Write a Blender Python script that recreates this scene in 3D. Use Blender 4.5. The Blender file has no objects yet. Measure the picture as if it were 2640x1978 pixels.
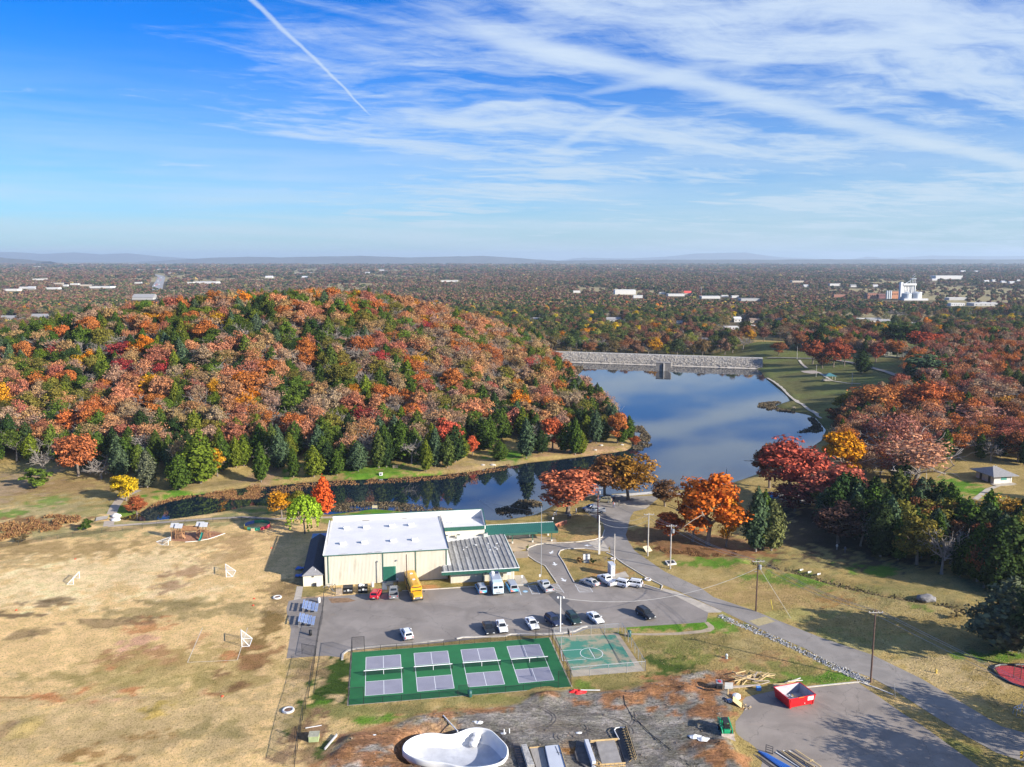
import bpy, bmesh, math, random
import numpy as np
from mathutils import Vector, Matrix
random.seed(7); RNG = np.random.default_rng(11)
R = math.radians
S = bpy.context.scene
COL = S.collection

# ---------------------------------------------------------------- camera
FPX, CAMH, PIT = 2115.0, 70.9, R(8.63)
PW, PH = 2640, 1978
cam = bpy.data.objects.new('camera', bpy.data.cameras.new('camera'))
COL.objects.link(cam); S.camera = cam
cam.location = (0, 0, CAMH); cam.rotation_euler = (R(90) - PIT, 0, 0)
cam.data.sensor_fit = 'HORIZONTAL'; cam.data.sensor_width = 36.0
cam.data.lens = 36.0 * FPX / PW
cam.data.clip_start = 0.5; cam.data.clip_end = 90000

# ---------------------------------------------------------------- light and sky
SUN_AZ, SUN_EL = R(119.5), R(21.5)          # clockwise from +Y (the view), elevation
SUNV = Vector((math.sin(SUN_AZ) * math.cos(SUN_EL), math.cos(SUN_AZ) * math.cos(SUN_EL), math.sin(SUN_EL)))
sl = bpy.data.lights.new('sun', 'SUN'); sl.energy = 5.0; sl.angle = R(0.5); sl.color = (1.0, 0.94, 0.84)
so = bpy.data.objects.new('sun', sl); COL.objects.link(so); so.location = (200, -120, 300)
so.rotation_euler = SUNV.to_track_quat('Z', 'Y').to_euler()
S.view_settings.view_transform = 'Standard'; S.view_settings.look = 'None'
S.view_settings.gamma = 1.0; S.view_settings.exposure = 0.92
S.view_settings.use_curve_mapping = False
S.cycles.use_denoising = True
S.cycles.max_bounces = 6; S.cycles.diffuse_bounces = 2; S.cycles.glossy_bounces = 3
S.cycles.transparent_max_bounces = 24; S.cycles.volume_bounces = 0
S.cycles.caustics_reflective = False; S.cycles.caustics_refractive = False

class NT:
    """small helper to write shader maths"""
    def __init__(s, tree): s.t = tree; s.n = tree.nodes; s.l = tree.links
    def node(s, typ, **kw):
        n = s.n.new(typ)
        for k, v in kw.items(): setattr(n, k, v)
        return n
    def put(s, sock, v):
        if v is None: return
        if hasattr(v, 'is_output') or hasattr(v, 'links'): s.l.new(v, sock)
        else:
            if hasattr(sock.default_value, '__len__') and not isinstance(v, (tuple, list)): v = (v,) * len(sock.default_value)
            if hasattr(sock.default_value, '__len__') and len(sock.default_value) == 4 and len(v) == 3: v = tuple(v) + (1,)
            sock.default_value = v
    def m(s, op, a, b=None, c=None, clamp=False):
        n = s.node('ShaderNodeMath', operation=op, use_clamp=clamp)
        for i, v in enumerate((a, b, c)): s.put(n.inputs[i], v)
        return n.outputs[0]
    def v(s, op, a, b=None):
        n = s.node('ShaderNodeVectorMath', operation=op); s.put(n.inputs[0], a); s.put(n.inputs[1], b)
        return n.outputs[0]
    def mix(s, f, a, b, blend='MIX'):
        n = s.node('ShaderNodeMix', data_type='RGBA', blend_type=blend, clamp_factor=True)
        s.put(n.inputs[0], f); s.put(n.inputs[6], a); s.put(n.inputs[7], b)
        return n.outputs[2]
    def noise(s, vec, scale, detail=3.0, rough=0.55, dist=0.0):
        n = s.node('ShaderNodeTexNoise'); s.put(n.inputs['Vector'], vec)
        for k, v in (('Scale', scale), ('Detail', detail), ('Roughness', rough), ('Distortion', dist)): s.put(n.inputs[k], v)
        return n.outputs['Fac']
    def smooth(s, x, lo, hi, a=0.0, b=1.0):
        n = s.node('ShaderNodeMapRange', interpolation_type='SMOOTHSTEP')
        for i, v in enumerate((x, lo, hi, a, b)): s.put(n.inputs[i], v)
        return n.outputs[0]
    def xyz(s, vec):
        n = s.node('ShaderNodeSeparateXYZ'); s.put(n.inputs[0], vec); return n.outputs
    def comb(s, x, y, z):
        n = s.node('ShaderNodeCombineXYZ')
        for i, v in enumerate((x, y, z)): s.put(n.inputs[i], v)
        return n.outputs[0]

def pdir(px, py):
    x = (px - PW / 2) / FPX; y = (PH / 2 - py) / FPX
    return (x, math.cos(PIT) + y * math.sin(PIT), -math.sin(PIT) + y * math.cos(PIT))

def make_world():
    w = bpy.data.worlds.new('World'); S.world = w; w.use_nodes = True
    t = NT(w.node_tree); t.n.clear()
    sky = t.node('ShaderNodeTexSky', sky_type='NISHITA'); sky.sun_disc = False
    sky.sun_elevation = SUN_EL; sky.sun_rotation = SUN_AZ
    sky.air_density = 1.0; sky.dust_density = 0.35; sky.ozone_density = 3.2; sky.altitude = 150
    hs = t.node('ShaderNodeHueSaturation'); t.put(hs.inputs['Color'], sky.outputs[0])
    hs.inputs['Saturation'].default_value = 1.55; hs.inputs['Value'].default_value = 1.0
    d = t.node('ShaderNodeTexCoord').outputs['Generated']
    X, Y, Z = t.xyz(d)
    t.put(hs.inputs['Value'], t.smooth(Z, 0.0, 0.42, 1.08, 1.16))
    zc = t.m('MAXIMUM', Z, 0.004)
    zz = t.m('ADD', zc, 0.05)                      # a flat cloud sheet high above, bent a little by the horizon
    u = t.m('DIVIDE', X, zz); v = t.m('DIVIDE', Y, zz)
    def uv(px, py):
        a = pdir(px, py); n = math.sqrt(sum(c * c for c in a)); a = [c / n for c in a]
        return (a[0] / (a[2] + .05), a[1] / (a[2] + .05))
    P = t.comb(u, v, 0.0)
    warp = t.noise(P, 0.9, 3, 0.6)
    wv = t.m('SUBTRACT', warp, 0.5)
    def band(p0, p1, w0, w1, soft, wob, fine):      # a spread-out streak between two sky points
        ax, ay = uv(*p0); bx, by = uv(*p1); L = math.hypot(bx - ax, by - ay); dx, dy = (bx - ax) / L, (by - ay) / L
        rx = t.m('SUBTRACT', u, ax); ry = t.m('SUBTRACT', v, ay)
        al = t.m('DIVIDE', t.m('ADD', t.m('MULTIPLY', rx, dx), t.m('MULTIPLY', ry, dy)), L)
        pe = t.m('SUBTRACT', t.m('MULTIPLY', rx, dy), t.m('MULTIPLY', ry, dx))
        pe = t.m('ADD', pe, t.m('MULTIPLY', wv, wob))
        wid = t.m('ADD', w0, t.m('MULTIPLY', t.m('MINIMUM', t.m('MAXIMUM', al, 0.0), 1.0), w1 - w0))
        nz = t.noise(P, fine, 4, 0.65)
        wid = t.m('MULTIPLY', wid, t.m('ADD', 0.45, t.m('MULTIPLY', nz, 1.1)))
        r = t.m('DIVIDE', t.m('ABSOLUTE', pe), wid)
        k = t.smooth(r, 1.0, 1.0 - soft, 0.0, 1.0)
        k = t.m('MULTIPLY', k, t.smooth(al, -0.03, 0.08)); k = t.m('MULTIPLY', k, t.smooth(al, 1.03, 0.90))
        return k
    # cirrus: streaky noise, more of it to the east (right) and close to the horizon
    c, s_ = math.cos(R(24)), math.sin(R(24))
    ur = t.m('ADD', t.m('MULTIPLY', u, c), t.m('MULTIPLY', v, s_)); vr = t.m('SUBTRACT', t.m('MULTIPLY', v, c), t.m('MULTIPLY', u, s_))
    ur = t.m('ADD', ur, t.m('MULTIPLY', wv, 1.4)); vr = t.m('ADD', vr, t.m('MULTIPLY', wv, 0.9))
    n1 = t.noise(t.comb(t.m('MULTIPLY', ur, 0.55), t.m('MULTIPLY', vr, 1.05), 3.1), 0.95, 8, 0.62, 0.4)
    n2 = t.noise(t.comb(t.m('MULTIPLY', ur, 0.35), t.m('MULTIPLY', vr, 2.6), 7.7), 1.9, 8, 0.66, 0.6)
    n3 = t.noise(t.comb(t.m('MULTIPLY', u, 0.5), t.m('MULTIPLY', v, 0.9), 1.3), 5.0, 7, 0.7, 0.5)
    az = t.m('DIVIDE', X, t.m('MAXIMUM', Y, 0.05))
    east = t.smooth(az, -0.72, 0.02)
    dens = t.m('ADD', t.m('MULTIPLY', n1, 0.72), t.m('ADD', t.m('MULTIPLY', n2, 0.26), t.m('MULTIPLY', n3, 0.30)))
    dens = t.m('ADD', dens, t.m('MULTIPLY', east, 0.255))
    mask = t.smooth(dens, 0.725, 1.02)
    mask = t.m('MULTIPLY', mask, 0.86)
    b1 = t.m('MULTIPLY', band((1110, 60), (2800, 470), .16, .34, .95, 0.30, 3.0), 0.72)
    b2 = t.m('MULTIPLY', band((1405, 400), (1640, 270), .12, .06, .9, 0.10, 3.0), 0.45)
    b3 = t.m('MULTIPLY', band((590, -60), (960, 300), .022, .008, .9, 0.06, 14.0), 0.62)
    b4 = t.m('MULTIPLY', band((1500, 250), (2640, 20), .10, .20, .95, 0.35, 3.0), 0.40)
    for b in (b1, b2, b3, b4):
        mask = t.m('SUBTRACT', 1.0, t.m('MULTIPLY', t.m('SUBTRACT', 1.0, mask), t.m('SUBTRACT', 1.0, b)))
    veil = t.smooth(Z, 0.26, 0.0, 0.0, 0.62)        # thin high veil thickening to the horizon
    n4 = t.noise(t.comb(t.m('MULTIPLY', az, 1.6), t.m('MULTIPLY', Z, 26.0), 2.2), 1.6, 6, 0.6, 0.3)
    veil = t.m('MULTIPLY', veil, t.smooth(n4, 0.25, 0.72, 0.55, 1.35))
    mask = t.m('MAXIMUM', mask, veil)
    ccol = t.mix(t.smooth(Z, 0.0, 0.30), (5.9, 7.1, 8.1), (6.3, 7.5, 9.0))
    blue = t.mix(1.0, hs.outputs[0], (.44, .90, 1.45), 'MULTIPLY')
    out = t.mix(mask, blue, ccol)
    bg = t.node('ShaderNodeBackground'); t.put(bg.inputs[0], out); bg.inputs[1].default_value = 0.058
    o = t.node('ShaderNodeOutputWorld'); t.l.new(bg.outputs[0], o.inputs[0])
    w.cycles.sampling_method = 'MANUAL'; w.cycles.sample_map_resolution = 512
make_world()

# ---------------------------------------------------------------- pixel -> place
CROP = dict(P=(0, 0, 1), F=(0, 0, 1.193492), A1=(0, 1200, .298373), A2=(0, 1580, .298373), A3=(640, 1200, .298373), A4=(640, 1580, .298373),
            A5=(1240, 1200, .298373), A6=(1240, 1580, .298373), B7=(1840, 1200, .361664), B8=(1840, 1580, .361664),
            C1=(1340, 1380, .189873), C2=(1380, 1240, .162749), C3=(760, 1460, .283242), C4=(1220, 1460, .204563),
            D3=(1200, 1840, .198915), D4=(1820, 1740, .143609), D5=(2440, 1640, .204082),
            M1=(0, 640, .298373), M2=(660, 640, .298373), M3=(1320, 640, .298373), M4=(1980, 640, .298373),
            N1=(0, 900, .298373), N2=(660, 900, .298373), N3=(1320, 900, .298373), N4=(1980, 900, .298373))
def cp(c, x, y):
    o = CROP[c]; return o[0] + x * o[2], o[1] + y * o[2]
def g(c, x, y, z=0.0):
    """where the sight line through a photo point meets the level z"""
    d = pdir(*cp(c, x, y)); t = (z - CAMH) / d[2]
    return np.array((d[0] * t, d[1] * t))
def gl(c, pts, z=0.0): return [tuple(g(c, x, y, z)) for x, y in pts]
def htop(base, c, y):
    """height of a thing standing at base whose top shows at photo row y"""
    py = cp(c, 0, y)[1]; d = pdir(PW / 2, py)
    return CAMH + d[2] * base[1] / d[1]

# ---------------------------------------------------------------- numpy noise and polygon tools
_T = np.random.default_rng(5).random((256, 256))
def vnoise(x, y):
    xi = np.floor(x).astype(int); yi = np.floor(y).astype(int); fx = x - xi; fy = y - yi
    fx = fx * fx * (3 - 2 * fx); fy = fy * fy * (3 - 2 * fy)
    a = _T[xi & 255, yi & 255]; b = _T[(xi + 1) & 255, yi & 255]; c = _T[xi & 255, (yi + 1) & 255]; d = _T[(xi + 1) & 255, (yi + 1) & 255]
    return (a * (1 - fx) + b * fx) * (1 - fy) + (c * (1 - fx) + d * fx) * fy
def fbm(x, y, sc, oc=4):
    r = 0; a = .5; x = np.asarray(x, float) / sc; y = np.asarray(y, float) / sc
    for i in range(oc): r = r + a * vnoise(x + 17.3 * i, y + 9.1 * i); x = x * 2.03; y = y * 2.03; a *= .5
    return r / (1 - .5 ** oc)                       # 0..1
def sstep(x, a, b):
    t = np.clip((x - a) / (b - a), 0, 1); return t * t * (3 - 2 * t)
def segdist(x, y, pts, closed=False):
    d = np.full(np.shape(x), 1e9); n = len(pts)
    for i in range(n if closed else n - 1):
        (ax, ay), (bx, by) = pts[i], pts[(i + 1) % n]
        vx, vy = bx - ax, by - ay; t = np.clip(((x - ax) * vx + (y - ay) * vy) / (vx * vx + vy * vy + 1e-9), 0, 1)
        d = np.minimum(d, np.hypot(x - ax - t * vx, y - ay - t * vy))
    return d
def inside(x, y, pts):
    r = np.zeros(np.shape(x), bool); n = len(pts)
    for i in range(n):
        (ax, ay), (bx, by) = pts[i], pts[(i + 1) % n]
        if ay == by: continue
        c = ((ay > y) != (by > y)) & (x < (bx - ax) * (y - ay) / (by - ay) + ax); r ^= c
    return r
def sdist(x, y, pts):
    d = segdist(x, y, pts, True); return np.where(inside(x, y, pts), -d, d)

# ---------------------------------------------------------------- mesh tools
class MB:
    def __init__(s): s.v = []; s.f = []; s.mi = []; s.cur = 0
    def add(s, vs, fs):
        o = len(s.v); s.v += [tuple(p) for p in vs]; s.f += [tuple(o + i for i in f) for f in fs]; s.mi += [s.cur] * len(fs); return s
    def box(s, c, d, rz=0.0, taper=1.0):
        x, y, z = d[0] / 2, d[1] / 2, d[2] / 2; cs, sn = math.cos(rz), math.sin(rz); vs = []
        for k in (-1, 1):
            t = taper if k > 0 else 1
            for a, b in ((-1, -1), (1, -1), (1, 1), (-1, 1)):
                px, py = a * x * t, b * y * t
                vs.append((c[0] + px * cs - py * sn, c[1] + px * sn + py * cs, c[2] + k * z))
        return s.add(vs, [(3, 2, 1, 0), (4, 5, 6, 7), (0, 1, 5, 4), (1, 2, 6, 5), (2, 3, 7, 6), (3, 0, 4, 7)])
    def beam(s, a, b, w, h=None, up=(0, 0, 1)):
        h = h or w; a = Vector(a); b = Vector(b); d = (b - a).normalized(); u = Vector(up)
        if abs(d.dot(u)) > .98: u = Vector((0, 1, 0))
        r = d.cross(u).normalized(); u = r.cross(d); vs = []
        for p in (a, b):
            for i, j in ((-1, -1), (1, -1), (1, 1), (-1, 1)): vs.append(p + r * (i * w / 2) + u * (j * h / 2))
        return s.add(vs, [(3, 2, 1, 0), (4, 5, 6, 7), (0, 1, 5, 4), (1, 2, 6, 5), (2, 3, 7, 6), (3, 0, 4, 7)])
    def tube(s, pts, rad, n=6, cap=True):
        pts = [Vector(p) for p in pts]; rs = rad if hasattr(rad, '__len__') else [rad] * len(pts); o = len(s.v); vs = []; fs = []
        for i, p in enumerate(pts):
            d = (pts[min(i + 1, len(pts) - 1)] - pts[max(i - 1, 0)]).normalized()
            u = Vector((0, 0, 1)) if abs(d.z) < .95 else Vector((1, 0, 0))
            a = d.cross(u).normalized(); b = a.cross(d)
            for k in range(n):
                q = 2 * math.pi * k / n; vs.append(p + (a * math.cos(q) + b * math.sin(q)) * rs[i])
        for i in range(len(pts) - 1):
            for k in range(n): fs.append((i * n + k, i * n + (k + 1) % n, (i + 1) * n + (k + 1) % n, (i + 1) * n + k))
        if cap: fs += [tuple(range(n))[::-1], tuple((len(pts) - 1) * n + k for k in range(n))]
        return s.add(vs, fs)
    def prism(s, poly, z0, z1):
        n = len(poly); a = sum(poly[i][0] * poly[(i + 1) % n][1] - poly[(i + 1) % n][0] * poly[i][1] for i in range(n))
        if a < 0: poly = poly[::-1]
        vs = [(p[0], p[1], z0) for p in poly] + [(p[0], p[1], z1) for p in poly]
        return s.add(vs, [tuple(range(n))[::-1], tuple(range(n, 2 * n))] + [(i, (i + 1) % n, n + (i + 1) % n, n + i) for i in range(n)])
    def lathe(s, prof, n=12, c=(0, 0, 0), axis='z'):
        vs = []; fs = []
        for r, h in prof:
            for k in range(n):
                q = 2 * math.pi * k / n; p = (r * math.cos(q), r * math.sin(q), h)
                if axis == 'y': p = (p[0], p[2], p[1])
                vs.append((c[0] + p[0], c[1] + p[1], c[2] + p[2]))
        for i in range(len(prof) - 1):
            for k in range(n): fs.append((i * n + k, i * n + (k + 1) % n, (i + 1) * n + (k + 1) % n, (i + 1) * n + k))
        fs += [tuple(range(n))[::-1], tuple((len(prof) - 1) * n + k for k in range(n))]
        return s.add(vs, fs)
    def mesh(s, name, mats, smooth=False):
        me = bpy.data.meshes.new(name); me.from_pydata(s.v, [], s.f)
        for m in (mats if isinstance(mats, (list, tuple)) else [mats]): me.materials.append(m)
        if any(s.mi): me.polygons.foreach_set('material_index', s.mi)
        if smooth: me.polygons.foreach_set('use_smooth', [True] * len(s.f))
        me.update(); return me
    def build(s, name, mats, parent=None, smooth=False, bevel=0.0, fix=False):
        me = s.mesh(name, mats, smooth)
        if bevel or fix:
            bm = bmesh.new(); bm.from_mesh(me)
            if fix: bmesh.ops.recalc_face_normals(bm, faces=bm.faces)
            if bevel: bmesh.ops.bevel(bm, geom=bm.edges[:], offset=bevel, segments=1, affect='EDGES', clamp_overlap=True)
            bm.to_mesh(me); bm.free()
        return ob(name, me, parent)

def ob(name, me, parent=None, loc=None, rz=None):
    o = bpy.data.objects.new(name, me); COL.objects.link(o)
    if parent: o.parent = parent
    if loc is not None: o.location = loc
    if rz is not None: o.rotation_euler = (0, 0, rz)
    return o
def tag(o, label, cat, group=None, kind=None):
    o['label'] = label; o['category'] = cat
    if group: o['group'] = group
    if kind: o['kind'] = kind
    return o
def thing(name, label, cat, loc=(0, 0, 0), rz=0.0, group=None):
    return tag(ob(name, None, None, loc, rz), label, cat, group)
def struct(o): o['kind'] = 'structure'; return o
def stuff(o): o['kind'] = 'stuff'; return o
def clone(o, parent=None):
    c = o.copy(); COL.objects.link(c); c.parent = parent
    for ch in list(o.children): clone(ch, c)
    return c

MATS = {}
def pm(name, col, rough=.8, var=.12, scale=3.0, bump=0.0, bscale=None, metal=0.0, stain=None, spec=None, stretch=(1, 1, 1)):
    """plain painted / natural surface: colour with grain, optional stains and fine relief"""
    if name in MATS: return MATS[name]
    m = bpy.data.materials.new(name); m.use_nodes = True; t = NT(m.node_tree); b = t.n['Principled BSDF']
    tc = t.node('ShaderNodeTexCoord').outputs['Object']; P = t.v('MULTIPLY', tc, stretch)
    n = t.noise(P, scale, 5, .6)
    lo = tuple(c * (1 - var) for c in col); hi = tuple(min(1, c * (1 + var)) for c in col)
    c = t.mix(t.smooth(n, .3, .7), lo, hi)
    if stain: c = t.mix(t.m('MULTIPLY', t.smooth(t.noise(P, stain[1], 6, .65), stain[3] if len(stain) > 3 else .52, .75), stain[2]), c, stain[0])
    t.put(b.inputs['Base Color'], c); b.inputs['Roughness'].default_value = rough; b.inputs['Metallic'].default_value = metal
    if spec is not None: b.inputs['Specular IOR Level'].default_value = spec
    if bump:
        bn = t.node('ShaderNodeBump'); bn.inputs['Strength'].default_value = 1.0; bn.inputs['Distance'].default_value = bump
        t.put(bn.inputs['Height'], t.noise(P, bscale or scale * 4, 4, .6)); t.l.new(bn.outputs[0], b.inputs['Normal'])
    MATS[name] = m; return m
# ---------------------------------------------------------------- outlines read off the photograph
ZW = -0.9
tip = tuple(g('N3', 1045, 850, ZW)); damL = tuple(g('N3', 400, 112, ZW)); damR = tuple(g('N3', 2110, 172, ZW))
def lerp2(a, b, t, off=0.0):
    d = (b[0] - a[0], b[1] - a[1]); L = math.hypot(*d)
    return (a[0] + d[0] * t - d[1] / L * off, a[1] + d[1] * t + d[0] / L * off)
FARBANK = gl('N3', [(1000, 880), (850, 903), (650, 930), (400, 960), (150, 985), (0, 1015)], ZW) + \
          gl('A3', [(2212, 5), (1950, 55), (1700, 85), (1300, 112), (1000, 125), (700, 140), (450, 155), (200, 185)], ZW) + \
          gl('A1', [(2140, 195), (1900, 230), (1700, 258), (1480, 285), (1330, 340), (1250, 395), (1120, 440)], ZW)
LAKE = gl('A1', [(1040, 462), (1200, 478), (1350, 472), (1600, 445), (1900, 400), (2150, 345)], ZW) + \
       gl('A3', [(150, 345), (420, 395), (700, 420), (900, 398), (1080, 372), (1240, 385), (1420, 402), (1850, 395)], ZW) + \
       gl('A5', [(60, 470), (180, 468), (330, 445), (450, 425), (540, 385), (640, 330), (760, 290), (900, 262), (1030, 247), (1190, 240), (1500, 224), (1620, 212), (1800, 200), (2060, 165), (2160, 148)], ZW) + \
       gl('N3', [(2000, 1118), (2120, 1075)], ZW) + \
       gl('N4', [(60, 985), (200, 930), (330, 870), (450, 790), (490, 700), (440, 640), (395, 590), (300, 560), (190, 538), (80, 508), (58, 486), (180, 448), (150, 400), (60, 330), (0, 280)], ZW) + \
       gl('N3', [(2170, 238), (2150, 205)], ZW) + [damR, damL] + \
       [lerp2(damL, tip, .2, -10), lerp2(damL, tip, .45, -6), lerp2(damL, tip, .7, 2), lerp2(damL, tip, .9, 6), tip] + FARBANK
BANK = [(-400, 262), (-250, 262), tuple(g('A1', 0, 60)), tuple(g('A1', 500, 60)), tuple(g('A1', 980, 170)), tuple(g('A1', 1540, 185)), tuple(g('A1', 2150, 90))] + \
       gl('A3', [(300, 90), (760, 60), (1130, 20)]) + gl('N2', [(1470, 1040), (1700, 1010), (1980, 860), (2212, 820)]) + gl('N3', [(340, 860), (740, 790), (1000, 790)]) + [lerp2(tip, damL, .25, 16), lerp2(tip, damL, .6, 14), lerp2(damL, tip, .02, 10)]
bxs = np.array([p[0] for p in BANK]); bys = np.array([p[1] for p in BANK])
CRESTX = np.array([-700, -420, -320, -250, -205, -150, -110, -70, -28, 10, 40, 70]); CRESTZ = np.array([8, 14, 20, 27, 36, 43, 46, 43, 31, 16, 5, 0.])
CRESTY = np.array([470, 440, 420, 400, 400, 405, 415, 430, 455, 480, 500, 520.])
DITCH = gl('B7', [(280, 690), (420, 715), (630, 765), (900, 850), (1150, 905), (1400, 950), (1650, 985), (1850, 1060), (2000, 1130)])
RIPRAP = gl('B8', [(40, 20), (220, 95), (420, 175), (640, 275), (860, 385), (1000, 445), (1105, 490)])
SWALE = gl('B8', [(1140, 478), (1300, 560), (1500, 690), (1750, 850), (1950, 985), (2150, 1090)])
POOLC = g('A4', 1760, 1160)
SITE = gl('A4', [(640, 1400), (720, 1290), (770, 1180), (880, 1080), (1160, 1020), (1440, 905), (1700, 860), (2212, 815)]) + \
       gl('A6', [(300, 790), (500, 715), (760, 668), (1050, 700), (1250, 680), (1400, 650), (1560, 590), (1700, 560), (1950, 500), (2212, 560)]) + \
       gl('B8', [(110, 620), (140, 690), (90, 760), (100, 900), (140, 970), (200, 1110)]) + [(44, 90), (-60, 90)]

ROADP = gl('B8', [(2500, 960), (2212, 855), (2050, 810), (1900, 720), (1700, 600), (1480, 470), (1130, 300), (760, 175), (420, 40), (60, -60), (-60, 0), (200, 55), (400, 150), (640, 250), (860, 370), (1130, 465), (1250, 530), (1500, 690), (1800, 880), (2020, 1000), (2212, 1060), (2500, 1170)])
def hfun(x, y):
    x = np.asarray(x, float); y = np.asarray(y, float)
    z = 0.35 * (fbm(x, y, 45, 3) - .5) * sstep(y, 235, 330) + 5.0 * (fbm(x, y, 700, 3) - .5) * sstep(y, 620, 1500)
    # wooded hill behind the inlet
    cy = np.interp(x, CRESTX, CRESTY); cz = np.interp(x, CRESTX, CRESTZ)
    fy = np.interp(x, bxs, bys); fy = np.where(x > bxs[-4], np.interp(x, bxs[-4:], bys[-4:]), fy)
    up = np.clip((y - fy) / np.maximum(cy - fy, 30), 0, 1); dn = np.clip((y - cy) / 230, 0, 1)
    up = up * up * (3 - 2 * up) * .55 + up * .45
    z = z + cz * np.where(y < cy, up, (1 - dn * dn * (3 - 2 * dn))) + 1.6 * (fbm(x, y, 22, 3) - .5) * sstep(up, .05, .3) * (cz > 2) * (y < cy + 200)
    # lake basin and its right bank
    m = (y > 205) & (y < 680) & (x > -140) & (x < 420)
    sd = np.full(np.shape(x), 999.)
    if np.any(m): sd[m] = sdist(x[m], y[m], LAKE)
    rb = sstep(x, 60, 110) * sstep(y, 300, 380) * (1 - sstep(y, 640, 900))
    rb = rb * (1 - sstep(y - (574 - .284 * (x - 31)), 0, 15) * (1 - sstep(x, 150, 190)))
    z = z + np.clip((sd - 7) * .13, 0, 8.8) * rb * np.where(sd < 900, 1, 1) * (sd < 900)
    z = z + 5.5 * sstep(x, 110, 190) * sstep(y, 215, 300) * (1 - sstep(y, 300, 380)) * 0.6
    shore = np.clip(sd * .28, -2.6, 1.1) - 1.05
    z = np.where(sd < 8, np.minimum(z, shore + np.clip(sd, 0, 8) * .02), z)
    # ditches
    m = (x > 20) & (x < 170) & (y > 95) & (y < 230)
    if np.any(m):
        a = segdist(x[m], y[m], DITCH); b = segdist(x[m], y[m], RIPRAP); c = segdist(x[m], y[m], SWALE)
        rd = sstep(sdist(x[m], y[m], ROADP), .2, 1.4)
        z[m] -= 0.9 * np.exp(-(a / 1.5) ** 2) + rd * (.30 * np.exp(-(b / 1.0) ** 2) + .45 * np.exp(-(c / 1.3) ** 2))
        z[m] += 0.35 * np.exp(-((a - 3.2) / 1.8) ** 2)
    # building site: churned soil, heaps, the pool pit
    m = (x > -35) & (x < 55) & (y > 92) & (y < 135)
    if np.any(m):
        xm, ym = x[m], y[m]; s = sdist(xm, ym, SITE); k = sstep(-s, 0, 2.0)
        z[m] += k * (0.45 * (fbm(xm, ym, 3.2, 4) - .5) + .25 * (fbm(xm, ym, 0.9, 3) - .5) - .1) + .5 * np.exp(-((s + 1.0) / 1.3) ** 2) * fbm(xm, ym, 4, 2)
        z[m] += k * .30 * np.abs(np.sin((xm * .45 + ym * 1.1) * 1.5 + 5 * fbm(xm, ym, 7, 2))) * sstep(fbm(xm + 40, ym, 9, 2), .42, .6)
        for c, cx, cy_, r, h in (('A6', 1800, 720, 4.2, .9), ('A6', 1450, 700, 2.5, .6), ('A6', 2060, 1230, 3.0, .7), ('A4', 1000, 1180, 3.4, .9), ('A4', 830, 1280, 3, .6), ('A6', 1150, 740, 2.5, .5), ('A6', 560, 740, 2.2, .7)):
            p = g(c, cx, cy_); z[m] += h * np.exp(-((xm - p[0]) ** 2 + (ym - p[1]) ** 2) / r ** 2) * (.6 + .8 * fbm(xm, ym, 1.6, 3))
        dx, dy = (xm - POOLC[0]) / 8.6, (ym - POOLC[1]) / 5.6; q = np.sqrt(dx * dx + dy * dy)
        z[m] = np.where(q < 1.0, np.minimum(z[m], -2.3 + 2.1 * sstep(q, .86, 1.0)), z[m])
    for c, cx, cy_, r, h in (('A2', 1330, 870, 1.1, .45), ('A2', 210, 980, 1.5, .5)):
        p = g(c, cx, cy_); z = z + h * np.exp(-((x - p[0]) ** 2 + (y - p[1]) ** 2) / r ** 2)
    return z
def hz(x, y): return float(hfun(np.array([x]), np.array([y]))[0])
def gp(c, x, y):
    """where the sight line meets the land"""
    d = np.array(pdir(*cp(c, x, y))); ts = np.geomspace(80, 9000, 500)
    X, Y, Z = d[0] * ts, d[1] * ts, CAMH + d[2] * ts
    i = int(np.argmax(Z < hfun(X, Y)))
    if i == 0: return np.array((X[-1], Y[-1], 0.0))
    a, b = ts[i - 1], ts[i]
    for _ in range(18):
        t = (a + b) / 2
        if CAMH + d[2] * t < hz(d[0] * t, d[1] * t): b = t
        else: a = t
    return np.array((d[0] * b, d[1] * b, hz(d[0] * b, d[1] * b)))

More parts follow.
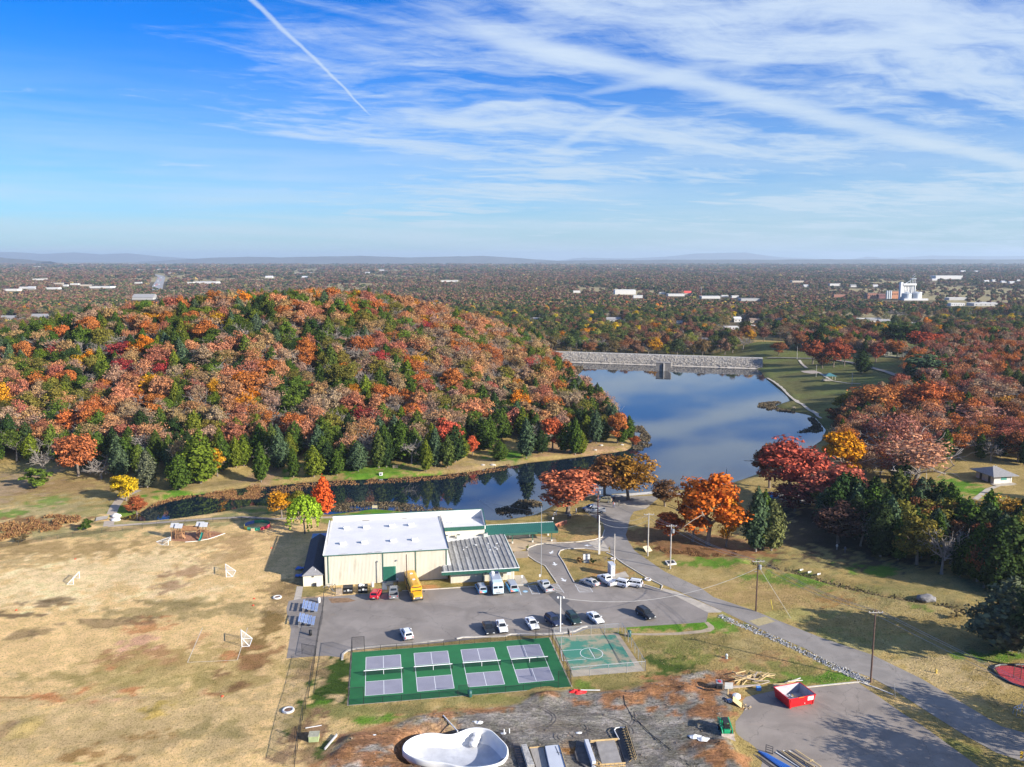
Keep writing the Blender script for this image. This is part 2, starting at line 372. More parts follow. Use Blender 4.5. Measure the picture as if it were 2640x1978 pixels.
# ---------------------------------------------------------------- ground colours (what grows or lies there, plus some painted tree shade)
TAN = (.76, .51, .24); PALE = (.86, .63, .345); OLIVE = (.25, .205, .075); GREEN = (.11, .24, .02); DGREEN = (.045, .095, .012)
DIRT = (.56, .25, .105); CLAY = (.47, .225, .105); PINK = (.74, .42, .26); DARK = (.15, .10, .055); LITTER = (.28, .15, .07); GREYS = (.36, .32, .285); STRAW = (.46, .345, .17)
BLOBS = [  # crop, x, y, rx, ry, colour, strength
    ('A1', 900, 950, 900, 190, PALE, .85), ('A1', 300, 1050, 520, 140, PALE, .8), ('A1', 1500, 780, 420, 90, PALE, .6), ('A1', 1600, 1110, 300, 70, PALE, .6),
    ('A1', 500, 720, 900, 60, (.42, .28, .12), .8), ('A1', 1700, 640, 500, 60, (.40, .27, .12), .6), ('A1', 200, 830, 420, 60, (.42, .29, .13), .6),
    ('A1', 1560, 920, 180, 60, (.36, .20, .11), .7), ('A1', 1460, 1050, 110, 40, (.36, .20, .12), .6), ('A1', 1900, 790, 260, 60, (.36, .22, .10), .55), ('A1', 2120, 640, 200, 60, (.40, .24, .12), .5),
    ('A1', 160, 1290, 200, 25, DARK, .8), ('A1', 390, 1190, 160, 22, DARK, .7), ('A1', 530, 1155, 90, 18, DARK, .6), ('A1', 1400, 1200, 280, 26, DARK, .45), ('A1', 1600, 1190, 420, 40, OLIVE, .5), ('A1', 1500, 1260, 700, 60, (.36, .27, .12), .7),
    ('A2', 880, 220, 260, 100, TAN, .95), ('A2', 1230, 260, 150, 90, PINK, .95), ('A2', 1300, 110, 190, 60, DIRT, .75), ('A2', 1220, 400, 330, 90, (.40, .20, .09), .7), ('A2', 900, 480, 90, 30, DIRT, .7),
    ('A2', 750, 690, 320, 60, DIRT, .95), ('A2', 560, 735, 300, 28, DIRT, .8), ('A2', 950, 740, 130, 14, PINK, .8), ('A2', 920, 630, 140, 18, PINK, .7), ('A2', 120, 740, 240, 22, (.32, .15, .05), .8), ('A2', 1250, 735, 380, 10, DARK, .7), ('A2', 700, 800, 350, 20, (.42, .2, .1), .6),
    ('A2', 1700, 690, 220, 35, (.42, .2, .09), .6), ('A2', 1830, 690, 60, 25, DIRT, .7), ('A2', 2000, 610, 200, 100, (.22, .12, .05), .75), ('A2', 2160, 450, 90, 130, (.24, .13, .06), .75), ('A2', 1980, 375, 100, 30, DIRT, .9), ('A2', 1940, 290, 30, 12, PINK, .8), ('A2', 1420, 140, 60, 20, DIRT, .6), ('A2', 1720, 220, 60, 30, DIRT, .5),
    ('A2', 900, 90, 300, 26, DARK, .55), ('A2', 1180, 45, 160, 18, DARK, .5), ('A2', 190, 190, 120, 40, DARK, .55), ('A2', 340, 170, 110, 30, DARK, .5), ('A2', 1100, 940, 1700, 330, (.54, .385, .19), .7), ('A2', 1500, 500, 800, 150, (.46, .33, .12), .6), ('A2', 1000, 560, 800, 60, (.33, .26, .09), .5),
    ('A2', 850, 1230, 200, 80, (.34, .18, .06), .7), ('A2', 1330, 1080, 180, 50, (.34, .19, .06), .6), ('A2', 1330, 865, 110, 60, (.52, .36, .11), .9), ('A2', 210, 980, 140, 90, (.56, .40, .16), .9), ('A2', 60, 1010, 60, 60, (.38, .24, .12), .7), ('A2', 1850, 1150, 300, 120, (.50, .36, .18), .6), ('A2', 720, 1310, 80, 14, GREEN, .7), ('A2', 1950, 1000, 260, 70, OLIVE, .5),
    ('A3', 330, 1180, 110, 260, DARK, .55), ('A3', 260, 1060, 120, 60, (.22, .14, .06), .6), ('A4', 150, 180, 90, 170, (.27, .17, .06), .8), ('A4', 100, 380, 120, 90, (.36, .18, .08), .7),
    ('A4', 720, 640, 160, 210, DGREEN, .9), ('A4', 640, 520, 60, 60, (.30, .2, .1), .8), ('A4', 640, 800, 90, 50, GREEN, .6), ('A4', 1050, 920, 230, 45, GREEN, .85), ('A4', 1050, 830, 420, 30, OLIVE, .8), ('A4', 900, 880, 350, 60, (.26, .24, .08), .8), ('A4', 1500, 850, 300, 40, OLIVE, .7), ('A4', 2000, 760, 400, 30, (.30, .26, .10), .7),
    ('A4', 560, 1000, 110, 150, (.24, .14, .08), .85), ('A4', 520, 1240, 300, 90, (.25, .15, .09), .7), ('A4', 520, 470, 80, 90, (.30, .19, .10), .6), ('A4', 430, 430, 120, 50, OLIVE, .6), ('A4', 560, 1130, 80, 60, (.25, .18, .09), .6), ('A4', 640, 1200, 60, 70, DGREEN, .8), ('A4', 440, 900, 70, 90, OLIVE, .6),
    ('A3', 560, 1090, 120, 45, OLIVE, .8), ('A3', 1120, 1060, 70, 40, OLIVE, .7), ('A3', 1650, 1020, 260, 45, (.25, .21, .07), .8), ('A3', 1560, 1050, 60, 20, DIRT, .7), ('A3', 1330, 1050, 60, 40, OLIVE, .7),
    ('A3', 1120, 400, 280, 35, GREEN, .95), ('A3', 700, 480, 60, 30, GREEN, .7), ('A3', 780, 430, 200, 16, (.34, .22, .10), .7), ('A3', 60, 440, 330, 40, (.22, .22, .09), .8), ('A3', 100, 395, 150, 20, GREEN, .5),
    ('A5', 900, 600, 260, 60, (.50, .31, .13), .85), ('A5', 860, 860, 200, 160, (.46, .30, .12), .8), ('A5', 1010, 900, 120, 40, (.46, .25, .09), .7), ('A5', 800, 950, 150, 50, OLIVE, .6), ('A5', 760, 780, 120, 40, OLIVE, .5), ('A5', 1220, 940, 90, 40, DIRT, .5),
    ('A5', 430, 900, 140, 110, (.38, .28, .11), .85), ('A5', 310, 860, 70, 70, OLIVE, .6), ('A5', 310, 480, 250, 30, OLIVE, .7), ('A5', 430, 460, 80, 30, (.42, .3, .1), .6),
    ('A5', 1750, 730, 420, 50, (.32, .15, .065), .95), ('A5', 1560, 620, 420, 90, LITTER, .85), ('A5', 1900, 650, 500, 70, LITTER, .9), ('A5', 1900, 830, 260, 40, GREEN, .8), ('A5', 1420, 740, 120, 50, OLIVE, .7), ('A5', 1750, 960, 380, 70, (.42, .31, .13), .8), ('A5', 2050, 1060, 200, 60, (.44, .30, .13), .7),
    ('B7', 220, 690, 260, 24, GREEN, .8), ('B7', 500, 800, 200, 40, GREEN, .7), ('B7', 680, 860, 160, 40, GREEN, .75), ('B7', 500, 930, 500, 60, (.42, .28, .12), .8), ('B7', 950, 970, 240, 40, (.40, .22, .08), .7), ('B7', 1150, 880, 260, 30, (.30, .27, .08), .7), ('B7', 1300, 1010, 400, 60, (.44, .33, .14), .8), ('B7', 1480, 1010, 60, 20, GREEN, .6),
    ('B7', 900, 680, 600, 80, (.30, .25, .10), .7), ('B7', 1100, 745, 180, 40, GREEN, .8), ('B7', 700, 430, 230, 150, (.13, .085, .055), .95), ('B7', 1000, 500, 560, 180, (.12, .085, .05), .95), ('B7', 1800, 180, 140, 70, GREEN, .9), ('B7', 1900, 400, 140, 100, (.50, .38, .18), .6), ('B7', 1500, 900, 500, 80, (.28, .24, .10), .6), ('B7', 150, 610, 330, 40, (.30, .15, .07), .9),  # dark brown blobs: leaf litter, with the woods' shade put into their colour
    ('B8', 500, 30, 350, 40, (.36, .32, .11), .7), ('B8', 900, 190, 330, 50, (.30, .28, .09), .7), ('B8', 1400, 250, 420, 70, (.36, .30, .13), .7), ('B8', 1600, 420, 400, 90, (.52, .38, .19), .85), ('B8', 1600, 620, 260, 70, (.54, .37, .17), .85), ('B8', 1900, 300, 220, 30, GREEN, .7), ('B8', 2100, 320, 200, 20, GREEN, .6), ('B8', 1850, 700, 160, 40, (.50, .36, .14), .6),
    ('A6', 1620, 110, 420, 45, GREEN, .95), ('A6', 1500, 330, 260, 60, (.40, .30, .13), .8), ('A6', 1650, 440, 190, 90, DGREEN, .85), ('A6', 1520, 560, 110, 40, DGREEN, .8), ('A6', 1800, 330, 300, 90, (.20, .21, .05), .8), ('A6', 1700, 260, 400, 50, (.25, .22, .07), .8), ('A6', 2050, 250, 200, 90, OLIVE, .6), ('A6', 2050, 90, 120, 60, GREEN, .7),
    ('A6', 1000, 600, 260, 60, (.26, .22, .07), .85), ('A6', 1250, 560, 260, 50, (.30, .24, .09), .8), ('A6', 860, 620, 80, 40, GREEN, .6), ('A6', 200, 740, 230, 40, (.22, .20, .06), .8), ('A6', 400, 690, 400, 20, (.30, .22, .1), .7), ('A6', 2120, 400, 40, 20, CLAY, .9),
    ('B8', 200, 240, 200, 80, (.42, .32, .14), .8), ('B8', 430, 330, 120, 40, (.42, .24, .11), .7), ('B8', 550, 420, 300, 60, (.22, .21, .06), .8), ('B8', 850, 460, 130, 35, GREEN, .85), ('B8', 640, 480, 200, 30, GREEN, .6), ('B8', 1600, 800, 320, 40, (.42, .30, .12), .7), ('B8', 1750, 960, 300, 60, (.20, .20, .06), .8), ('B8', 2000, 1050, 260, 50, (.34, .27, .10), .7), ('B8', 1250, 560, 120, 40, (.46, .32, .14), .7),
    ('A4', 1250, 1030, 400, 60, CLAY, .7), ('A4', 1000, 1180, 250, 130, (.38, .19, .10), .9), ('A4', 900, 1290, 230, 60, CLAY, .7), ('A4', 1330, 1220, 120, 200, (.44, .22, .11), .95), ('A4', 1500, 1000, 260, 40, (.44, .23, .12), .6), ('A4', 1450, 1290, 200, 60, (.46, .24, .12), .9),
    ('A4', 2000, 850, 200, 22, CLAY, .7), ('A4', 1600, 890, 200, 25, CLAY, .8), ('A6', 60, 850, 120, 20, CLAY, .8), ('A6', 560, 725, 120, 25, CLAY, .8), ('A6', 1150, 750, 260, 45, (.45, .22, .11), .9), ('A6', 1450, 700, 170, 60, CLAY, .9), ('A6', 1800, 700, 330, 130, CLAY, 1.), ('A6', 1650, 620, 150, 60, CLAY, .9), ('A6', 1950, 880, 200, 40, (.38, .18, .09), .8), ('A6', 2050, 1250, 160, 80, CLAY, .9), ('A6', 1850, 1160, 150, 50, (.36, .2, .11), .6), ('A6', 2080, 520, 180, 50, CLAY, .8), ('B8', 60, 1050, 80, 60, CLAY, .9),
    ('A6', 780, 1160, 60, 60, (.5, .24, .08), .9), ('A6', 500, 1100, 300, 40, (.34, .31, .28), .6), ('A6', 1500, 1060, 200, 80, (.30, .29, .27), .5), ('A6', 700, 980, 300, 40, (.27, .22, .18), .6), ('A6', 250, 1080, 200, 30, (.36, .33, .3), .5),
    ('A1', 350, 380, 420, 90, (.44, .35, .17), .85), ('A1', 430, 300, 120, 60, GREEN, .6), ('A1', 80, 420, 130, 40, GREEN, .7), ('A1', 880, 400, 200, 60, (.30, .27, .10), .7), ('A1', 100, 170, 300, 110, (.42, .29, .18), .8), ('A1', 650, 180, 380, 60, (.34, .22, .10), .8), ('A1', 350, 500, 450, 50, (.30, .17, .075), .9), ('A1', 60, 600, 160, 50, (.38, .28, .06), .6), ('A1', 550, 590, 500, 40, (.38, .32, .14), .8), ('A1', 1500, 500, 700, 30, (.30, .28, .12), .7), ('A1', 1500, 245, 260, 30, GREEN, .9), ('A1', 1050, 390, 80, 40, GREEN, .8), ('A1', 1850, 160, 280, 50, (.34, .25, .12), .7),
    ('A3', 330, 110, 90, 30, GREEN, .85), ('A3', 950, 60, 420, 38, GREEN, 1.0), ('A3', 1200, 45, 320, 45, (.17, .28, .03), 1.0), ('A3', 130, 100, 130, 50, (.42, .26, .16), .7), ('A3', 1750, 20, 260, 22, (.42, .28, .15), .8), ('N3', 0, 930, 60, 40, GREEN, 1.), ('N3', 600, 860, 420, 60, (.46, .28, .15), .95), ('N2', 2130, 930, 160, 40, GREEN, 1.), ('N2', 2050, 980, 260, 30, (.42, .3, .16), .7), ('N3', 490, 180, 40, 40, (.30, .33, .10), .9),
]
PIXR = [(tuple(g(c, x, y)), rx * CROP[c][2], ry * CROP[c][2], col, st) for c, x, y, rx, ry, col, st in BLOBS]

def clearing(x, y): return fbm(x, y * .42, 190, 3)
def ground_colour(x, y, z):
    n = len(x); c = np.zeros((n, 3)); c[:] = (.42, .30, .115)
    n1 = fbm(x, y, 14, 4)[:, None]; n2 = fbm(x + 300, y, 3.2, 5)[:, None]
    field = sstep(-(x + 22), 0, 6) * sstep(215 - y - .1 * x, -4, 4)
    c = c * (1 - field[:, None]) + np.array(TAN) * field[:, None]
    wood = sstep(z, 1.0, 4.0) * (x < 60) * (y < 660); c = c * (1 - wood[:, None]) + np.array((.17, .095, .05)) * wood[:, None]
    m = (x > -150) & (x < 420) & (y > 205) & (y < 680); sd = np.full(n, 999.); sd[m] = sdist(x[m], y[m], LAKE)
    east = (x > 60) * sstep(y, 300, 345) * (y < 620); c = c * (1 - .85 * east[:, None]) + .85 * east[:, None] * (np.array((.06, .105, .022)) * n1 * 1.6 + np.array((.20, .16, .07)) * (1 - n1) * .7)  # park lawn by the lake: tree shade put into the darker green
    mud = sstep(-sd, -2.0, .6); c = c * (1 - mud[:, None]) + np.array((.10, .065, .03)) * mud[:, None]
    far = sstep(y, 640, 720); fc = np.array((.14, .105, .06)) + np.array((.24, .20, .10)) * sstep(clearing(x, y), .55, .60)[:, None]
    c = c * (1 - far[:, None]) + fc * far[:, None]
    ms = (x > -40) & (x < 60) & (y > 88) & (y < 138)
    if np.any(ms):
        k = sstep(-sdist(x[ms], y[ms], SITE), -.4, .9)[:, None]; c[ms] = c[ms] * (1 - k) + np.array(GREYS) * (.62 + .75 * n2[ms]) * k
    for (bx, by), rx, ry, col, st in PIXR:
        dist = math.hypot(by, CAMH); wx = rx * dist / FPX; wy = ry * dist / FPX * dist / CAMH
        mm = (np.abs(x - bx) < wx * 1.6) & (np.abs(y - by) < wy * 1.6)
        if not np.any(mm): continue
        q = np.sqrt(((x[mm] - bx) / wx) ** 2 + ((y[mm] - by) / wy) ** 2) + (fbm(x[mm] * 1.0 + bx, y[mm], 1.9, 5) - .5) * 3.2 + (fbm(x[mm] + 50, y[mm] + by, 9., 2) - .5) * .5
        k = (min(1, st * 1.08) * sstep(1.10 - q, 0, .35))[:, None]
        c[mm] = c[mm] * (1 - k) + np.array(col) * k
    w = (.78 + .44 * n2) * (.86 + .28 * n1)
    site = np.zeros(n); site[ms] = sstep(-sdist(x[ms], y[ms], SITE), -.2, 1.0)
    return np.concatenate([np.clip(c * w, 0.01, .9), site[:, None]], 1)

def ground_material():
    m = bpy.data.materials.new('grass_and_soil'); m.use_nodes = True; t = NT(m.node_tree); b = t.n['Principled BSDF']
    P = t.node('ShaderNodeNewGeometry').outputs['Position']
    a = t.node('ShaderNodeAttribute', attribute_name='soil'); c = a.outputs['Color']
    f1 = t.noise(P, 2.3, 6, .7); f2 = t.noise(P, .45, 5, .65, .4); f3 = t.noise(P, 9.0, 3, .6)
    sm = a.outputs['Alpha']
    trk = t.m('MULTIPLY', sm, t.smooth(t.noise(t.v('MULTIPLY', P, (.55, 1.5, 1)), .9, 8, .72, 1.2), .40, .62))
    c = t.mix(t.m('MULTIPLY', trk, .75), c, t.mix(1.0, c, (.42, .42, .44), 'MULTIPLY'))
    c = t.mix(t.smooth(f2, .35, .68, 0, .6), c, t.mix(1.0, c, (.62, .66, .50), 'MULTIPLY'))
    c = t.mix(t.smooth(f1, .50, .66, 0, .85), c, t.mix(1.0, c, (.42, .42, .34), 'MULTIPLY'))
    c = t.mix(t.smooth(f3, .50, .68, 0, .6), c, t.mix(1.0, c, (1.5, 1.45, 1.35), 'MULTIPLY'))
    t.put(b.inputs['Base Color'], c); b.inputs['Roughness'].default_value = .95; b.inputs['Specular IOR Level'].default_value = .1
    h = t.m('ADD', t.m('ADD', t.m('MULTIPLY', t.noise(P, 2.6, 5, .7), .6), t.m('MULTIPLY', f3, .25)), t.m('MULTIPLY', trk, -.35))
    bn = t.node('ShaderNodeBump'); bn.inputs['Distance'].default_value = .42; bn.inputs['Strength'].default_value = .9
    t.put(bn.inputs['Height'], h); t.l.new(bn.outputs[0], b.inputs['Normal']); return m

def build_ground():
    ys = [-220, -120, -40, 20, 60, 80, 88]; y = 92.0
    while y < 1100: ys.append(y); y *= 1.0048
    while y < 46000: ys.append(y); y *= 1.03
    ys = np.array(ys); us = np.linspace(-1, 1, 381); us = us * .86 + .34 * us ** 7      # denser where the lens looks
    X = us[None, :] * np.maximum(ys, 150)[:, None]; Y = np.repeat(ys[:, None], len(us), 1)
    Z = hfun(X.ravel(), Y.ravel()); ny, nx = X.shape
    co = np.stack([X.ravel(), Y.ravel(), Z], 1)
    i = np.arange(ny - 1)[:, None] * nx + np.arange(nx - 1)[None, :]
    q = np.stack([i, i + 1, i + nx + 1, i + nx], -1).reshape(-1, 4)
    me = bpy.data.meshes.new('ground'); me.vertices.add(len(co)); me.vertices.foreach_set('co', co.ravel())
    me.loops.add(q.size); me.loops.foreach_set('vertex_index', q.ravel()); me.polygons.add(len(q))
    me.polygons.foreach_set('loop_start', np.arange(0, q.size, 4)); me.polygons.foreach_set('loop_total', np.full(len(q), 4))
    me.polygons.foreach_set('use_smooth', np.ones(len(q), bool)); me.update(calc_edges=True)
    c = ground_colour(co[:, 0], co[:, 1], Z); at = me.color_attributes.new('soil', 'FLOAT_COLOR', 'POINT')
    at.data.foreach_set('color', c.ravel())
    me.materials.append(ground_material()); return struct(ob('ground', me))
build_ground()

def water_material():
    m = bpy.data.materials.new('lake_water'); m.use_nodes = True; t = NT(m.node_tree); b = t.n['Principled BSDF']
    P = t.node('ShaderNodeNewGeometry').outputs['Position']
    b.inputs['Base Color'].default_value = (.008, .016, .028, 1); b.inputs['Roughness'].default_value = .02
    b.inputs['IOR'].default_value = 2.1; b.inputs['Specular IOR Level'].default_value = .6
    bn = t.node('ShaderNodeBump'); bn.inputs['Distance'].default_value = .012; bn.inputs['Strength'].default_value = .35
    t.put(bn.inputs['Height'], t.noise(t.v('MULTIPLY', P, (1, .6, 1)), .8, 4, .6)); t.l.new(bn.outputs[0], b.inputs['Normal']); return m
def build_water():
    cx = sum(p[0] for p in LAKE) / len(LAKE); cy = sum(p[1] for p in LAKE) / len(LAKE); mb = MB()
    x0, x1, y0, y1 = min(p[0] for p in LAKE) - 6, max(p[0] for p in LAKE) + 6, min(p[1] for p in LAKE) - 3, max(p[1] for p in LAKE) + 2
    nx, ny = 60, 80; xs = np.linspace(x0, x1, nx); ys = np.linspace(y0, y1, ny); X, Y = np.meshgrid(xs, ys)
    D = sdist(X.ravel(), Y.ravel(), LAKE).reshape(X.shape); keep = D < 9; fs = []
    for j in range(ny - 1):
        for i in range(nx - 1):
            if keep[j, i] or keep[j, i + 1] or keep[j + 1, i] or keep[j + 1, i + 1]: fs.append((j * nx + i, j * nx + i + 1, (j + 1) * nx + i + 1, (j + 1) * nx + i))
    mb.add([(x, y, ZW) for x, y in zip(X.ravel(), Y.ravel())], fs)
    return struct(mb.build('lake_water', water_material()))
build_water()

# ---------------------------------------------------------------- paved sheets
def clean(poly):
    o = []
    for p in poly:
        if not o or math.hypot(p[0] - o[-1][0], p[1] - o[-1][1]) > .15: o.append(tuple(p))
    if math.hypot(o[0][0] - o[-1][0], o[0][1] - o[-1][1]) < .15: o.pop()
    return o
def sheet(name, poly, z, mat, follow=False, step=3.0, parent=None):
    poly = clean(poly); bm = bmesh.new()
    f = bm.faces.new([bm.verts.new((x, y, 0)) for x, y in poly]); f.normal_update()
    if f.normal.z < 0: f.normal_flip()
    if follow:
        for axis in (0, 1):
            lo = min(p[axis] for p in poly); hi = max(p[axis] for p in poly); k = lo + step
            while k < hi:
                co = [0, 0, 0]; co[axis] = k; no = [0, 0, 0]; no[axis] = 1
                bmesh.ops.bisect_plane(bm, geom=bm.verts[:] + bm.edges[:] + bm.faces[:], plane_co=co, plane_no=no); k += step
    bmesh.ops.triangulate(bm, faces=bm.faces[:])
    if follow:
        h = hfun(np.array([v.co.x for v in bm.verts]), np.array([v.co.y for v in bm.verts]))
        for v, q in zip(bm.verts, h): v.co.z = q + z
    else:
        for v in bm.verts: v.co.z = z
    me = bpy.data.meshes.new(name); bm.to_mesh(me); bm.free(); me.materials.append(mat)
    return ob(name, me, parent)
def ribbon(name, pts, w, z, mat, follow=True, h=0.0, parent=None, n_per=2.0):
    """a strip along a line; h > 0 makes it a solid kerb"""
    P = [Vector((p[0], p[1], 0)) for p in pts]; Q = [P[0]]
    for a, b in zip(P, P[1:]):
        k = max(1, int((b - a).length / n_per))
        for i in range(1, k + 1): Q.append(a.lerp(b, i / k))
    ws = w if hasattr(w, '__len__') else (w, w); vs = []; fs = []; n = len(Q)
    hh = hfun(np.array([p.x for p in Q]), np.array([p.y for p in Q])) if follow else np.zeros(n)
    for i, p in enumerate(Q):
        d = (Q[min(i + 1, n - 1)] - Q[max(i - 1, 0)]).normalized(); r = Vector((-d.y, d.x, 0)); wi = (ws[0] + (ws[1] - ws[0]) * i / (n - 1)) / 2
        for s in (1, -1):
            q = p + r * wi * s; vs.append((q.x, q.y, hh[i] + z + h))
        if h:
            for s in (-1, 1):
                q = p + r * wi * s; vs.append((q.x, q.y, hh[i] + z - .05))
    k = 4 if h else 2
    for i in range(n - 1):
        a, b = i * k, (i + 1) * k
        fs.append((a, a + 1, b + 1, b))
        if h: fs += [(a + 1, a + 2, b + 2, b + 1), (a + 3, a, b, b + 3)]
    if h: fs += [(0, 3, 2, 1), ((n - 1) * 4, (n - 1) * 4 + 1, (n - 1) * 4 + 2, (n - 1) * 4 + 3)]
    return MB().add(vs, fs).build(name, mat, parent, fix=bool(h))

def asphalt(name, col, warm=(.30, .22, .15), crack=.4):
    m = bpy.data.materials.new(name); m.use_nodes = True; t = NT(m.node_tree); b = t.n['Principled BSDF']
    P = t.node('ShaderNodeNewGeometry').outputs['Position']
    c = t.mix(t.smooth(t.noise(P, .16, 5, .6, .6), .35, .68), tuple(x * .82 for x in col), tuple(x * 1.12 for x in col))
    c = t.mix(t.smooth(t.noise(t.v('MULTIPLY', P, (.35, 1.2, 1)), .5, 5, .65, .3), .56, .74, 0, .35), c, warm)
    c = t.mix(t.smooth(t.noise(P, 14., 3, .6), .45, .75, 0, .35), c, tuple(x * 1.5 for x in col))
    c = t.mix(t.smooth(t.noise(P, 1.1, 5, .7), .62, .76, 0, .6), c, tuple(x * .5 for x in col))
    if crack:
        vo = t.node('ShaderNodeTexVoronoi', feature='DISTANCE_TO_EDGE')
        t.put(vo.inputs['Vector'], t.v('ADD', t.v('MULTIPLY', P, (1, 1, 0)), t.v('MULTIPLY', t.comb(t.noise(P, .4, 4, .6), t.noise(P, .43, 4, .7), 0.), (3.5, 3.5, 0)))); vo.inputs['Scale'].default_value = .10
        c = t.mix(t.m('MULTIPLY', t.smooth(vo.outputs['Distance'], .006, .0015), crack), c, tuple(x * .3 for x in col))
    t.put(b.inputs['Base Color'], c); b.inputs['Roughness'].default_value = .9; b.inputs['Specular IOR Level'].default_value = .25
    bn = t.node('ShaderNodeBump'); bn.inputs['Distance'].default_value = .02; t.put(bn.inputs['Height'], t.noise(P, 6., 4, .7)); t.l.new(bn.outputs[0], b.inputs['Normal'])
    return m
ASPH = asphalt('asphalt_worn', (.27, .235, .205)); ASPH_R = asphalt('asphalt_road', (.28, .25, .22)); ASPH_D = asphalt('asphalt_dusty', (.29, .245, .205), (.40, .30, .22), .5)
PATCH = asphalt('asphalt_patch', (.13, .125, .125), (.2, .16, .13), 0)
CONC = pm('concrete', (.46, .40, .32), .9, .14, .8, .01, 6, stain=((.25, .2, .15), .6, .4)); CONCW = pm('concrete_pale', (.62, .58, .52), .85, .1, 1.2, .01, 8, stain=((.4, .34, .28), 1.1, .4))
KERB = pm('kerb_concrete', (.58, .53, .46), .85, .12, 1.5, .01, 8, stain=((.35, .3, .25), 1.3, .5)); WHITE = pm('white_paint', (.78, .78, .76), .7, .08, 6, stain=((.4, .38, .36), 3., .5))

LOT = gl('A3', [(330, 1235), (350, 1172), (460, 1150), (760, 1130), (950, 1115), (1300, 1092), (1990, 1052)]) + \
      gl('A5', [(0, 1050), (320, 1045), (660, 1020), (600, 930), (560, 870), (480, 830), (415, 785), (400, 750), (415, 715), (480, 690), (560, 678), (830, 668), (980, 648), (1060, 625), (1120, 690), (1080, 745), (1010, 738), (900, 722), (740, 725), (690, 738), (668, 770), (720, 850), (760, 930), (805, 1010), (1100, 1018), (1420, 1040), (1560, 1080), (1640, 1108), (1965, 1270)]) + \
      gl('A6', [(1945, 82), (1600, 105), (1235, 128), (920, 140), (810, 180), (560, 200), (260, 200), (0, 222)]) + \
      gl('A4', [(1900, 235), (1640, 262), (1180, 300), (920, 325), (815, 352), (795, 385), (680, 372), (560, 378), (330, 395), (370, 150), (335, 10)])
struct(sheet('parking_lot', LOT, .012, ASPH))
ROAD_R = gl('B8', [(2500, 960), (2212, 855), (2050, 810), (1900, 720), (1700, 600), (1480, 470), (1130, 300), (760, 175), (420, 40)]) + gl('B7', [(300, 1040), (0, 940)]) + \
         gl('A5', [(1900, 1060), (1590, 920), (1430, 810), (1330, 740), (1270, 650), (1250, 600), (1265, 560), (1290, 450), (1320, 400)]) + gl('C2', [(1760, 440), (1815, 390)]) + gl('A5', [(1560, 260), (1640, 270), (1750, 262), (1900, 300)])
ROAD_L = gl('B8', [(2500, 1170), (2212, 1060), (2020, 1000), (1800, 880), (1500, 690), (1250, 530), (1130, 465), (860, 370), (640, 250), (400, 150), (200, 55)]) + \
         gl('A5', [(2090, 1262), (1700, 1085), (1560, 1025), (1425, 955), (1240, 845), (1120, 765), (1115, 690), (1050, 625), (1070, 560), (1050, 490), (960, 440), (900, 400), (960, 330), (1080, 270), (1330, 268), (1500, 262)])
struct(sheet('road', ROAD_R + gl('A5', [(1900, 255), (1750, 236), (1560, 244)]) + ROAD_L[::-1], .02, ASPH_R, True, 6.0))
struct(sheet('side_road', gl('B7', [(330, 196), (560, 192), (770, 196), (1140, 188), (1140, 215), (1060, 280), (960, 312), (880, 300), (700, 272), (560, 262), (430, 238), (300, 236)]), .03, asphalt('asphalt_pale', (.33, .31, .29)), True, 5.0))
struct(sheet('lakeside_landing', gl('C2', [(1270, 345), (1500, 318), (1720, 292), (1815, 388), (1740, 440), (1560, 410), (1350, 372)]), .026, CONC, True, 5.0))
struct(sheet('road_apron', gl('A5', [(1572, 1062), (1700, 1095), (2085, 1262), (2070, 1272), (1962, 1274), (1645, 1112), (1560, 1078)]), .03, CONC, True, 5.))
struct(sheet('drive_apron', gl('A5', [(925, 668), (1045, 634), (1118, 748), (1080, 742), (1010, 735)]), .036, CONC))
struct(sheet('asphalt_patch', gl('A5', [(580, 1115), (640, 1085), (770, 1172), (735, 1195), (835, 1270), (720, 1268), (690, 1220)]), .019, PATCH))
struct(sheet('material_yard', gl('B8', [(1030, 500), (1180, 600), (1350, 720), (1480, 800), (1880, 1090), (2010, 1190), (2010, 1300), (60, 1300), (200, 1110), (130, 960), (100, 900), (90, 770), (150, 690), (230, 600), (480, 545), (690, 535)]), .015, ASPH_D))
struct(ribbon('yard_kerb', gl('B8', [(560, 545), (690, 530), (860, 512), (1040, 494), (1280, 580)]), .25, .01, KERB, h=.12))
struct(ribbon('lot_kerb', gl('A4', [(812, 410), (818, 360), (860, 328), (930, 312), (1180, 286), (1400, 270), (1640, 244), (1690, 240)]), .35, .01, KERB, h=.16))
struct(ribbon('lot_kerb', gl('A4', [(1800, 228), (1850, 215), (2212, 207)]) + gl('A6', [(260, 188), (560, 186), (700, 178), (810, 162), (870, 132), (918, 122)]), .35, .01, KERB, h=.16))
struct(ribbon('island_kerb', gl('A5', [(805, 1012), (760, 930), (720, 850), (668, 772), (686, 738), (740, 723), (900, 718), (1010, 732)]), .2, .0, KERB, h=.15))
struct(ribbon('island_kerb', gl('A5', [(1085, 756), (1130, 775), (1235, 852), (1420, 965), (1530, 1020), (1568, 1040), (1555, 1076), (1420, 1036), (1100, 1014), (845, 1010)]), .28, .0, KERB, h=.15))
struct(ribbon('drive_kerb', gl('A5', [(655, 1016), (596, 930), (556, 872), (476, 832), (411, 787), (396, 750), (411, 713), (478, 687), (560, 675), (830, 664), (980, 644), (1048, 622), (1068, 560)]), .2, .0, KERB, h=.15))
struct(ribbon('front_kerb', gl('A3', [(1330, 1086), (1600, 1072), (1990, 1046)]) + gl('A5', [(0, 1046), (250, 1040), (390, 1033), (480, 1010)]), .2, .0, KERB, h=.14))
struct(ribbon('timber_edge', gl('A3', [(460, 1146), (600, 1140), (730, 1128)]), .2, 0, pm('old_timber', (.30, .21, .14), .9, .2, 3), h=.16))
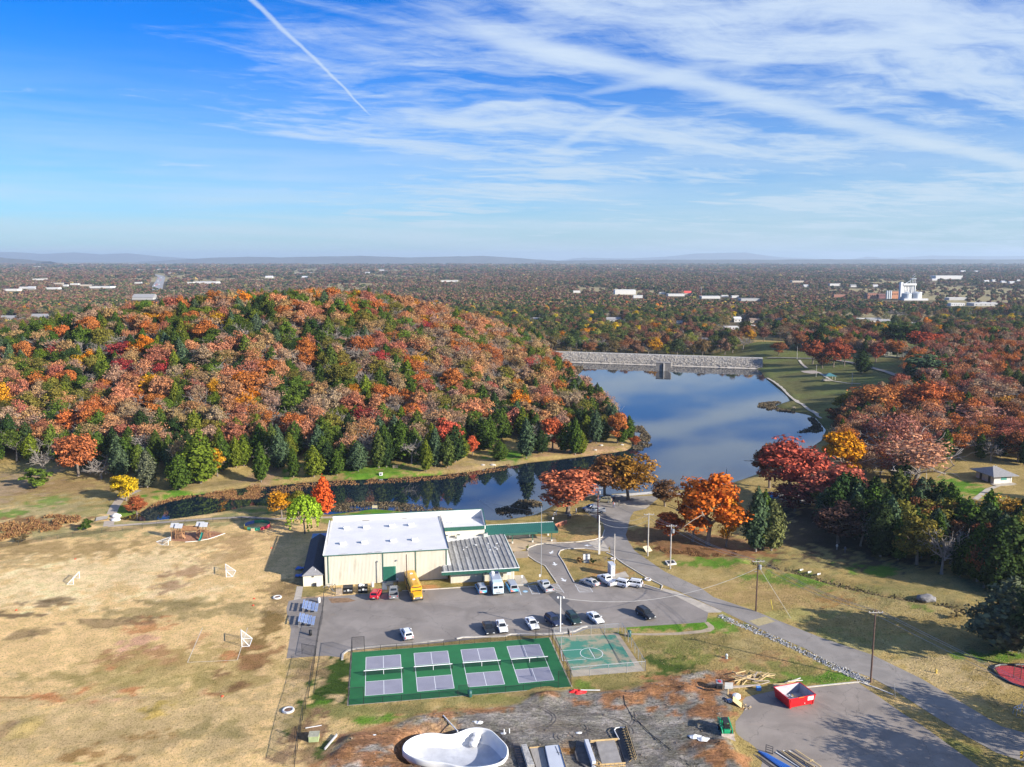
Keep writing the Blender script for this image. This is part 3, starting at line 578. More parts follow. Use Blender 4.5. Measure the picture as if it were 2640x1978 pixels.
struct(sheet('entrance_walk', gl('A5', [(210, 590), (640, 625), (655, 660), (560, 676), (480, 688), (410, 712), (330, 745), (240, 740)]), .018, pm('concrete_warm', (.50, .37, .23), .9, .12, .8, .01)))
struct(sheet('ramp_pad', gl('C4', [(505, 118), (635, 112), (690, 208), (640, 248), (560, 255), (540, 200)]), .03, CONC))
struct(sheet('ramp_pad', gl('A3', [(420, 1046), (475, 1046), (458, 1150), (392, 1166)]), .018, CONC))
struct(sheet('door_step', gl('A3', [(1160, 1005), (1200, 1005), (1200, 1075), (1155, 1075)]), .03, CONCW))
struct(sheet('lawn_path', gl('A6', [(1245, 176), (1500, 178), (1700, 170), (1900, 150), (1965, 130), (1955, 110), (1930, 85), (1960, 78), (2010, 115), (2018, 140), (1985, 162), (1880, 178), (1700, 192), (1500, 196), (1255, 192)]), .012, pm('dirt_path', (.40, .31, .21), .95, .15, 1.)))
struct(ribbon('garden_path', gl('A1', [(1195, 215), (1120, 245), (1040, 290), (990, 360), (955, 440), (935, 525)]), 2.6, .02, pm('path_concrete', (.44, .36, .28), .9, .1, 1.)))
struct(ribbon('field_path', gl('A1', [(935, 525), (1300, 500), (1700, 470), (2100, 445)]) + gl('A3', [(200, 462), (460, 458), (740, 448)]), 1.6, .015, pm('path_concrete', (.44, .36, .28), .9, .1, 1.)))
struct(sheet('footbridge_slab', gl('A1', [(835, 455), (940, 440), (925, 470), (825, 488)]), .25, CONC, False))
struct(ribbon('shore_walk', gl('C2', [(1240, 238), (1560, 215), (1900, 185), (2212, 170)]) , 2.4, .05, CONCW))
def seen_path(name, c, pts, w, mat, z=.06, n=4):
    P = [gp(c, x, y) for x, y in pts]; return struct(ribbon(name, [(p[0], p[1]) for p in P], w, z, mat))
seen_path('park_path', 'N4', [(0, 250), (60, 285), (130, 340), (200, 410), (260, 460), (340, 510), (420, 560), (470, 600)], 2.3, CONC)
seen_path('park_path', 'N4', [(275, 95), (300, 130), (340, 165)], 2.4, CONC)
seen_path('park_path', 'N4', [(450, 205), (560, 275), (690, 295), (800, 300)], 2.2, CONC)
seen_path('park_road', 'N4', [(0, 75), (250, 76), (420, 80)], 7, ASPH_R)
seen_path('park_road', 'N4', [(560, 90), (680, 105), (760, 120), (900, 155), (1060, 200), (1170, 240), (1130, 330), (1100, 440), (1070, 500)], 7.5, ASPH_R)
seen_path('park_road', 'N4', [(1170, 240), (1260, 262), (1400, 280)], 6, ASPH_R)
seen_path('park_path', 'N4', [(2130, 1160), (1990, 1180), (1900, 1215), (1790, 1300)], 1.6, CONC)

# painted markings
def mark(pts, w, c='A5', z=.024, name='line_marking'): return struct(ribbon(name, gl(c, pts), w, z, WHITE, False))
for a, b in (((810, 1025), (850, 1095)), ((915, 1020), (965, 1093)), ((850, 1096), (966, 1094)), ((405, 1035), (445, 1115)), ((470, 1035), (508, 1112)), ((448, 1112), (505, 1110)), ((660, 1025), (718, 1104)), ((322, 1050), (348, 1122))): mark([a, b], .10)
for i in range(6):
    t = (i + .5) / 6; mark([(810 + 40 * t, 1025 + 70 * t + 4), (915 + 50 * t, 1022 + 70 * t - 10)], .09)
    mark([(405 + 40 * t, 1035 + 80 * t + 3), (470 + 38 * t, 1035 + 77 * t - 6)], .09); mark([(600 + 50 * t, 1030 + 74 * t + 2), (662 + 54 * t, 1025 + 76 * t - 8)], .09)
def arrow(c, x, y, ang, L=2.2):
    p = g(c, x, y); mb = MB(); cs, sn = math.cos(ang), math.sin(ang)
    def W(a, b): return (p[0] + a * cs - b * sn, p[1] + a * sn + b * cs, .024)
    mb.add([W(-L / 2, -.2), (W(.1, -.2)), W(.1, .2), W(-L / 2, .2)], [(0, 1, 2, 3)]).add([W(.1, -.7), W(L / 2, 0), W(.1, .7)], [(0, 1, 2)])
    return struct(mb.build('arrow_marking', WHITE))
for a in ((610, 752, -1.9), (637, 852, -1.45), (713, 990, -1.2), (928, 692, math.pi + .02)): arrow('A5', *a)
# blue wheelchair mark
bl = MB(); p = g('A5', 383, 1090)
bl.lathe([(.55, 0), (.55, .001)], 16, (p[0], p[1], .022))
wc = MB(); wc.tube([(p[0] + .3 * math.cos(a), p[1] - .1 + .3 * math.sin(a), .026) for a in np.linspace(2.2, 6.6, 12)], .04, 4).tube([(p[0] - .05, p[1] + .35, .026), (p[0], p[1] + .05, .026), (p[0] + .3, p[1] + .02, .026), (p[0] + .45, p[1] - .35, .026)], .04, 4)
struct(bl.build('parking_symbol', pm('marking_blue', (.16, .42, .62), .7))); struct(wc.build('wheelchair_symbol', WHITE))
# yellow speed hump on the road and a dark trench cut across the lot
struct(ribbon('speed_hump', gl('B8', [(285, 78), (405, 45)]), 2.6, .03, pm('hump_paint', (.42, .34, .17), .85, .2, 2, stain=((.25, .22, .19), 1., .7))))
struct(sheet('dirt_wash', gl('A3', [(690, 1150), (860, 1145), (930, 1170), (860, 1185), (720, 1190)]), .021, pm('mud_wash', (.25, .15, .08), .95, .3, 1.2)))
# ---------------------------------------------------------------- trees
def foliage_mat(name, attr):
    m = bpy.data.materials.new(name); m.use_nodes = True; t = NT(m.node_tree); t.n.clear()
    if attr: a = t.node('ShaderNodeAttribute', attribute_name='tint', attribute_type='INSTANCER'); c = a.outputs['Color']
    else: c = t.node('ShaderNodeObjectInfo').outputs['Color']
    v = t.node('ShaderNodeAttribute', attribute_name='leaf').outputs['Fac']
    c2 = t.mix(t.smooth(v, 0.0, 1.0), t.mix(1.0, c, (.52, .55, .62), 'MULTIPLY'), t.mix(1.0, c, (1.42, 1.36, 1.15), 'MULTIPLY'))
    d = t.node('ShaderNodeBsdfDiffuse'); t.put(d.inputs[0], c2)
    tr = t.node('ShaderNodeBsdfTranslucent'); t.put(tr.inputs[0], c2)
    mx = t.node('ShaderNodeMixShader'); mx.inputs[0].default_value = .12; t.l.new(d.outputs[0], mx.inputs[1]); t.l.new(tr.outputs[0], mx.inputs[2])
    o = t.node('ShaderNodeOutputMaterial'); t.l.new(mx.outputs[0], o.inputs[0]); return m
FOL = foliage_mat('foliage', False); FOLI = foliage_mat('foliage_wood', True)
BARK = pm('bark', (.21, .165, .13), .9, .3, 6); BARKP = pm('bark_pale', (.25, .215, .185), .9, .25, 6)

def leaf_mesh(name, P, N, size, mat, rng, asp=1.0):
    n = len(P); up = rng.normal(size=(n, 3)); N = N / np.linalg.norm(N, axis=1, keepdims=True)
    a = np.cross(N, up); a /= np.linalg.norm(a, axis=1, keepdims=True) + 1e-9; b = np.cross(N, a)
    s = (size * rng.uniform(.6, 1.35, n))[:, None]
    V = np.stack([P + a * s, P + b * s * asp * .62 + a * s * .1, P - a * s, P - b * s * asp * .62 + a * s * .1], 1).reshape(-1, 3)
    me = bpy.data.meshes.new(name); me.vertices.add(4 * n); me.vertices.foreach_set('co', V.ravel())
    me.loops.add(4 * n); me.loops.foreach_set('vertex_index', np.arange(4 * n)); me.polygons.add(n)
    me.polygons.foreach_set('loop_start', np.arange(0, 4 * n, 4)); me.polygons.foreach_set('loop_total', np.full(n, 4)); me.update(calc_edges=True)
    at = me.attributes.new('leaf', 'FLOAT', 'POINT'); at.data.foreach_set('value', np.repeat(rng.random(n) ** 1.2, 4))
    me.materials.append(mat); return me
def usphere(rng, n):
    v = rng.normal(size=(n, 3)); return v / np.linalg.norm(v, axis=1, keepdims=True)
def oak_leaves(rng, n, lobes=26, rx=.36, rz=.30, cz=.62, fill=1.0):
    P = []; N = []; c = np.array((0, 0, cz))
    dirs = usphere(rng, lobes); dirs[:, 2] = np.abs(dirs[:, 2]) * rng.choice([1, 1, -.8], lobes)
    for k in range(lobes):
        q = c + dirs[k] * np.array((rx, rx, rz)) * rng.uniform(.35, .90); br = rng.uniform(.07, .15); m = int(n / lobes * rng.uniform(.6, 1.4))
        d = usphere(rng, m); d[:, 2] = d[:, 2] * .8 + .12; r = br * rng.uniform(.45, 1.1, m) ** .7
        P.append(q + d * r[:, None] * np.array((1.1, 1.1, .8))); nn = d + .55 * rng.normal(size=(m, 3)); nn[:, 2] += .35; N.append(nn)
    return np.concatenate(P), np.concatenate(N)
def cedar_leaves(rng, n, r0=.20, z0=.10, po=.72):
    z = z0 + (1 - z0) * (1 - np.sqrt(rng.random(n))) ** .95; a = rng.random(n) * 6.2832
    prof = np.sin(np.clip((z - z0) / (1 - z0) * .92 + .08, 0, 1) * math.pi) ** .6 * (1 - (z - z0) / (1 - z0)) ** .28
    lump = 1 + .34 * np.sin(a * 3 + z * 19) * np.sin(z * 27 + a * 2) + .22 * np.sin(a * 7 - z * 15)
    r = r0 * prof * lump * rng.uniform(.62, 1.08, n)
    P = np.stack([r * np.cos(a), r * np.sin(a), z + rng.normal(size=n) * .012], 1)
    N = np.stack([np.cos(a), np.sin(a), .45 + 0 * a], 1) + .5 * rng.normal(size=(n, 3)); return P, N
def limbs(rng, levels, kids, trunk_h=.34, spread=.9, r0=.021, mat=BARK, twig=.0022, name='trunk', split=False):
    mb = MB(); tw = MB()
    def grow(p, d, L, r, lv):
        q = p + d * L * .5 + Vector(rng.normal(size=3)) * L * .06; e = q + (d + Vector(rng.normal(size=3)) * .18).normalized() * L * .5
        (tw if split and lv >= 2 else mb).tube([p, q, e], [r, r * .8, max(r * .55, twig)], 5 if lv < 1 else 3, False)
        if lv >= levels: return
        for k in range(kids[lv]):
            t = rng.uniform(.35, 1.0); o = p.lerp(q, t * 2) if t < .5 else q.lerp(e, t * 2 - 1)
            nd = (d * .75 + Vector((rng.normal(), rng.normal(), rng.normal() * .55 + .18)) * spread).normalized()
            grow(o, nd, L * rng.uniform(.5, .8), max(r * .55, twig), lv + 1)
    top = Vector((rng.normal() * .02, rng.normal() * .02, trunk_h)); mb.tube([(0, 0, -.03), (0, 0, .05), top], [r0 * 1.5, r0, r0 * .8], 7, False)
    for k in range(kids[0] + 1):
        a = k * 2.4 + rng.random(); d = Vector((math.cos(a) * .8, math.sin(a) * .8, rng.uniform(.35, 1.2))).normalized()
        grow(top - Vector((0, 0, rng.random() * .08)), d, rng.uniform(.24, .36), r0 * .6, 1)
    return (mb, tw)

rng = np.random.default_rng(3)
PROTO = {}   # kind -> list of (trunk mesh, crown mesh, instanced crown mesh, instanced trunk mesh)
def retag(me, name, mat):
    c = me.copy(); c.name = name; c.materials.clear(); c.materials.append(mat); return c
def proto(kind, PN, size, trunk, tmat, asp=1.0):
    P, N = PN; me = leaf_mesh('crown', P, N, size, FOL, rng, asp)
    PROTO.setdefault(kind, []).append((trunk.mesh('trunk', tmat), me, retag(me, 'crown', FOLI)))
for k in range(5): proto('oak', oak_leaves(rng, 4300, 30 + 5 * k, .33 + .02 * k, .40, .52), .0235, limbs(rng, 2, (4, 3), .32)[0], BARK)
for k in range(3): proto('tall', oak_leaves(rng, 4000, 30, .25 + .03 * k, .44, .51), .023, limbs(rng, 2, (4, 3), .30)[0], BARK)
for k in range(4): proto('sparse', oak_leaves(rng, 1900, 40, .38, .34, .58), .018, limbs(rng, 3, (5, 4, 3), .30, twig=.003)[0], BARKP)
for k in range(5): proto('cedar', cedar_leaves(rng, 4000, .20 + .018 * k, .09), .021, MB().tube([(0, 0, -.03), (0, 0, .2), (0, 0, .8)], [.018, .014, .004], 6, False), BARKP, 1.3)
for k in range(2): proto('pine', oak_leaves(rng, 2000, 26, .20, .36, .60), .026, MB().tube([(0, 0, -.03), (0, 0, .3), (.01, 0, .9)], [.02, .016, .004], 6, False), BARKP, 1.3)
for k in range(4):
    mb, tw = limbs(rng, 3, (6, 5, 4), .28, 1.0, .022, twig=.0034, split=True); tm = tw.mesh('crown', BARKP)
    PROTO.setdefault('bare', []).append((mb.mesh('trunk', BARKP), tm, tm))
def willow_leaves(rng, n):
    P = []; N = []
    for k in range(150):
        a = rng.random() * 6.283; r = .40 * math.sqrt(rng.random()); z1 = .97 - 1.5 * r * r * 1.2 + rng.normal() * .03; L = rng.uniform(.25, .6) * (.5 + r); m = n // 150
        t = rng.random(m); rr = r + .06 * t; P.append(np.stack([rr * np.cos(a) + rng.normal(size=m) * .015, rr * np.sin(a) + rng.normal(size=m) * .015, np.maximum(z1 - L * t, .06)], 1))
        N.append(np.stack([np.cos(a) + 0 * t, np.sin(a) + 0 * t, .3 + 0 * t], 1) + .5 * rng.normal(size=(m, 3)))
    return np.concatenate(P), np.concatenate(N)
proto('willow', willow_leaves(rng, 6000), .018, limbs(rng, 2, (4, 3), .34)[0], BARK, 1.6)
def shrub_leaves(rng, n): 
    P, N = oak_leaves(rng, n, 16, .5, .42, .45); P[:, 2] = np.maximum(P[:, 2], .02); return P, N
for k in range(2): proto('shrub', shrub_leaves(rng, 1300), .05, MB().tube([(0, 0, -.05), (0, 0, .4)], [.03, .02], 5, False), BARK)

NAMES = dict(oak='oak_tree', tall='maple_tree', sparse='oak_tree', cedar='cedar_tree', pine='pine_tree', bare='bare_tree', willow='willow_tree', shrub='shrub')
CATS = dict(oak='tree', tall='tree', sparse='tree', cedar='cedar tree', pine='pine tree', bare='bare tree', willow='willow', shrub='shrub')
TREES = []       # (x, y, radius) of planted individuals
def plant(kind, x, y, h, w=None, col=(.2, .2, .05), label=None, group=None, z=None, var=None, name=None, cat=None):
    L = PROTO[kind]; tk, cr, _ = L[(var if var is not None else random.randrange(1000)) % len(L)]
    e = thing(name or NAMES[kind], label, cat or CATS[kind], (x, y, hz(x, y) if z is None else z), random.random() * 6.28, group); e.scale = ((w or h), (w or h), h)
    a = ob('trunk', tk, e); b = ob('crown', cr, e)
    b.color = (*col, 1); TREES.append((x, y, h)); return e
def hero(kind, c, bx, by, ty, col, label, wpx=None, var=None, group=None, h=None, name=None, cat=None):
    """a tree read off the photo: foot at (bx,by), top at row ty, crown width wpx, all in crop units"""
    p = gp(c, bx, by); hh = h or max(1.5, htop(p, c, ty) - p[2]); full = dict(oak=.66, tall=.54, sparse=.74, cedar=.46, pine=.46, bare=.85, willow=.85, shrub=1.0)[kind]
    w = None
    if wpx: w = wpx * CROP[c][2] * math.hypot(p[1], CAMH - p[2]) / FPX / full
    return plant(kind, p[0], p[1], hh, w, col, label, group, p[2], var, name, cat)

RUST = (.45, .15, .045); SALM = (.47, .215, .11); ROSE = (.38, .14, .09); TANB = (.39, .24, .115); GOLD = (.55, .27, .02); CRIM = (.36, .05, .05); OLIV = (.19, .165, .035); GRNO = (.11, .16, .025); DUSK = (.36, .235, .155); ORNG = (.56, .19, .02); BRWN = (.22, .085, .04); YELL = (.62, .42, .02)
CGR = (.065, .105, .018); CBL = (.075, .115, .06); CYE = (.135, .165, .02); CDK = (.035, .06, .02); CGY = (.13, .15, .09)
# -- trees one can point at
hero('oak', 'C2', 515, 515, -305, (.50, .15, .075), 'broad salmon-red oak beside the brick wall by the water', 1060, 0)
hero('oak', 'C2', 1095, 275, -460, (.27, .12, .05), 'dark russet oak behind the parked truck at the shore', 760, 1)
hero('oak', 'C2', 1470, 292, -530, (.33, .165, .03), 'olive and orange oak on the grass strip by the lake', 800, 2)
hero('tall', 'C2', 2050, 402, -70, (.17, .09, .045), 'small dark maple beside the lakeside landing', 400, 0)
hero('tall', 'A5', 1640, 640, 370, (.56, .135, .04), 'small red-orange maple behind the twin utility poles', 260, 1)
hero('tall', 'A5', 1960, 690, 0, (.62, .16, .025), 'big bright orange maple beside the road', 500, 2)
hero('tall', 'A5', 1830, 660, 130, (.58, .135, .03), 'red-orange maple crowding the big orange maple', 280, 1)
hero('tall', 'A5', 2120, 700, 190, (.62, .25, .02), 'golden orange maple beside the three cedars', 210, 0)
hero('cedar', 'B7', 300, 615, 145, CBL, 'tall grey-green cedar, first of three beside the orange maple', 190, 0)
hero('cedar', 'B7', 352, 600, 170, CGR, 'green cedar standing between two cedars beside the ditch', 160, 1)
hero('cedar', 'B7', 410, 608, 235, (.15, .16, .06), 'dull olive cedar, last of three beside the ditch', 190, 2)
for i, a in enumerate([('oak', 'N4', 10, 1200, 740, BRWN, 'dark purple-brown oak at the water beside the side road', 320), ('oak', 'N4', 190, 1290, 715, (.42, .09, .06), 'tall wine-red oak with open crown in front of the lake', 560), ('oak', 'P', 2160, 1400, 1285, (.10, .055, .045), 'dark purple-brown tree at the front of the dark woods', 120), ('oak', 'P', 2050, 1318, 1235, (.20, .06, .05), 'low maroon tree between the cedars and side road', 110), ('oak', 'P', 2255, 1075, 985, (.40, .15, .06), 'rust oak beside the park road bend', 130),
        ('oak', 'N4', 640, 1150, 635, (.62, .27, .015), 'rounded golden-orange maple near the lake edge', 420), ('oak', 'N4', 560, 1420, 955, (.44, .12, .08), 'pinkish red oak beside the side road', 560),
        ('sparse', 'N4', 1260, 1190, 700, (.52, .26, .16), 'wide pale peach oak with bare limbs beside the restroom lawn', 720), ('sparse', 'N4', 1120, 1050, 510, (.38, .16, .12), 'dusty pink oak with pale branches above the side road', 520),
        ('oak', 'N4', 950, 610, 285, (.50, .19, .06), 'orange-topped oak beside the park road', 300), ('oak', 'N4', 720, 600, 330, (.27, .21, .03), 'yellow-green oak beside the park road', 320), ('oak', 'N4', 1330, 590, 245, (.50, .14, .05), 'coral-orange oak across the park road', 360),
        ('sparse', 'N4', 1850, 700, 470, (.46, .22, .16), 'broad pale pink oak with grey limbs on the right slope', 700), ('sparse', 'N4', 1960, 500, 240, DUSK, 'grey leafless-looking oak on the wooded slope', 420), ('oak', 'N4', 2060, 560, 380, (.50, .24, .04), 'amber oak on the wooded slope', 260),
        ('oak', 'N4', 600, 640, 480, BRWN, 'small dark russet oak by the shore path', 230), ('oak', 'N4', 760, 720, 510, (.20, .13, .05), 'dark olive-brown oak beside the shore path', 260), ('sparse', 'N4', 2190, 920, 640, (.48, .15, .10), 'coral pink oak behind the restroom', 420),
        ('pine', 'N4', 1320, 300, 30, CBL, 'blue-green pine cluster beside the park road bend', 330), ('pine', 'M4', 1110, 880, 640, CDK, 'tall dark conifer in front of a white house', 300)]):
    hero(*a, var=i)
hero('cedar', 'B7', 1300, 420, 20, (.10, .115, .03), 'pointed green cedar in front of the peach oak', 230, 0)
hero('cedar', 'B7', 2095, 870, 350, (.055, .085, .025), 'dark full cedar on the bank of the ditch', 330, 1)
hero('cedar', 'B7', 2110, 1320, 800, CGY, 'grey-green cedar with heavy limbs above the red mulch bed', 520, 1)
hero('sparse', 'B7', 2060, 540, 150, (.52, .28, .05), 'wide amber-topped tree with bare forks near the restroom path', 420, 2)
hero('bare', 'B7', 1800, 500, 240, TANB, 'bare purple-grey tree between the dark cedars and restroom path', 260, 0)
hero('tall', 'A1', 1090, 305, 60, YELL, 'small bright yellow tree beside the garden path', 205, 0)
hero('tall', 'A1', 1035, 275, 75, (.55, .36, .02), 'yellow sapling tucked behind the small bright yellow tree', 120, 1)
hero('oak', 'A1', 1185, 440, 245, (.40, .12, .05), 'rusty round shrub tree at the end of the inlet', 175, 1)
hero('willow', 'A3', 490, 590, 255, (.30, .44, .035), 'yellow-green weeping willow beside the gym', 300, 0)
hero('tall', 'A3', 290, 450, 195, (.55, .25, .02), 'amber tree behind the willow', 190, 1)
hero('tall', 'A3', 430, 440, 190, (.22, .20, .03), 'olive tree behind the willow', 160, 2)
hero('cedar', 'A3', 650, 425, 85, (.68, .12, .03), 'brilliant red-orange bald cypress behind the willow', 165, 3, name='cypress_tree', cat='cypress tree')
for a in [('shrub', 'A1', 315, 190, 0, GRNO, 'large green thicket at the edge of the woods', 300), ('shrub', 'A1', 745, 555, 455, (.06, .10, .02), 'dark green bush beside the footbridge', 155), ('shrub', 'A1', 190, 660, 590, (.14, .10, .05), 'dark scrub in front of the field fence end', 120),
          ('shrub', 'A5', 850, 845, 785, (.20, .10, .04), 'reddish bush beside the marquee sign', 60), ('shrub', 'A5', 965, 850, 790, CDK, 'dark rounded bush beside the marquee sign', 60), ('shrub', 'A5', 402, 725, 703, (.22, .26, .05), 'small clipped yellow-green bush by the drive', 28), ('shrub', 'B7', 1715, 1090, 1035, (.25, .19, .09), 'small pale bush beside the ditch', 90),
          ('bare', 'A5', 1070, 830, 765, DUSK, 'small bare whitish shrub beside the marquee', 60), ('oak', 'N3', 910, 815, 495, RUST, 'bright orange-red oak at the tip of the wooded headland', 185), ('oak', 'N3', 350, 875, 545, (.52, .125, .05), 'coral red oak among cedars on the inlet bank', 250), ('tall', 'N3', 1060, 840, 745, (.36, .09, .03), 'rust red bush at the headland waterline', 80),
          ('oak', 'N2', 1660, 900, 565, (.50, .10, .06), 'scarlet oak above the sunny inlet bank', 230), ('tall', 'N2', 1870, 915, 730, (.60, .12, .05), 'small vivid red maple at the edge of the inlet lawn', 100), ('tall', 'N1', 1880, 1100, 830, GOLD, 'golden maple at the edge of the hillside wood', 150), ('cedar', 'N1', 1550, 1215, 900, CGR, 'bright green cedar, one of a pair at the woods edge', 190), ('cedar', 'N1', 1735, 1160, 690, (.12, .165, .02), 'large yellow-green cedar at the woods edge', 330), ('cedar', 'N1', 1275, 1200, 870, (.12, .13, .08), 'grey-olive cedar beside the garden path', 170),
          ('bare', 'N1', 380, 1110, 740, DUSK, 'bare grey tree standing at the field edge of the wood', 250), ('bare', 'N1', 880, 1120, 860, DUSK, 'bare spreading tree leaning over the yellow sapling', 330), ('oak', 'N1', 680, 1100, 680, (.46, .15, .06), 'tall orange-red oak at the corner of the wood', 330), ('oak', 'N1', 1060, 110, -90, (.30, .05, .05), 'crimson round tree high in the hillside wood', 210), ('oak', 'N1', 800, 190, -20, (.58, .22, .02), 'orange maple in the middle of the hillside wood', 170), ('oak', 'N1', 660, 230, 40, (.55, .30, .02), 'golden maple in the middle of the hillside wood', 200), ('oak', 'N2', 810, 290, 100, (.60, .17, .015), 'vivid orange maple in the hillside wood', 210)]:
    hero(*a)
COLNAME = [(CGR, 'deep green'), (RUST, 'rust-orange'), (SALM, 'salmon-orange'), (ROSE, 'dull rose-red'), (TANB, 'tan-brown'), (GOLD, 'golden yellow'), (CRIM, 'crimson'), (OLIV, 'olive'), (GRNO, 'leafy green'), (DUSK, 'dusty pink-grey'), (ORNG, 'bright orange'), (BRWN, 'dark russet')]
CEDNAME = [(CGR, 'mid-green'), (CYE, 'yellow-green'), (CBL, 'blue-green'), (CDK, 'dark green'), (CGY, 'grey-green')]
def nearest_name(c, L): return min(L, key=lambda q: sum(abs(a / (max(c) + .02) - b / (max(q[0]) + .02)) for a, b in zip(c, q[0])) + .8 * abs(max(c) - max(q[0])))[1]
def spot(x, y):
    if x > 60: return 'in the dark woods beyond the ditch' if y < 235 else ('round the restroom hut' if y < 300 else 'on the slope above the park road')
    f = y - float(np.interp(x, bxs, bys)); a = 'at the foot of' if f < 35 else ('halfway up' if f < 85 else 'high on')
    return a + ' the wooded hill ' + ('past the dry field' if x < -115 else 'above the garden path' if x < -72 else 'opposite the gymnasium' if x < -20 else 'beside the headland')
# front row of cedars along the inlet lawn, trunks showing
row = [('N2', x, by, ty, w) for x, by, ty, w in ((45, 1150, 800, 130), (325, 1110, 840, 95), (500, 1105, 830, 150), (205, 1045, 700, 130), (145, 1000, 640, 120), (625, 1075, 790, 150), (700, 1090, 860, 110), (745, 1030, 800, 110), (860, 1030, 780, 120), (883, 1055, 790, 130), (1062, 1028, 700, 130), (1128, 1020, 740, 120), (1112, 1000, 640, 120), (1250, 960, 600, 170), (1470, 1060, 770, 80), (1550, 1020, 660, 110), (1655, 1025, 740, 120), (1720, 980, 650, 150), (1980, 870, 600, 170), (2110, 965, 790, 110), (1790, 940, 760, 110))] + \
      [('N3', x, by, ty, w) for x, by, ty, w in ((125, 945, 590, 130), (150, 905, 650, 90), (250, 900, 690, 120), (452, 890, 640, 110), (545, 915, 590, 110), (600, 910, 700, 90), (725, 815, 520, 100), (790, 800, 600, 90), (680, 770, 500, 110), (950, 815, 580, 100), (1010, 790, 570, 90), (640, 780, 560, 100))]
CEDCOLS = [CGR, CGR, CYE, CBL, (.09, .12, .03), CDK]
for i, (c, x, by, ty, w) in enumerate(row):
    q = gp(c, x, by); nm = nearest_name(CEDCOLS[i % 6], CEDNAME) + ' front-row cedar with bare trunk foot under the wooded hill' + spot(q[0], q[1]).split('wooded hill')[-1]; hero('cedar', c, x, by, ty, CEDCOLS[i % 6], nm, w * 1.15, i, nm)

# -- the wood on the hill and on the right: individuals first, what is left over as one mass
def proj(x, y, z):
    dz = z - CAMH; yc = y * math.cos(PIT) - dz * math.sin(PIT); u = y * math.sin(PIT) + dz * math.cos(PIT)
    return PW / 2 + FPX * x / yc, PH / 2 - FPX * u / yc
def scatter(x0, x1, y0, y1, sp, seed):
    r = np.random.default_rng(seed); X, Y = np.meshgrid(np.arange(x0, x1, sp), np.arange(y0, y1, sp)); X = X + (np.arange(X.shape[0]) % 2)[:, None] * sp / 2
    return (X + r.uniform(-.38, .38, X.shape) * sp).ravel(), (Y + r.uniform(-.38, .38, X.shape) * sp).ravel(), r
BIRDS = []
X, Y, r_ = scatter(-340, 62, 225, 560, 5.7, 21)
cyv = np.interp(X, CRESTX, CRESTY); fyv = np.interp(X, bxs, bys); fyv = np.where(X > bxs[-4], np.interp(X, bxs[-4:], bys[-4:]), fyv)
lk = sdist(X, Y, LAKE)
ok = (Y > fyv + 4.5) & (Y < cyv + 75) & (lk > 3) & (np.abs(X) < Y * .72 + 20)
X, Y, cyv, fyv, lk = X[ok], Y[ok], cyv[ok], fyv[ok], lk[ok]; Zt = hfun(X, Y)
CLEARINGS = [gp('M1', 330, 600), gp('M1', 60, 610)]
cand = []
HC = [RUST, SALM, ROSE, TANB, GOLD, CRIM, OLIV, GRNO, DUSK, ORNG]
def colour_jit(c, r, a=.16):
    k = r.uniform(1 - a, 1 + a); return tuple(float(np.clip(v * k * r.uniform(1 - a * .5, 1 + a * .5), .01, .8)) for v in c)
for i in range(len(X)):
    x, y = X[i], Y[i]; edge = min((y - fyv[i]), lk[i] * 1.0); n = float(fbm(x, y, 38, 3)); n2 = float(fbm(x + 500, y, 30, 3))
    left = 1 - sstep(x, -140, -20); up = sstep(y - fyv[i], 30, 110)
    pc = .24 + .70 * (n - .5) + .36 * left * up - .16 * (1 - left) * up
    if edge < 26: pc += .62 * (1 - edge / 26)
    pb = .10 + .07 * up * (1 - left)
    u = r_.random()
    if any(math.hypot(x - q[0], y - q[1]) < 13 for q in CLEARINGS): continue
    if any(math.hypot(x - q[0], y - q[1]) < 3.2 for q in TREES): continue
    if u < pc and edge > 30 and r_.random() < .5: k = 'oak'; h = r_.uniform(8, 12); col = colour_jit([CGR, (.10, .13, .025), CDK, CYE][int(r_.integers(4))], r_)
    elif u < pc: k = 'cedar'; h = r_.uniform(9, 13.5); col = colour_jit([CGR, CGR, CYE, CBL, CDK, (.10, .13, .025)][int(r_.integers(6))], r_)
    elif u < pc + pb: k = 'bare'; h = r_.uniform(10, 14); col = DUSK
    else:
        k = 'sparse' if r_.random() < .38 + .2 * (1 - left) else 'oak'; h = r_.uniform(9.5, 14.5)
        w = np.array([1.6, 3.0, 1.9, 3.0, .35, .15, 1.9 + 1.2 * left, 1.3 + 1.2 * left, 2.8 + 2 * (1 - left), .3]); w = w * (1 + 2.5 * (np.arange(10) == int(n2 * 17) % 10)); j = int(r_.choice(10, p=w / w.sum())); col = colour_jit(HC[j], r_)
    cand.append((k, x, y, Zt[i], h, col))
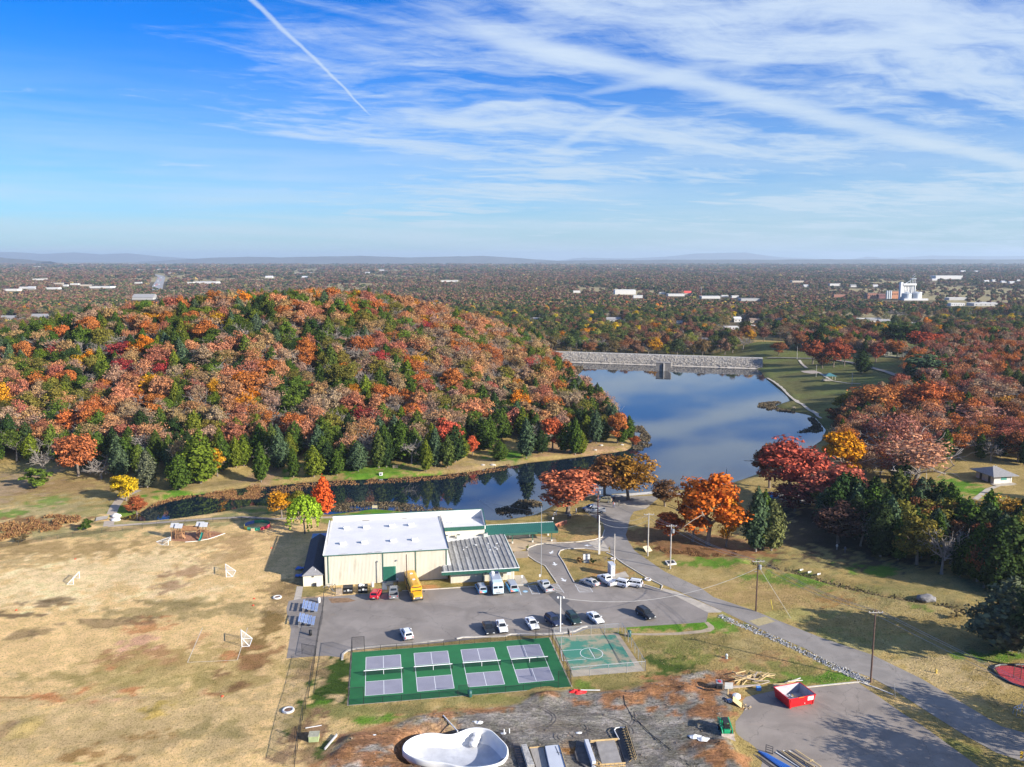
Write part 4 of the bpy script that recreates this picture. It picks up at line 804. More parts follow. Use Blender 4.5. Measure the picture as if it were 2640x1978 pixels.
# right-hand woods
RW = [[gp('P', *p)[:2] for p in q] for q in ([(2190, 1055), (2320, 1015), (2480, 985), (2700, 960), (2760, 1190), (2640, 1200), (2480, 1190), (2420, 1225), (2330, 1265), (2200, 1250), (2140, 1190)],
                                         [(2330, 1000), (2345, 950), (2400, 905), (2480, 880), (2700, 860), (2700, 960), (2480, 985)], [(2000, 900), (2150, 885), (2330, 895), (2330, 925), (2150, 905)])]
DW = gl('B7', [(800, 330), (1000, 300), (1250, 380), (1500, 330), (1680, 420), (1800, 520), (1900, 560), (2300, 500), (2500, 900), (2150, 930), (1950, 920), (1650, 800), (1300, 690), (1050, 610), (880, 520), (760, 420)])
XA, YA, r_ = scatter(60, 420, 150, 620, 6.2, 5); XD, YD, _ = scatter(60, 260, 140, 300, 4.4, 6)
rest = gp('N4', 1990, 1160)
for poly, dark in ((RW[0], 0), (RW[1], 0), (RW[2], 0), (DW, 1)):
    X, Y = (XD, YD) if dark else (XA, YA); m = inside(X, Y, [tuple(p) for p in poly])
    for x, y in zip(X[m], Y[m]):
        if any(math.hypot(x - q[0], y - q[1]) < 4.0 for q in TREES) or math.hypot(x - rest[0], y - rest[1]) < 16 or sdist(np.array([x]), np.array([y]), LAKE)[0] < 4: continue
        u = r_.random(); z = hz(x, y)
        if dark: k = 'cedar' if u < .72 else ('bare' if u < .80 else 'oak'); h = r_.uniform(10, 14.5); col = colour_jit([CDK, CDK, CGR, CBL][int(r_.integers(4))] if k == 'cedar' else [BRWN, OLIV][int(r_.integers(2))], r_)
        elif u < .28: k = 'cedar'; h = r_.uniform(8, 12); col = colour_jit([CDK, CGR, (.09, .11, .03)][int(r_.integers(3))], r_)
        elif u < .40: k = 'bare'; h = r_.uniform(9, 12); col = DUSK
        else: k = 'sparse' if r_.random() < .55 else 'oak'; h = r_.uniform(9, 13.5); col = colour_jit([ROSE, SALM, DUSK, BRWN, RUST, ROSE][int(r_.integers(6))], r_)
        cand.append((k, x, y, z, h, col))
cand.sort(key=lambda q: q[2] - .2 * q[3])
left_over = []; cnt = dict(oak=0, cedar=0, bare=0); LIM = dict(oak=255, cedar=225, bare=110)
for k, x, y, z, h, col in cand:
    px, py = proj(x, y, z + h * .6); fam = 'oak' if k in ('oak', 'sparse') else k
    if -40 < px < PW + 40 and py < PH and cnt[fam] < LIM[fam]:
        cnt[fam] += 1; where = spot(x, y)
        if k == 'bare': plant(k, x, y, h, None, col, f'leafless grey tree {where}', f'leafless trees {where}', z)
        elif k == 'cedar': cn = nearest_name(col, CEDNAME); plant(k, x, y, h, h * random.uniform(.9, 1.25), col, f'{cn} cedar {where}', f'{cn} cedars {where}', z)
        else: cn = nearest_name(col, COLNAME); sp = 'thinly leaved' if k == 'sparse' else 'full-crowned'; plant(k, x, y, h, h * random.uniform(.8, 1.25), col, f'{cn} {sp} oak {where}', f'{cn} {sp} oaks {where}', z)
    else: left_over.append((k, x, y, z, h, col))
# trees of the near park
for i, (x, by, ty, w, col) in enumerate(((90, 925, 790, 150, BRWN), (385, 1000, 770, 190, (.36, .10, .045)), (470, 1040, 870, 140, BRWN), (565, 1030, 760, 170, (.40, .10, .05)), (660, 1020, 800, 130, (.33, .09, .045)), (810, 1080, 880, 160, CDK), (930, 985, 800, 150, (.27, .07, .04)), (1330, 900, 690, 260, (.40, .08, .04)), (730, 850, 710, 100, CYE), (870, 880, 755, 110, YELL), (460, 850, 650, 160, CDK), (580, 850, 690, 140, (.10, .15, .03)))):
    lab = ['dark maroon tree at the end of the dam', 'brick red tree beside the park lamp', 'low dark maroon tree on the park lawn', 'red-brown tree on the park lawn between two others', 'deep red tree on the park lawn nearest the road', 'dark evergreen beside the park road', 'maroon tree beside the park fountain', 'large maroon tree above the playground lawn', 'narrow yellow-green tree behind the park lawn', 'bright yellow tree behind the park lawn', 'dark pine behind the park trees', 'leafy green tree behind the park trees'][i]
    hero('cedar' if i in (5, 8) else 'oak', 'M4', x, by, ty, col, lab, w, i)
# off to the right of the frame: bare trees that throw the long shadows over the yard and the road
r8 = np.random.default_rng(88)
for i in range(26):
    y = r8.uniform(150, 232); x = .635 * y + r8.uniform(9, 52)
    if x > 118: plant('cedar', x, y, r8.uniform(11, 15), None, CDK, 'dark cedar in the belt of woods past the mulch bed', 'cedars past the mulch bed', 0.0, i)
for i, (x, y, h) in enumerate(((72, 97, 13), (78, 101, 15), (84, 96, 15), (91, 104, 16), (80, 91, 14), (90, 111, 15), (98, 109, 15), (76, 94, 14))):
    plant('sparse', x, y, h, None, DUSK, 'tall thin-leaved tree beside the road bend past the yard', 'thin-leaved trees past the yard', 0.0, i)
hero('pine', 'B8', 2330, 420, -260, (.06, .08, .03), 'dark broad evergreen beyond the red mulch bed', 420, 0)
# ---------------------------------------------------------------- woods as a mass (instances share the tree meshes)
PCOL = bpy.data.collections.new('wood_kinds')          # not linked to the scene: only a palette for the woods
PIDX = {}
def palette():
    i = 0
    for kind in ('oak', 'tall', 'sparse', 'cedar', 'pine', 'bare'):
        for tk, cr, ci in PROTO[kind]:
            bm = bmesh.new(); bm.from_mesh(ci); n0 = len(bm.faces); bm.from_mesh(tk)
            for f in list(bm.faces)[n0:]: f.material_index = 1
            me = bpy.data.meshes.new('wood_tree'); bm.to_mesh(me); bm.free()
            me.materials.append(FOLI if kind != 'bare' else BARKP); me.materials.append(BARK if kind in ('oak', 'tall') else BARKP)
            o = bpy.data.objects.new('p%03d' % i, me); PCOL.objects.link(o); PIDX.setdefault(kind, []).append(i); i += 1
    for k in range(6):                                  # light far-off crowns
        P, N = oak_leaves(rng, 170, 9, .44, .34, .55); me = leaf_mesh('wood_crown', P, N, .115, FOLI, rng)
        o = bpy.data.objects.new('p%03d' % i, me); PCOL.objects.link(o); PIDX.setdefault('far', []).append(i); i += 1
palette()
def wood_mass(name, label, pts):
    """pts: (index, x, y, z, sx, sz, rot, colour)"""
    n = len(pts); me = bpy.data.meshes.new(name); me.vertices.add(n)
    me.vertices.foreach_set('co', np.array([p[1:4] for p in pts], dtype=np.float32).ravel())
    a = me.attributes.new('kind_index', 'INT', 'POINT'); a.data.foreach_set('value', np.array([p[0] for p in pts], dtype=np.int32))
    a = me.attributes.new('grow', 'FLOAT_VECTOR', 'POINT'); a.data.foreach_set('vector', np.array([(p[4], p[4], p[5]) for p in pts], dtype=np.float32).ravel())
    a = me.attributes.new('turn', 'FLOAT_VECTOR', 'POINT'); a.data.foreach_set('vector', np.array([(0, 0, p[6]) for p in pts], dtype=np.float32).ravel())
    a = me.attributes.new('tint', 'FLOAT_COLOR', 'POINT'); a.data.foreach_set('color', np.array([(*p[7], 1) for p in pts], dtype=np.float32).ravel())
    o = tag(ob(name, me), label, 'woods', kind='stuff')
    ng = bpy.data.node_groups.new(name, 'GeometryNodeTree'); ng.is_modifier = True
    ng.interface.new_socket('Geometry', in_out='INPUT', socket_type='NodeSocketGeometry'); ng.interface.new_socket('Geometry', in_out='OUTPUT', socket_type='NodeSocketGeometry')
    N = ng.nodes; L = ng.links; gi = N.new('NodeGroupInput'); go = N.new('NodeGroupOutput'); ip = N.new('GeometryNodeInstanceOnPoints'); ci = N.new('GeometryNodeCollectionInfo')
    ci.inputs['Collection'].default_value = PCOL; ci.inputs['Separate Children'].default_value = True; ci.inputs['Reset Children'].default_value = True
    def at(nm, ty):
        q = N.new('GeometryNodeInputNamedAttribute'); q.data_type = ty; q.inputs['Name'].default_value = nm; return q.outputs['Attribute']
    L.new(gi.outputs[0], ip.inputs['Points']); L.new(ci.outputs[0], ip.inputs['Instance']); ip.inputs['Pick Instance'].default_value = True
    L.new(at('kind_index', 'INT'), ip.inputs['Instance Index']); L.new(at('grow', 'FLOAT_VECTOR'), ip.inputs['Scale'])
    e2r = N.new('FunctionNodeEulerToRotation'); L.new(at('turn', 'FLOAT_VECTOR'), e2r.inputs[0]); L.new(e2r.outputs[0], ip.inputs['Rotation'])
    L.new(ip.outputs[0], go.inputs[0]); md = o.modifiers.new('wood', 'NODES'); md.node_group = ng; return o
wood_mass('hillside_woods', 'mixed autumn woods covering the upper hillside', [(random.choice(PIDX[k]), x, y, z, h * random.uniform(.8, 1.25), h, random.random() * 6.28, col) for k, x, y, z, h, col in left_over])

# ---------------------------------------------------------------- houses, works and roads of the town
def hue(m): return m
WALLW = pm('siding_white', (.62, .60, .57), .8, .06, 1.); WALLT = pm('siding_tan', (.52, .43, .33), .8, .08, 1.); WALLB = pm('brick_far', (.34, .15, .10), .85, .12, 1.); WALLG = pm('siding_grey', (.42, .41, .40), .8, .08, 1.)
ROOFW = pm('roof_white', (.64, .63, .62), .6, .06, .3); ROOFG = pm('roof_grey', (.30, .29, .285), .9, .12, .6); ROOFD = pm('roof_dark', (.12, .11, .11), .9, .15, .6); ROOFR = pm('roof_red', (.62, .08, .06), .6, .1, .6); ROOFB = pm('roof_brown', (.23, .16, .12), .9, .14, .6); BLUEF = pm('blue_far', (.10, .17, .34), .6)
GLASSD = pm('window_dark', (.03, .035, .045), .15, .1, 1.); PANEF = GLASSD
HOUSES = []
def house(c, x, y, wpx, wall, roof, label, hgt=3.0, flat=False, group=None, dep=None, rz=0.0, cat='house', name='house', rise=.26):
    p = gp(c, x, y)
    if p[1] < 640 and 0 < p[0] < 200: p = np.array((p[0] * 668 / p[1], 668., 0.))
    w = wpx * CROP[c][2] * math.hypot(p[1], CAMH) / FPX; d = dep or min(max(w * .6, 8), 40)
    e = thing(name, label, cat, (p[0], p[1] + d / 2, p[2]), rz, group)
    wb = MB().box((0, 0, hgt / 2 - .2), (w, d, hgt + .4)).build('wall', wall, e)
    if flat: MB().box((0, 0, hgt + .12), (w + .5, d + .5, .22)).box((0, -d / 2 - .05, hgt + .42), (w + .5, .2, .4)).build('roof', roof, e)
    else:
        a, b, h = w / 2 + .5, d / 2 + .5, hgt; q = d * rise
        MB().add([(-a, -b, h), (a, -b, h), (a, 0, h + q), (-a, 0, h + q), (a, b, h), (-a, b, h), (-a, -b, h - .12), (a, -b, h - .12), (a, b, h - .12), (-a, b, h - .12)],
                 [(0, 1, 2, 3), (3, 2, 4, 5), (0, 3, 5), (1, 4, 2), (6, 7, 1, 0), (5, 4, 8, 9), (9, 8, 7, 6)]).build('roof', roof, e, fix=True)
    n = max(1, int(w / (3.2 if w < 25 else 7)))
    for i in range(min(n, 9)):
        if p[1] < 1400: MB().box((-w / 2 + (i + .5) * w / min(n, 9), -d / 2 - .02, hgt * .5), (min(1.3, w * .12), .08, hgt * .36)).build('window', PANEF, e)
    HOUSES.append((p[0], p[1] + d / 2, max(w, d) * .62 + 4)); return e
k = 0
HL = [  # crop, x, y, width, wall, roof, height, flat
 ('M1', 60, 172, 110, WALLW, ROOFW, 6, 1), ('M1', 250, 164, 150, WALLW, ROOFW, 6, 1), ('M1', 400, 168, 200, WALLT, ROOFW, 6, 1), ('M1', 570, 170, 150, WALLW, ROOFG, 6, 1), ('M1', 690, 190, 90, WALLW, ROOFW, 5, 1), ('M1', 950, 190, 80, WALLW, ROOFW, 6, 1), ('M1', 1200, 196, 60, WALLW, ROOFW, 5, 1), ('M1', 1390, 188, 90, WALLW, ROOFW, 5, 1), ('M1', 1520, 192, 80, WALLW, ROOFW, 5, 1),
 ('M1', 330, 276, 100, WALLW, ROOFW, 4, 1), ('M1', 90, 370, 120, WALLW, ROOFW, 4, 1), ('M1', 205, 350, 90, WALLW, ROOFW, 4, 1), ('M1', 270, 356, 60, WALLG, ROOFW, 4, 0), ('M1', 450, 356, 110, WALLW, ROOFW, 4, 1), ('M1', 500, 312, 90, WALLT, ROOFG, 4, 1), ('M1', 640, 318, 70, WALLW, ROOFW, 4, 1), ('M1', 740, 328, 100, WALLT, ROOFG, 4, 1), ('M1', 862, 346, 180, WALLW, ROOFW, 4, 1), ('M1', 1190, 306, 60, WALLW, ROOFW, 4, 1), ('M1', 1770, 306, 200, WALLW, ROOFW, 5, 1), ('M1', 1640, 306, 60, WALLW, ROOFG, 4, 1), ('M1', 1230, 446, 180, WALLG, ROOFG, 4, 0), ('M1', 920, 545, 90, WALLW, ROOFG, 3, 0), ('M1', 560, 330, 40, WALLW, ROOFW, 4, 1), ('M1', 1480, 222, 50, WALLW, ROOFW, 5, 1),
 ('M2', 110, 258, 60, WALLW, ROOFW, 4, 0), ('M2', 370, 222, 70, WALLW, ROOFW, 4, 1), ('M2', 420, 258, 50, WALLW, ROOFW, 4, 0), ('M2', 1080, 196, 50, WALLW, ROOFG, 5, 0), ('M2', 1670, 292, 140, WALLW, ROOFW, 4, 1), ('M2', 480, 222, 40, WALLT, ROOFG, 4, 0), ('M2', 960, 220, 40, WALLW, ROOFW, 4, 0),
 ('M3', 980, 400, 180, WALLW, ROOFW, 9, 1), ('M3', 1090, 432, 80, WALLW, ROOFW, 5, 1), ('M3', 930, 186, 40, WALLT, ROOFW, 6, 1), ('M3', 1420, 415, 140, WALLW, ROOFW, 4, 1), ('M3', 1720, 436, 160, WALLW, ROOFW, 4, 1), ('M3', 1930, 430, 60, WALLW, ROOFW, 4, 1), ('M3', 2060, 456, 160, WALLG, ROOFG, 4, 1), ('M3', 210, 640, 50, WALLG, ROOFG, 3, 0), ('M3', 880, 640, 120, WALLG, ROOFG, 3, 0), ('M3', 1450, 668, 50, WALLW, ROOFG, 3, 0), ('M3', 1950, 640, 60, WALLW, ROOFW, 4, 0), ('M3', 2100, 645, 80, WALLT, ROOFB, 3, 0), ('M3', 1900, 705, 120, WALLW, ROOFW, 3, 1), ('M3', 2060, 706, 80, WALLW, ROOFW, 3, 0), ('M3', 560, 385, 60, WALLW, ROOFW, 4, 1), ('M3', 1300, 398, 50, WALLW, ROOFG, 4, 1), ('M3', 1840, 424, 60, WALLW, ROOFG, 4, 1),
 ('M4', 260, 296, 100, WALLT, ROOFG, 5, 1), ('M4', 580, 326, 90, WALLW, ROOFG, 6, 1), ('M4', 1020, 190, 120, WALLT, ROOFR, 6, 1), ('M4', 1640, 450, 150, WALLG, ROOFW, 4, 1), ('M4', 1640, 500, 120, WALLW, ROOFW, 4, 1), ('M4', 1880, 500, 200, WALLG, ROOFW, 4, 1), ('M4', 820, 632, 80, WALLW, ROOFW, 3, 1), ('M4', 920, 645, 120, WALLW, ROOFG, 3, 0), ('M4', 1010, 655, 90, WALLG, ROOFG, 3, 0), ('M4', 100, 645, 60, WALLG, ROOFD, 3, 0), ('M4', 1890, 295, 40, WALLW, ROOFW, 4, 0), ('M4', 1960, 290, 40, WALLW, ROOFW, 4, 0), ('M4', 2040, 300, 40, WALLW, ROOFW, 4, 0), ('M4', 2110, 305, 40, WALLW, ROOFW, 4, 0), ('M4', 2170, 290, 40, WALLW, ROOFW, 4, 0), ('M4', 1440, 280, 40, WALLW, ROOFW, 4, 0), ('M4', 330, 336, 40, WALLW, ROOFW, 4, 0), ('M4', 740, 336, 50, WALLW, ROOFG, 4, 0), ('M4', 930, 336, 40, WALLW, ROOFW, 4, 0), ('M4', 1810, 210, 40, WALLW, ROOFW, 5, 0), ('M4', 1690, 208, 40, WALLW, ROOFW, 5, 0)]
for a in HL:
    fl = bool(a[7]); wn = {WALLW: 'white-walled', WALLT: 'tan-walled', WALLG: 'grey-walled', WALLB: 'brick'}[a[4]]; rn = {ROOFW: 'white', ROOFG: 'grey', ROOFD: 'dark', ROOFR: 'red', ROOFB: 'brown'}[a[5]]
    kind = 'shed with a flat' if fl else 'house with a gabled'; loc = 'in the town past the hill' if a[0] in ('M1', 'M2') else 'in the town beyond the dam'
    house(a[0], a[1], a[2], a[3], a[4], a[5], f'far-off {wn} {kind} {rn} roof {loc}', a[6], fl, f'{wn} {kind} {rn} roof {loc}', cat='building' if fl else 'house', name='town_building' if fl else 'town_house')
house('M3', 1520, 405, 60, WALLT, ROOFR, 'distant shed with a bright red gabled roof beyond the dam', 4, rise=.5, name='town_building', cat='building')
house('M4', 1565, 268, 230, WALLW, ROOFW, 'long white warehouse standing alone far beyond the silos', 12, True, name='warehouse', cat='warehouse')
house('M4', 620, 424, 100, WALLB, ROOFB, 'low red-brown building left of the grain silos', 5, True, name='town_building', cat='building')
house('M4', 1285, 690, 90, WALLW, ROOFW, 'small white house with a steep white gable behind the park', 3, rise=.3)
house('M4', 1170, 885, 70, WALLW, ROOFD, 'white house with dark roof behind the tall conifer', 3)
house('M4', 900, 870, 190, WALLG, ROOFD, 'long grey house half hidden behind the park trees', 3)
house('M3', 1868, 925, 60, WALLW, ROOFG, 'small white house just behind the dam crest', 3); house('M3', 1925, 918, 55, WALLG, ROOFG, 'small grey-roofed house beside the white one behind the dam', 3)
house('M3', 1340, 905, 60, WALLT, ROOFG, 'tan house showing through trees behind the dam', 3); house('M3', 1668, 915, 55, BLUEF, ROOFD, 'dark blue house behind the dam beside a yellow tree', 5); house('M3', 2195, 900, 60, WALLB, ROOFB, 'brick house beside the end of the dam', 3)
house('M1', 330, 615, 150, WALLW, ROOFG, 'grey-roofed house among bare trees on the hill shoulder', 3); house('M1', 60, 625, 120, WALLG, ROOFG, 'wide grey-roofed house at the shoulder of the hill', 3)
house('M4', 1840, 830, 100, WALLG, ROOFD, 'dark-roofed house in shade among the maroon trees', 3); house('M4', 1720, 805, 60, WALLW, ROOFG, 'pale house glimpsed between red trees above the park', 3)

# grain elevator
def elevator():
    p = gp('M4', 1240, 448); s = CROP['M4'][2] * math.hypot(p[1], CAMH) / FPX; X0 = lambda x: (x - 1240) * s; H = lambda y: (448 - y) * s
    e = thing('grain_elevator', 'white concrete grain elevator with two grey steel bins in the town', 'grain elevator', (p[0], p[1], p[2]))
    mc = pm('silo_concrete', (.74, .72, .68), .8, .08, .2, stain=((.45, .43, .4), .12, .4)); st = pm('bin_steel', (.50, .53, .56), .45, .12, .3, metal=.4)
    n = 8
    for i in range(n):
        r = (X0(1300) - X0(1185)) / n / 2; x = X0(1185) + r * (2 * i + 1)
        MB().lathe([(r * 1.02, 0), (r * 1.02, H(325))], 12, (x, 14, 0)).build('silo', mc, e, smooth=False)
    MB().box(((X0(1185) + X0(1300)) / 2, 14, (H(325) + H(308)) / 2), (X0(1300) - X0(1185), 8, H(308) - H(325))).build('gallery', mc, e)
    MB().box((X0(1175), 14, H(297) / 2), (X0(1186) - X0(1165), 7, H(297))).build('tower', mc, e)
    for x0, x1, y0, y1 in ((1145, 1226, 392, 378), (1230, 1306, 390, 376)):
        r = (X0(x1) - X0(x0)) / 2; b = MB().lathe([(r, 0), (r, H(y0))], 20, ((X0(x0) + X0(x1)) / 2, -4, 0)).build('steel_bin', st, e)
        MB().lathe([(r * 1.02, H(y0)), (r * .1, H(y1)), (r * .08, H(y1) + .5)], 20, ((X0(x0) + X0(x1)) / 2, -4, 0)).build('bin_roof', st, b)
    t = MB()
    for dx, dy in ((0, 0), (6, 0), (6, 6), (0, 6)): t.beam((X0(1262) + dx, 12 + dy, 0), (X0(1262) + dx, 12 + dy, H(268)), .6)
    for k in range(5): t.beam((X0(1262), 12, H(320) + k * 4), (X0(1262) + 6, 12, H(320) + (k + 1) * 4), .3)
    t.box((X0(1262) + 3, 15, H(268)), (8, 8, 1)).beam((X0(1195), 13, H(318)), (X0(1265), 13, H(275)), .9)
    t.build('conveyor_tower', st, e)
    MB().box((X0(1320), 6, H(380) / 2), (X0(1330) - X0(1308), 9, H(380))).build('annex', mc, e)
    MB().box((X0(1240), -14, 1.6), (X0(1345) - X0(1140), 6, 3.2)).build('loading_shed', ROOFW, e)
    HOUSES.append((p[0], p[1] + 5, 46)); return s, p
s_, p_ = elevator()
def works(x0, x1, y1, label, mat, y0=436, dy=8):
    p = gp('M4', (x0 + x1) / 2, y0); s = CROP['M4'][2] * math.hypot(p[1], CAMH) / FPX; w = (x1 - x0) * s; h = (y0 - y1) * s
    e = thing('factory_block', label, 'factory', (p[0], p[1] + dy, p[2])); MB().box((0, 0, h / 2), (w, 14, h)).build('wall', mat, e); MB().box((0, 0, h + .2), (w + .6, 14.6, .4)).build('roof', ROOFB, e)
    for i in range(5): MB().box((-w / 2 + (i + .5) * w / 5, -7.03, h * .62), (w * .09, .1, h * .2)).build('window', GLASSD, e)
    HOUSES.append((p[0], p[1] + dy, 20))
works(1072, 1136, 374, 'tall orange brick factory block beside the steel bins', pm('brick_orange', (.50, .22, .11), .85, .12, .5)); works(862, 945, 390, 'low dark red factory block furthest from the steel bins', WALLB); works(950, 1015, 398, 'purple-brown factory block between red brick ones', pm('brick_plum', (.23, .10, .10), .85, .12, .5))
for x in (1025, 1042, 1058):
    p = gp('M4', x, 438); r = 8 * CROP['M4'][2] * p[1] / FPX; t = thing('storage_tank', 'slim grey storage tank in a row beside the brick factory', 'tank', (p[0], p[1], p[2]), 0, 'storage tanks by the factory'); MB().lathe([(r, 0), (r, 14)], 12).build('shell', pm('bin_steel', (.5, .53, .56)), t); MB().lathe([(r, 14), (.2, 15.5)], 12).build('cap', pm('bin_steel', (.5, .53, .56)), t)
# masts, stack and water tower
def mast(c, x, y0, y1, label, r=.5, name='radio_mast', cat='mast', mat=None, d=None):
    p = gp(c, x, y0); h = htop(p, c, y1) - p[2]; e = tag(MB().tube([(0, 0, 0), (0, 0, h)], [r * 1.3, r], 6).build(name, mat or pm('mast_steel', (.35, .36, .38), .5)), label, cat); e.location = (p[0], p[1], p[2])
mast('M3', 857, 205, 132, 'dark industrial smokestack on the horizon plain', 2.4, 'smokestack', 'smokestack', pm('stack_dark', (.08, .09, .11), .8)); mast('M4', 2162, 178, 132, 'short dark water tower stem on the far plain', 2.6, 'smokestack', 'smokestack', pm('stack_dark', (.08, .09, .11))); mast('M4', 1984, 230, 146, 'thin lattice radio mast on the far plain', .8)
mast('M3', 1632, 425, 335, 'slim sign mast in the town behind the dam', .35); mast('M4', 150, 450, 385, 'slim pole rising among the town trees', .3)
# highway climbing away through the town
hw = [gp('M1', x, y)[:2] for x, y in ((1352, 362), (1366, 320), (1385, 280), (1395, 255), (1385, 240), (1330, 230), (1200, 222))]
struct(ribbon('highway', [tuple(p) for p in hw], 26, .5, asphalt('asphalt_far', (.34, .33, .32), (.4, .37, .33), 0), True, n_per=40))
for i in range(14):
    t = random.random(); a, b = hw[0], hw[3]; x, y = a[0] + (b[0] - a[0]) * t + random.uniform(-11, 11), a[1] + (b[1] - a[1]) * t
    e = thing('distant_car', 'tiny car on the distant highway', 'car', (x, y, hz(x, y) + .55), 1.4, 'cars on the distant highway'); MB().box((0, 0, .7), (4.4, 1.8, .7)).box((-.2, 0, 1.25), (2.4, 1.6, .5), 0, .8).build('body', [WHITE, ROOFD, ROOFR][i % 3], e)
# fields on the plain
for c, pts, col in (('M2', [(1040, 205), (1200, 198), (1580, 192), (1600, 205), (1250, 215), (1050, 222)], (.42, .37, .2)), ('M2', [(1740, 198), (1930, 196), (1940, 204), (1750, 206)], (.42, .37, .2)), ('M4', [(690, 308), (1130, 306), (1140, 325), (700, 330)], (.38, .33, .19)), ('M4', [(1790, 462), (2060, 470), (2020, 486), (1800, 480)], (.44, .40, .34)), ('M1', [(940, 258), (1065, 256), (1060, 268), (945, 270)], (.44, .36, .2)), ('M4', [(1000, 905), (1200, 900), (1180, 945), (1010, 945)], (.34, .32, .18))):
    P = [tuple(gp(c, *q)[:2]) for q in pts]; struct(sheet('pasture', P, .4 if P[0][1] > 800 else .06, pm('pasture_%d' % int(col[0] * 1000 + col[2] * 10), col, .95, .15, .02), True, 60. if P[0][1] > 800 else 6.))
    HOUSES += [(sum(q[0] for q in P) / len(P) + dx, sum(q[1] for q in P) / len(P), 0) for dx in (0,)]
FIELDS = [[tuple(gp(c, *q)[:2]) for q in pts] for c, pts in (('M2', [(1040, 205), (1200, 198), (1580, 192), (1600, 205), (1250, 215), (1050, 222)]), ('M2', [(1740, 198), (1930, 196), (1940, 204), (1750, 206)]), ('M4', [(690, 308), (1130, 306), (1140, 325), (700, 330)]), ('M4', [(1790, 462), (2060, 470), (2020, 486), (1800, 480)]), ('M1', [(940, 258), (1065, 256), (1060, 268), (945, 270)]))]

# ---------------------------------------------------------------- the wooded plain
def far_woods():
    r = np.random.default_rng(77); out = []
    def ring(y0, y1, sp, near):
        y = y0
        while y < y1:
            s = sp(y); n = int((2 * .70 * y + 60) / s); x = (np.arange(n) - n / 2) * s + r.uniform(-.45, .45, n) * s; yy = y + r.uniform(-.5, .5, n) * s
            out.append(np.stack([x, yy, np.full(n, s)], 1)); y += s * .95
    ring(545, 9000, lambda y: 8.0 if y < 1500 else 8.0 + (y - 1500) * .0085, True)
    A = np.concatenate(out); X, Y, Sp = A.T
    keep = np.ones(len(X), bool)
    for hx, hy, hr in HOUSES:
        if hr: keep &= ~((np.abs(X - hx * Y / hy) < hr * .95) & (Y > hy - hr - hy * (.05 if hy < 800 else .115)) & (Y < hy + hr))
    keep &= segdist(X, Y, [tuple(p) for p in hw]) > 26 + 0 * X
    for f in FIELDS: keep &= ~inside(X, Y, f)
    cz = np.interp(X, CRESTX, CRESTZ); cyq = np.interp(X, CRESTX, CRESTY); keep &= ~((cz > 1) & (Y < cyq + 75))
    lk = np.full(len(X), 99.); mm = (Y < 640); lk[mm] = sdist(X[mm], Y[mm], LAKE); keep &= lk > 14
    keep &= ~((X > 0) & (X < 200) & (Y < 602)); keep &= ~((X > 175) & (X < 420) & (Y < 620) & (fbm(X, Y, 60, 2) > .42))
    keep &= (clearing(X, Y) < .57) | (r.random(len(X)) < .12) | (Y < 880)
    for tx, ty, th in [q for q in TREES if q[1] > 420]: keep &= (np.abs(X - tx) > 5) | (np.abs(Y - ty) > 5)
    X, Y, Sp = X[keep], Y[keep], Sp[keep]; Z = hfun(X, Y); n1 = fbm(X, Y, 160, 3); n2 = fbm(X + 900, Y, 55, 2)
    A1 = []; A2 = []
    pal = [(.10, .125, .035), (.055, .085, .03), (.24, .115, .06), (.20, .09, .06), (.25, .15, .095), (.19, .14, .06), (.28, .20, .11), (.16, .16, .045), (.30, .125, .055), (.40, .29, .06)]
    for i in range(len(X)):
        y = Y[i]; u = r.random(); g1 = n1[i]
        p = np.array([2.2, 1.8, 1.7, 1.5, 1.7, 1.4, 1.2, 1.2, .5, .22]); 
        if y < 1100: p[[0, 1, 5, 7, 9]] *= 2.0
        if g1 < .47: p[:2] *= 2.4
        else: p[2:5] *= 2.0
        j = int(r.choice(10, p=p / p.sum())); c = colour_jit(pal[j], r, .2); mu = sum(c) / 3; q = .30 * float(sstep(y, 700, 1800)); c = tuple(v * (1 - q) + mu * q * k for v, k in zip(c, (1., .92, 1.02)))  # tints greyed with distance: haze put into the leaf colour
        if r.random() < .02 and y < 1300: c = colour_jit([GOLD, ORNG, YELL, RUST][int(r.integers(4))], r)
        h = r.uniform(7.5, 12.5) * (1 if y < 1500 else max(1, Sp[i] / 10) ** .55)
        if y < 1050:
            h *= 1.22
            if r.random() < .05: c = colour_jit([YELL, GOLD, CYE, (.22, .22, .05)][int(r.integers(4))], r)
            kd = 'pine' if j in (0, 1) and u < .4 else ('oak' if u < .62 else ('sparse' if u < .8 else ('tall' if u < .9 else 'bare')))
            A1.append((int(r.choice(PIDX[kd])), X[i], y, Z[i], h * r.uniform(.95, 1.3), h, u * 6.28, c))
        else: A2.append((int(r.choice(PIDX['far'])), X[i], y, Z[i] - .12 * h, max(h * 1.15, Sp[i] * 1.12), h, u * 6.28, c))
    wood_mass('town_woods', 'autumn trees of the town beyond the dam and hill', A1); wood_mass('plain_woods', 'far wooded plain reaching to the horizon ridges', A2)
    print('woods', len(A1), len(A2))
far_woods()
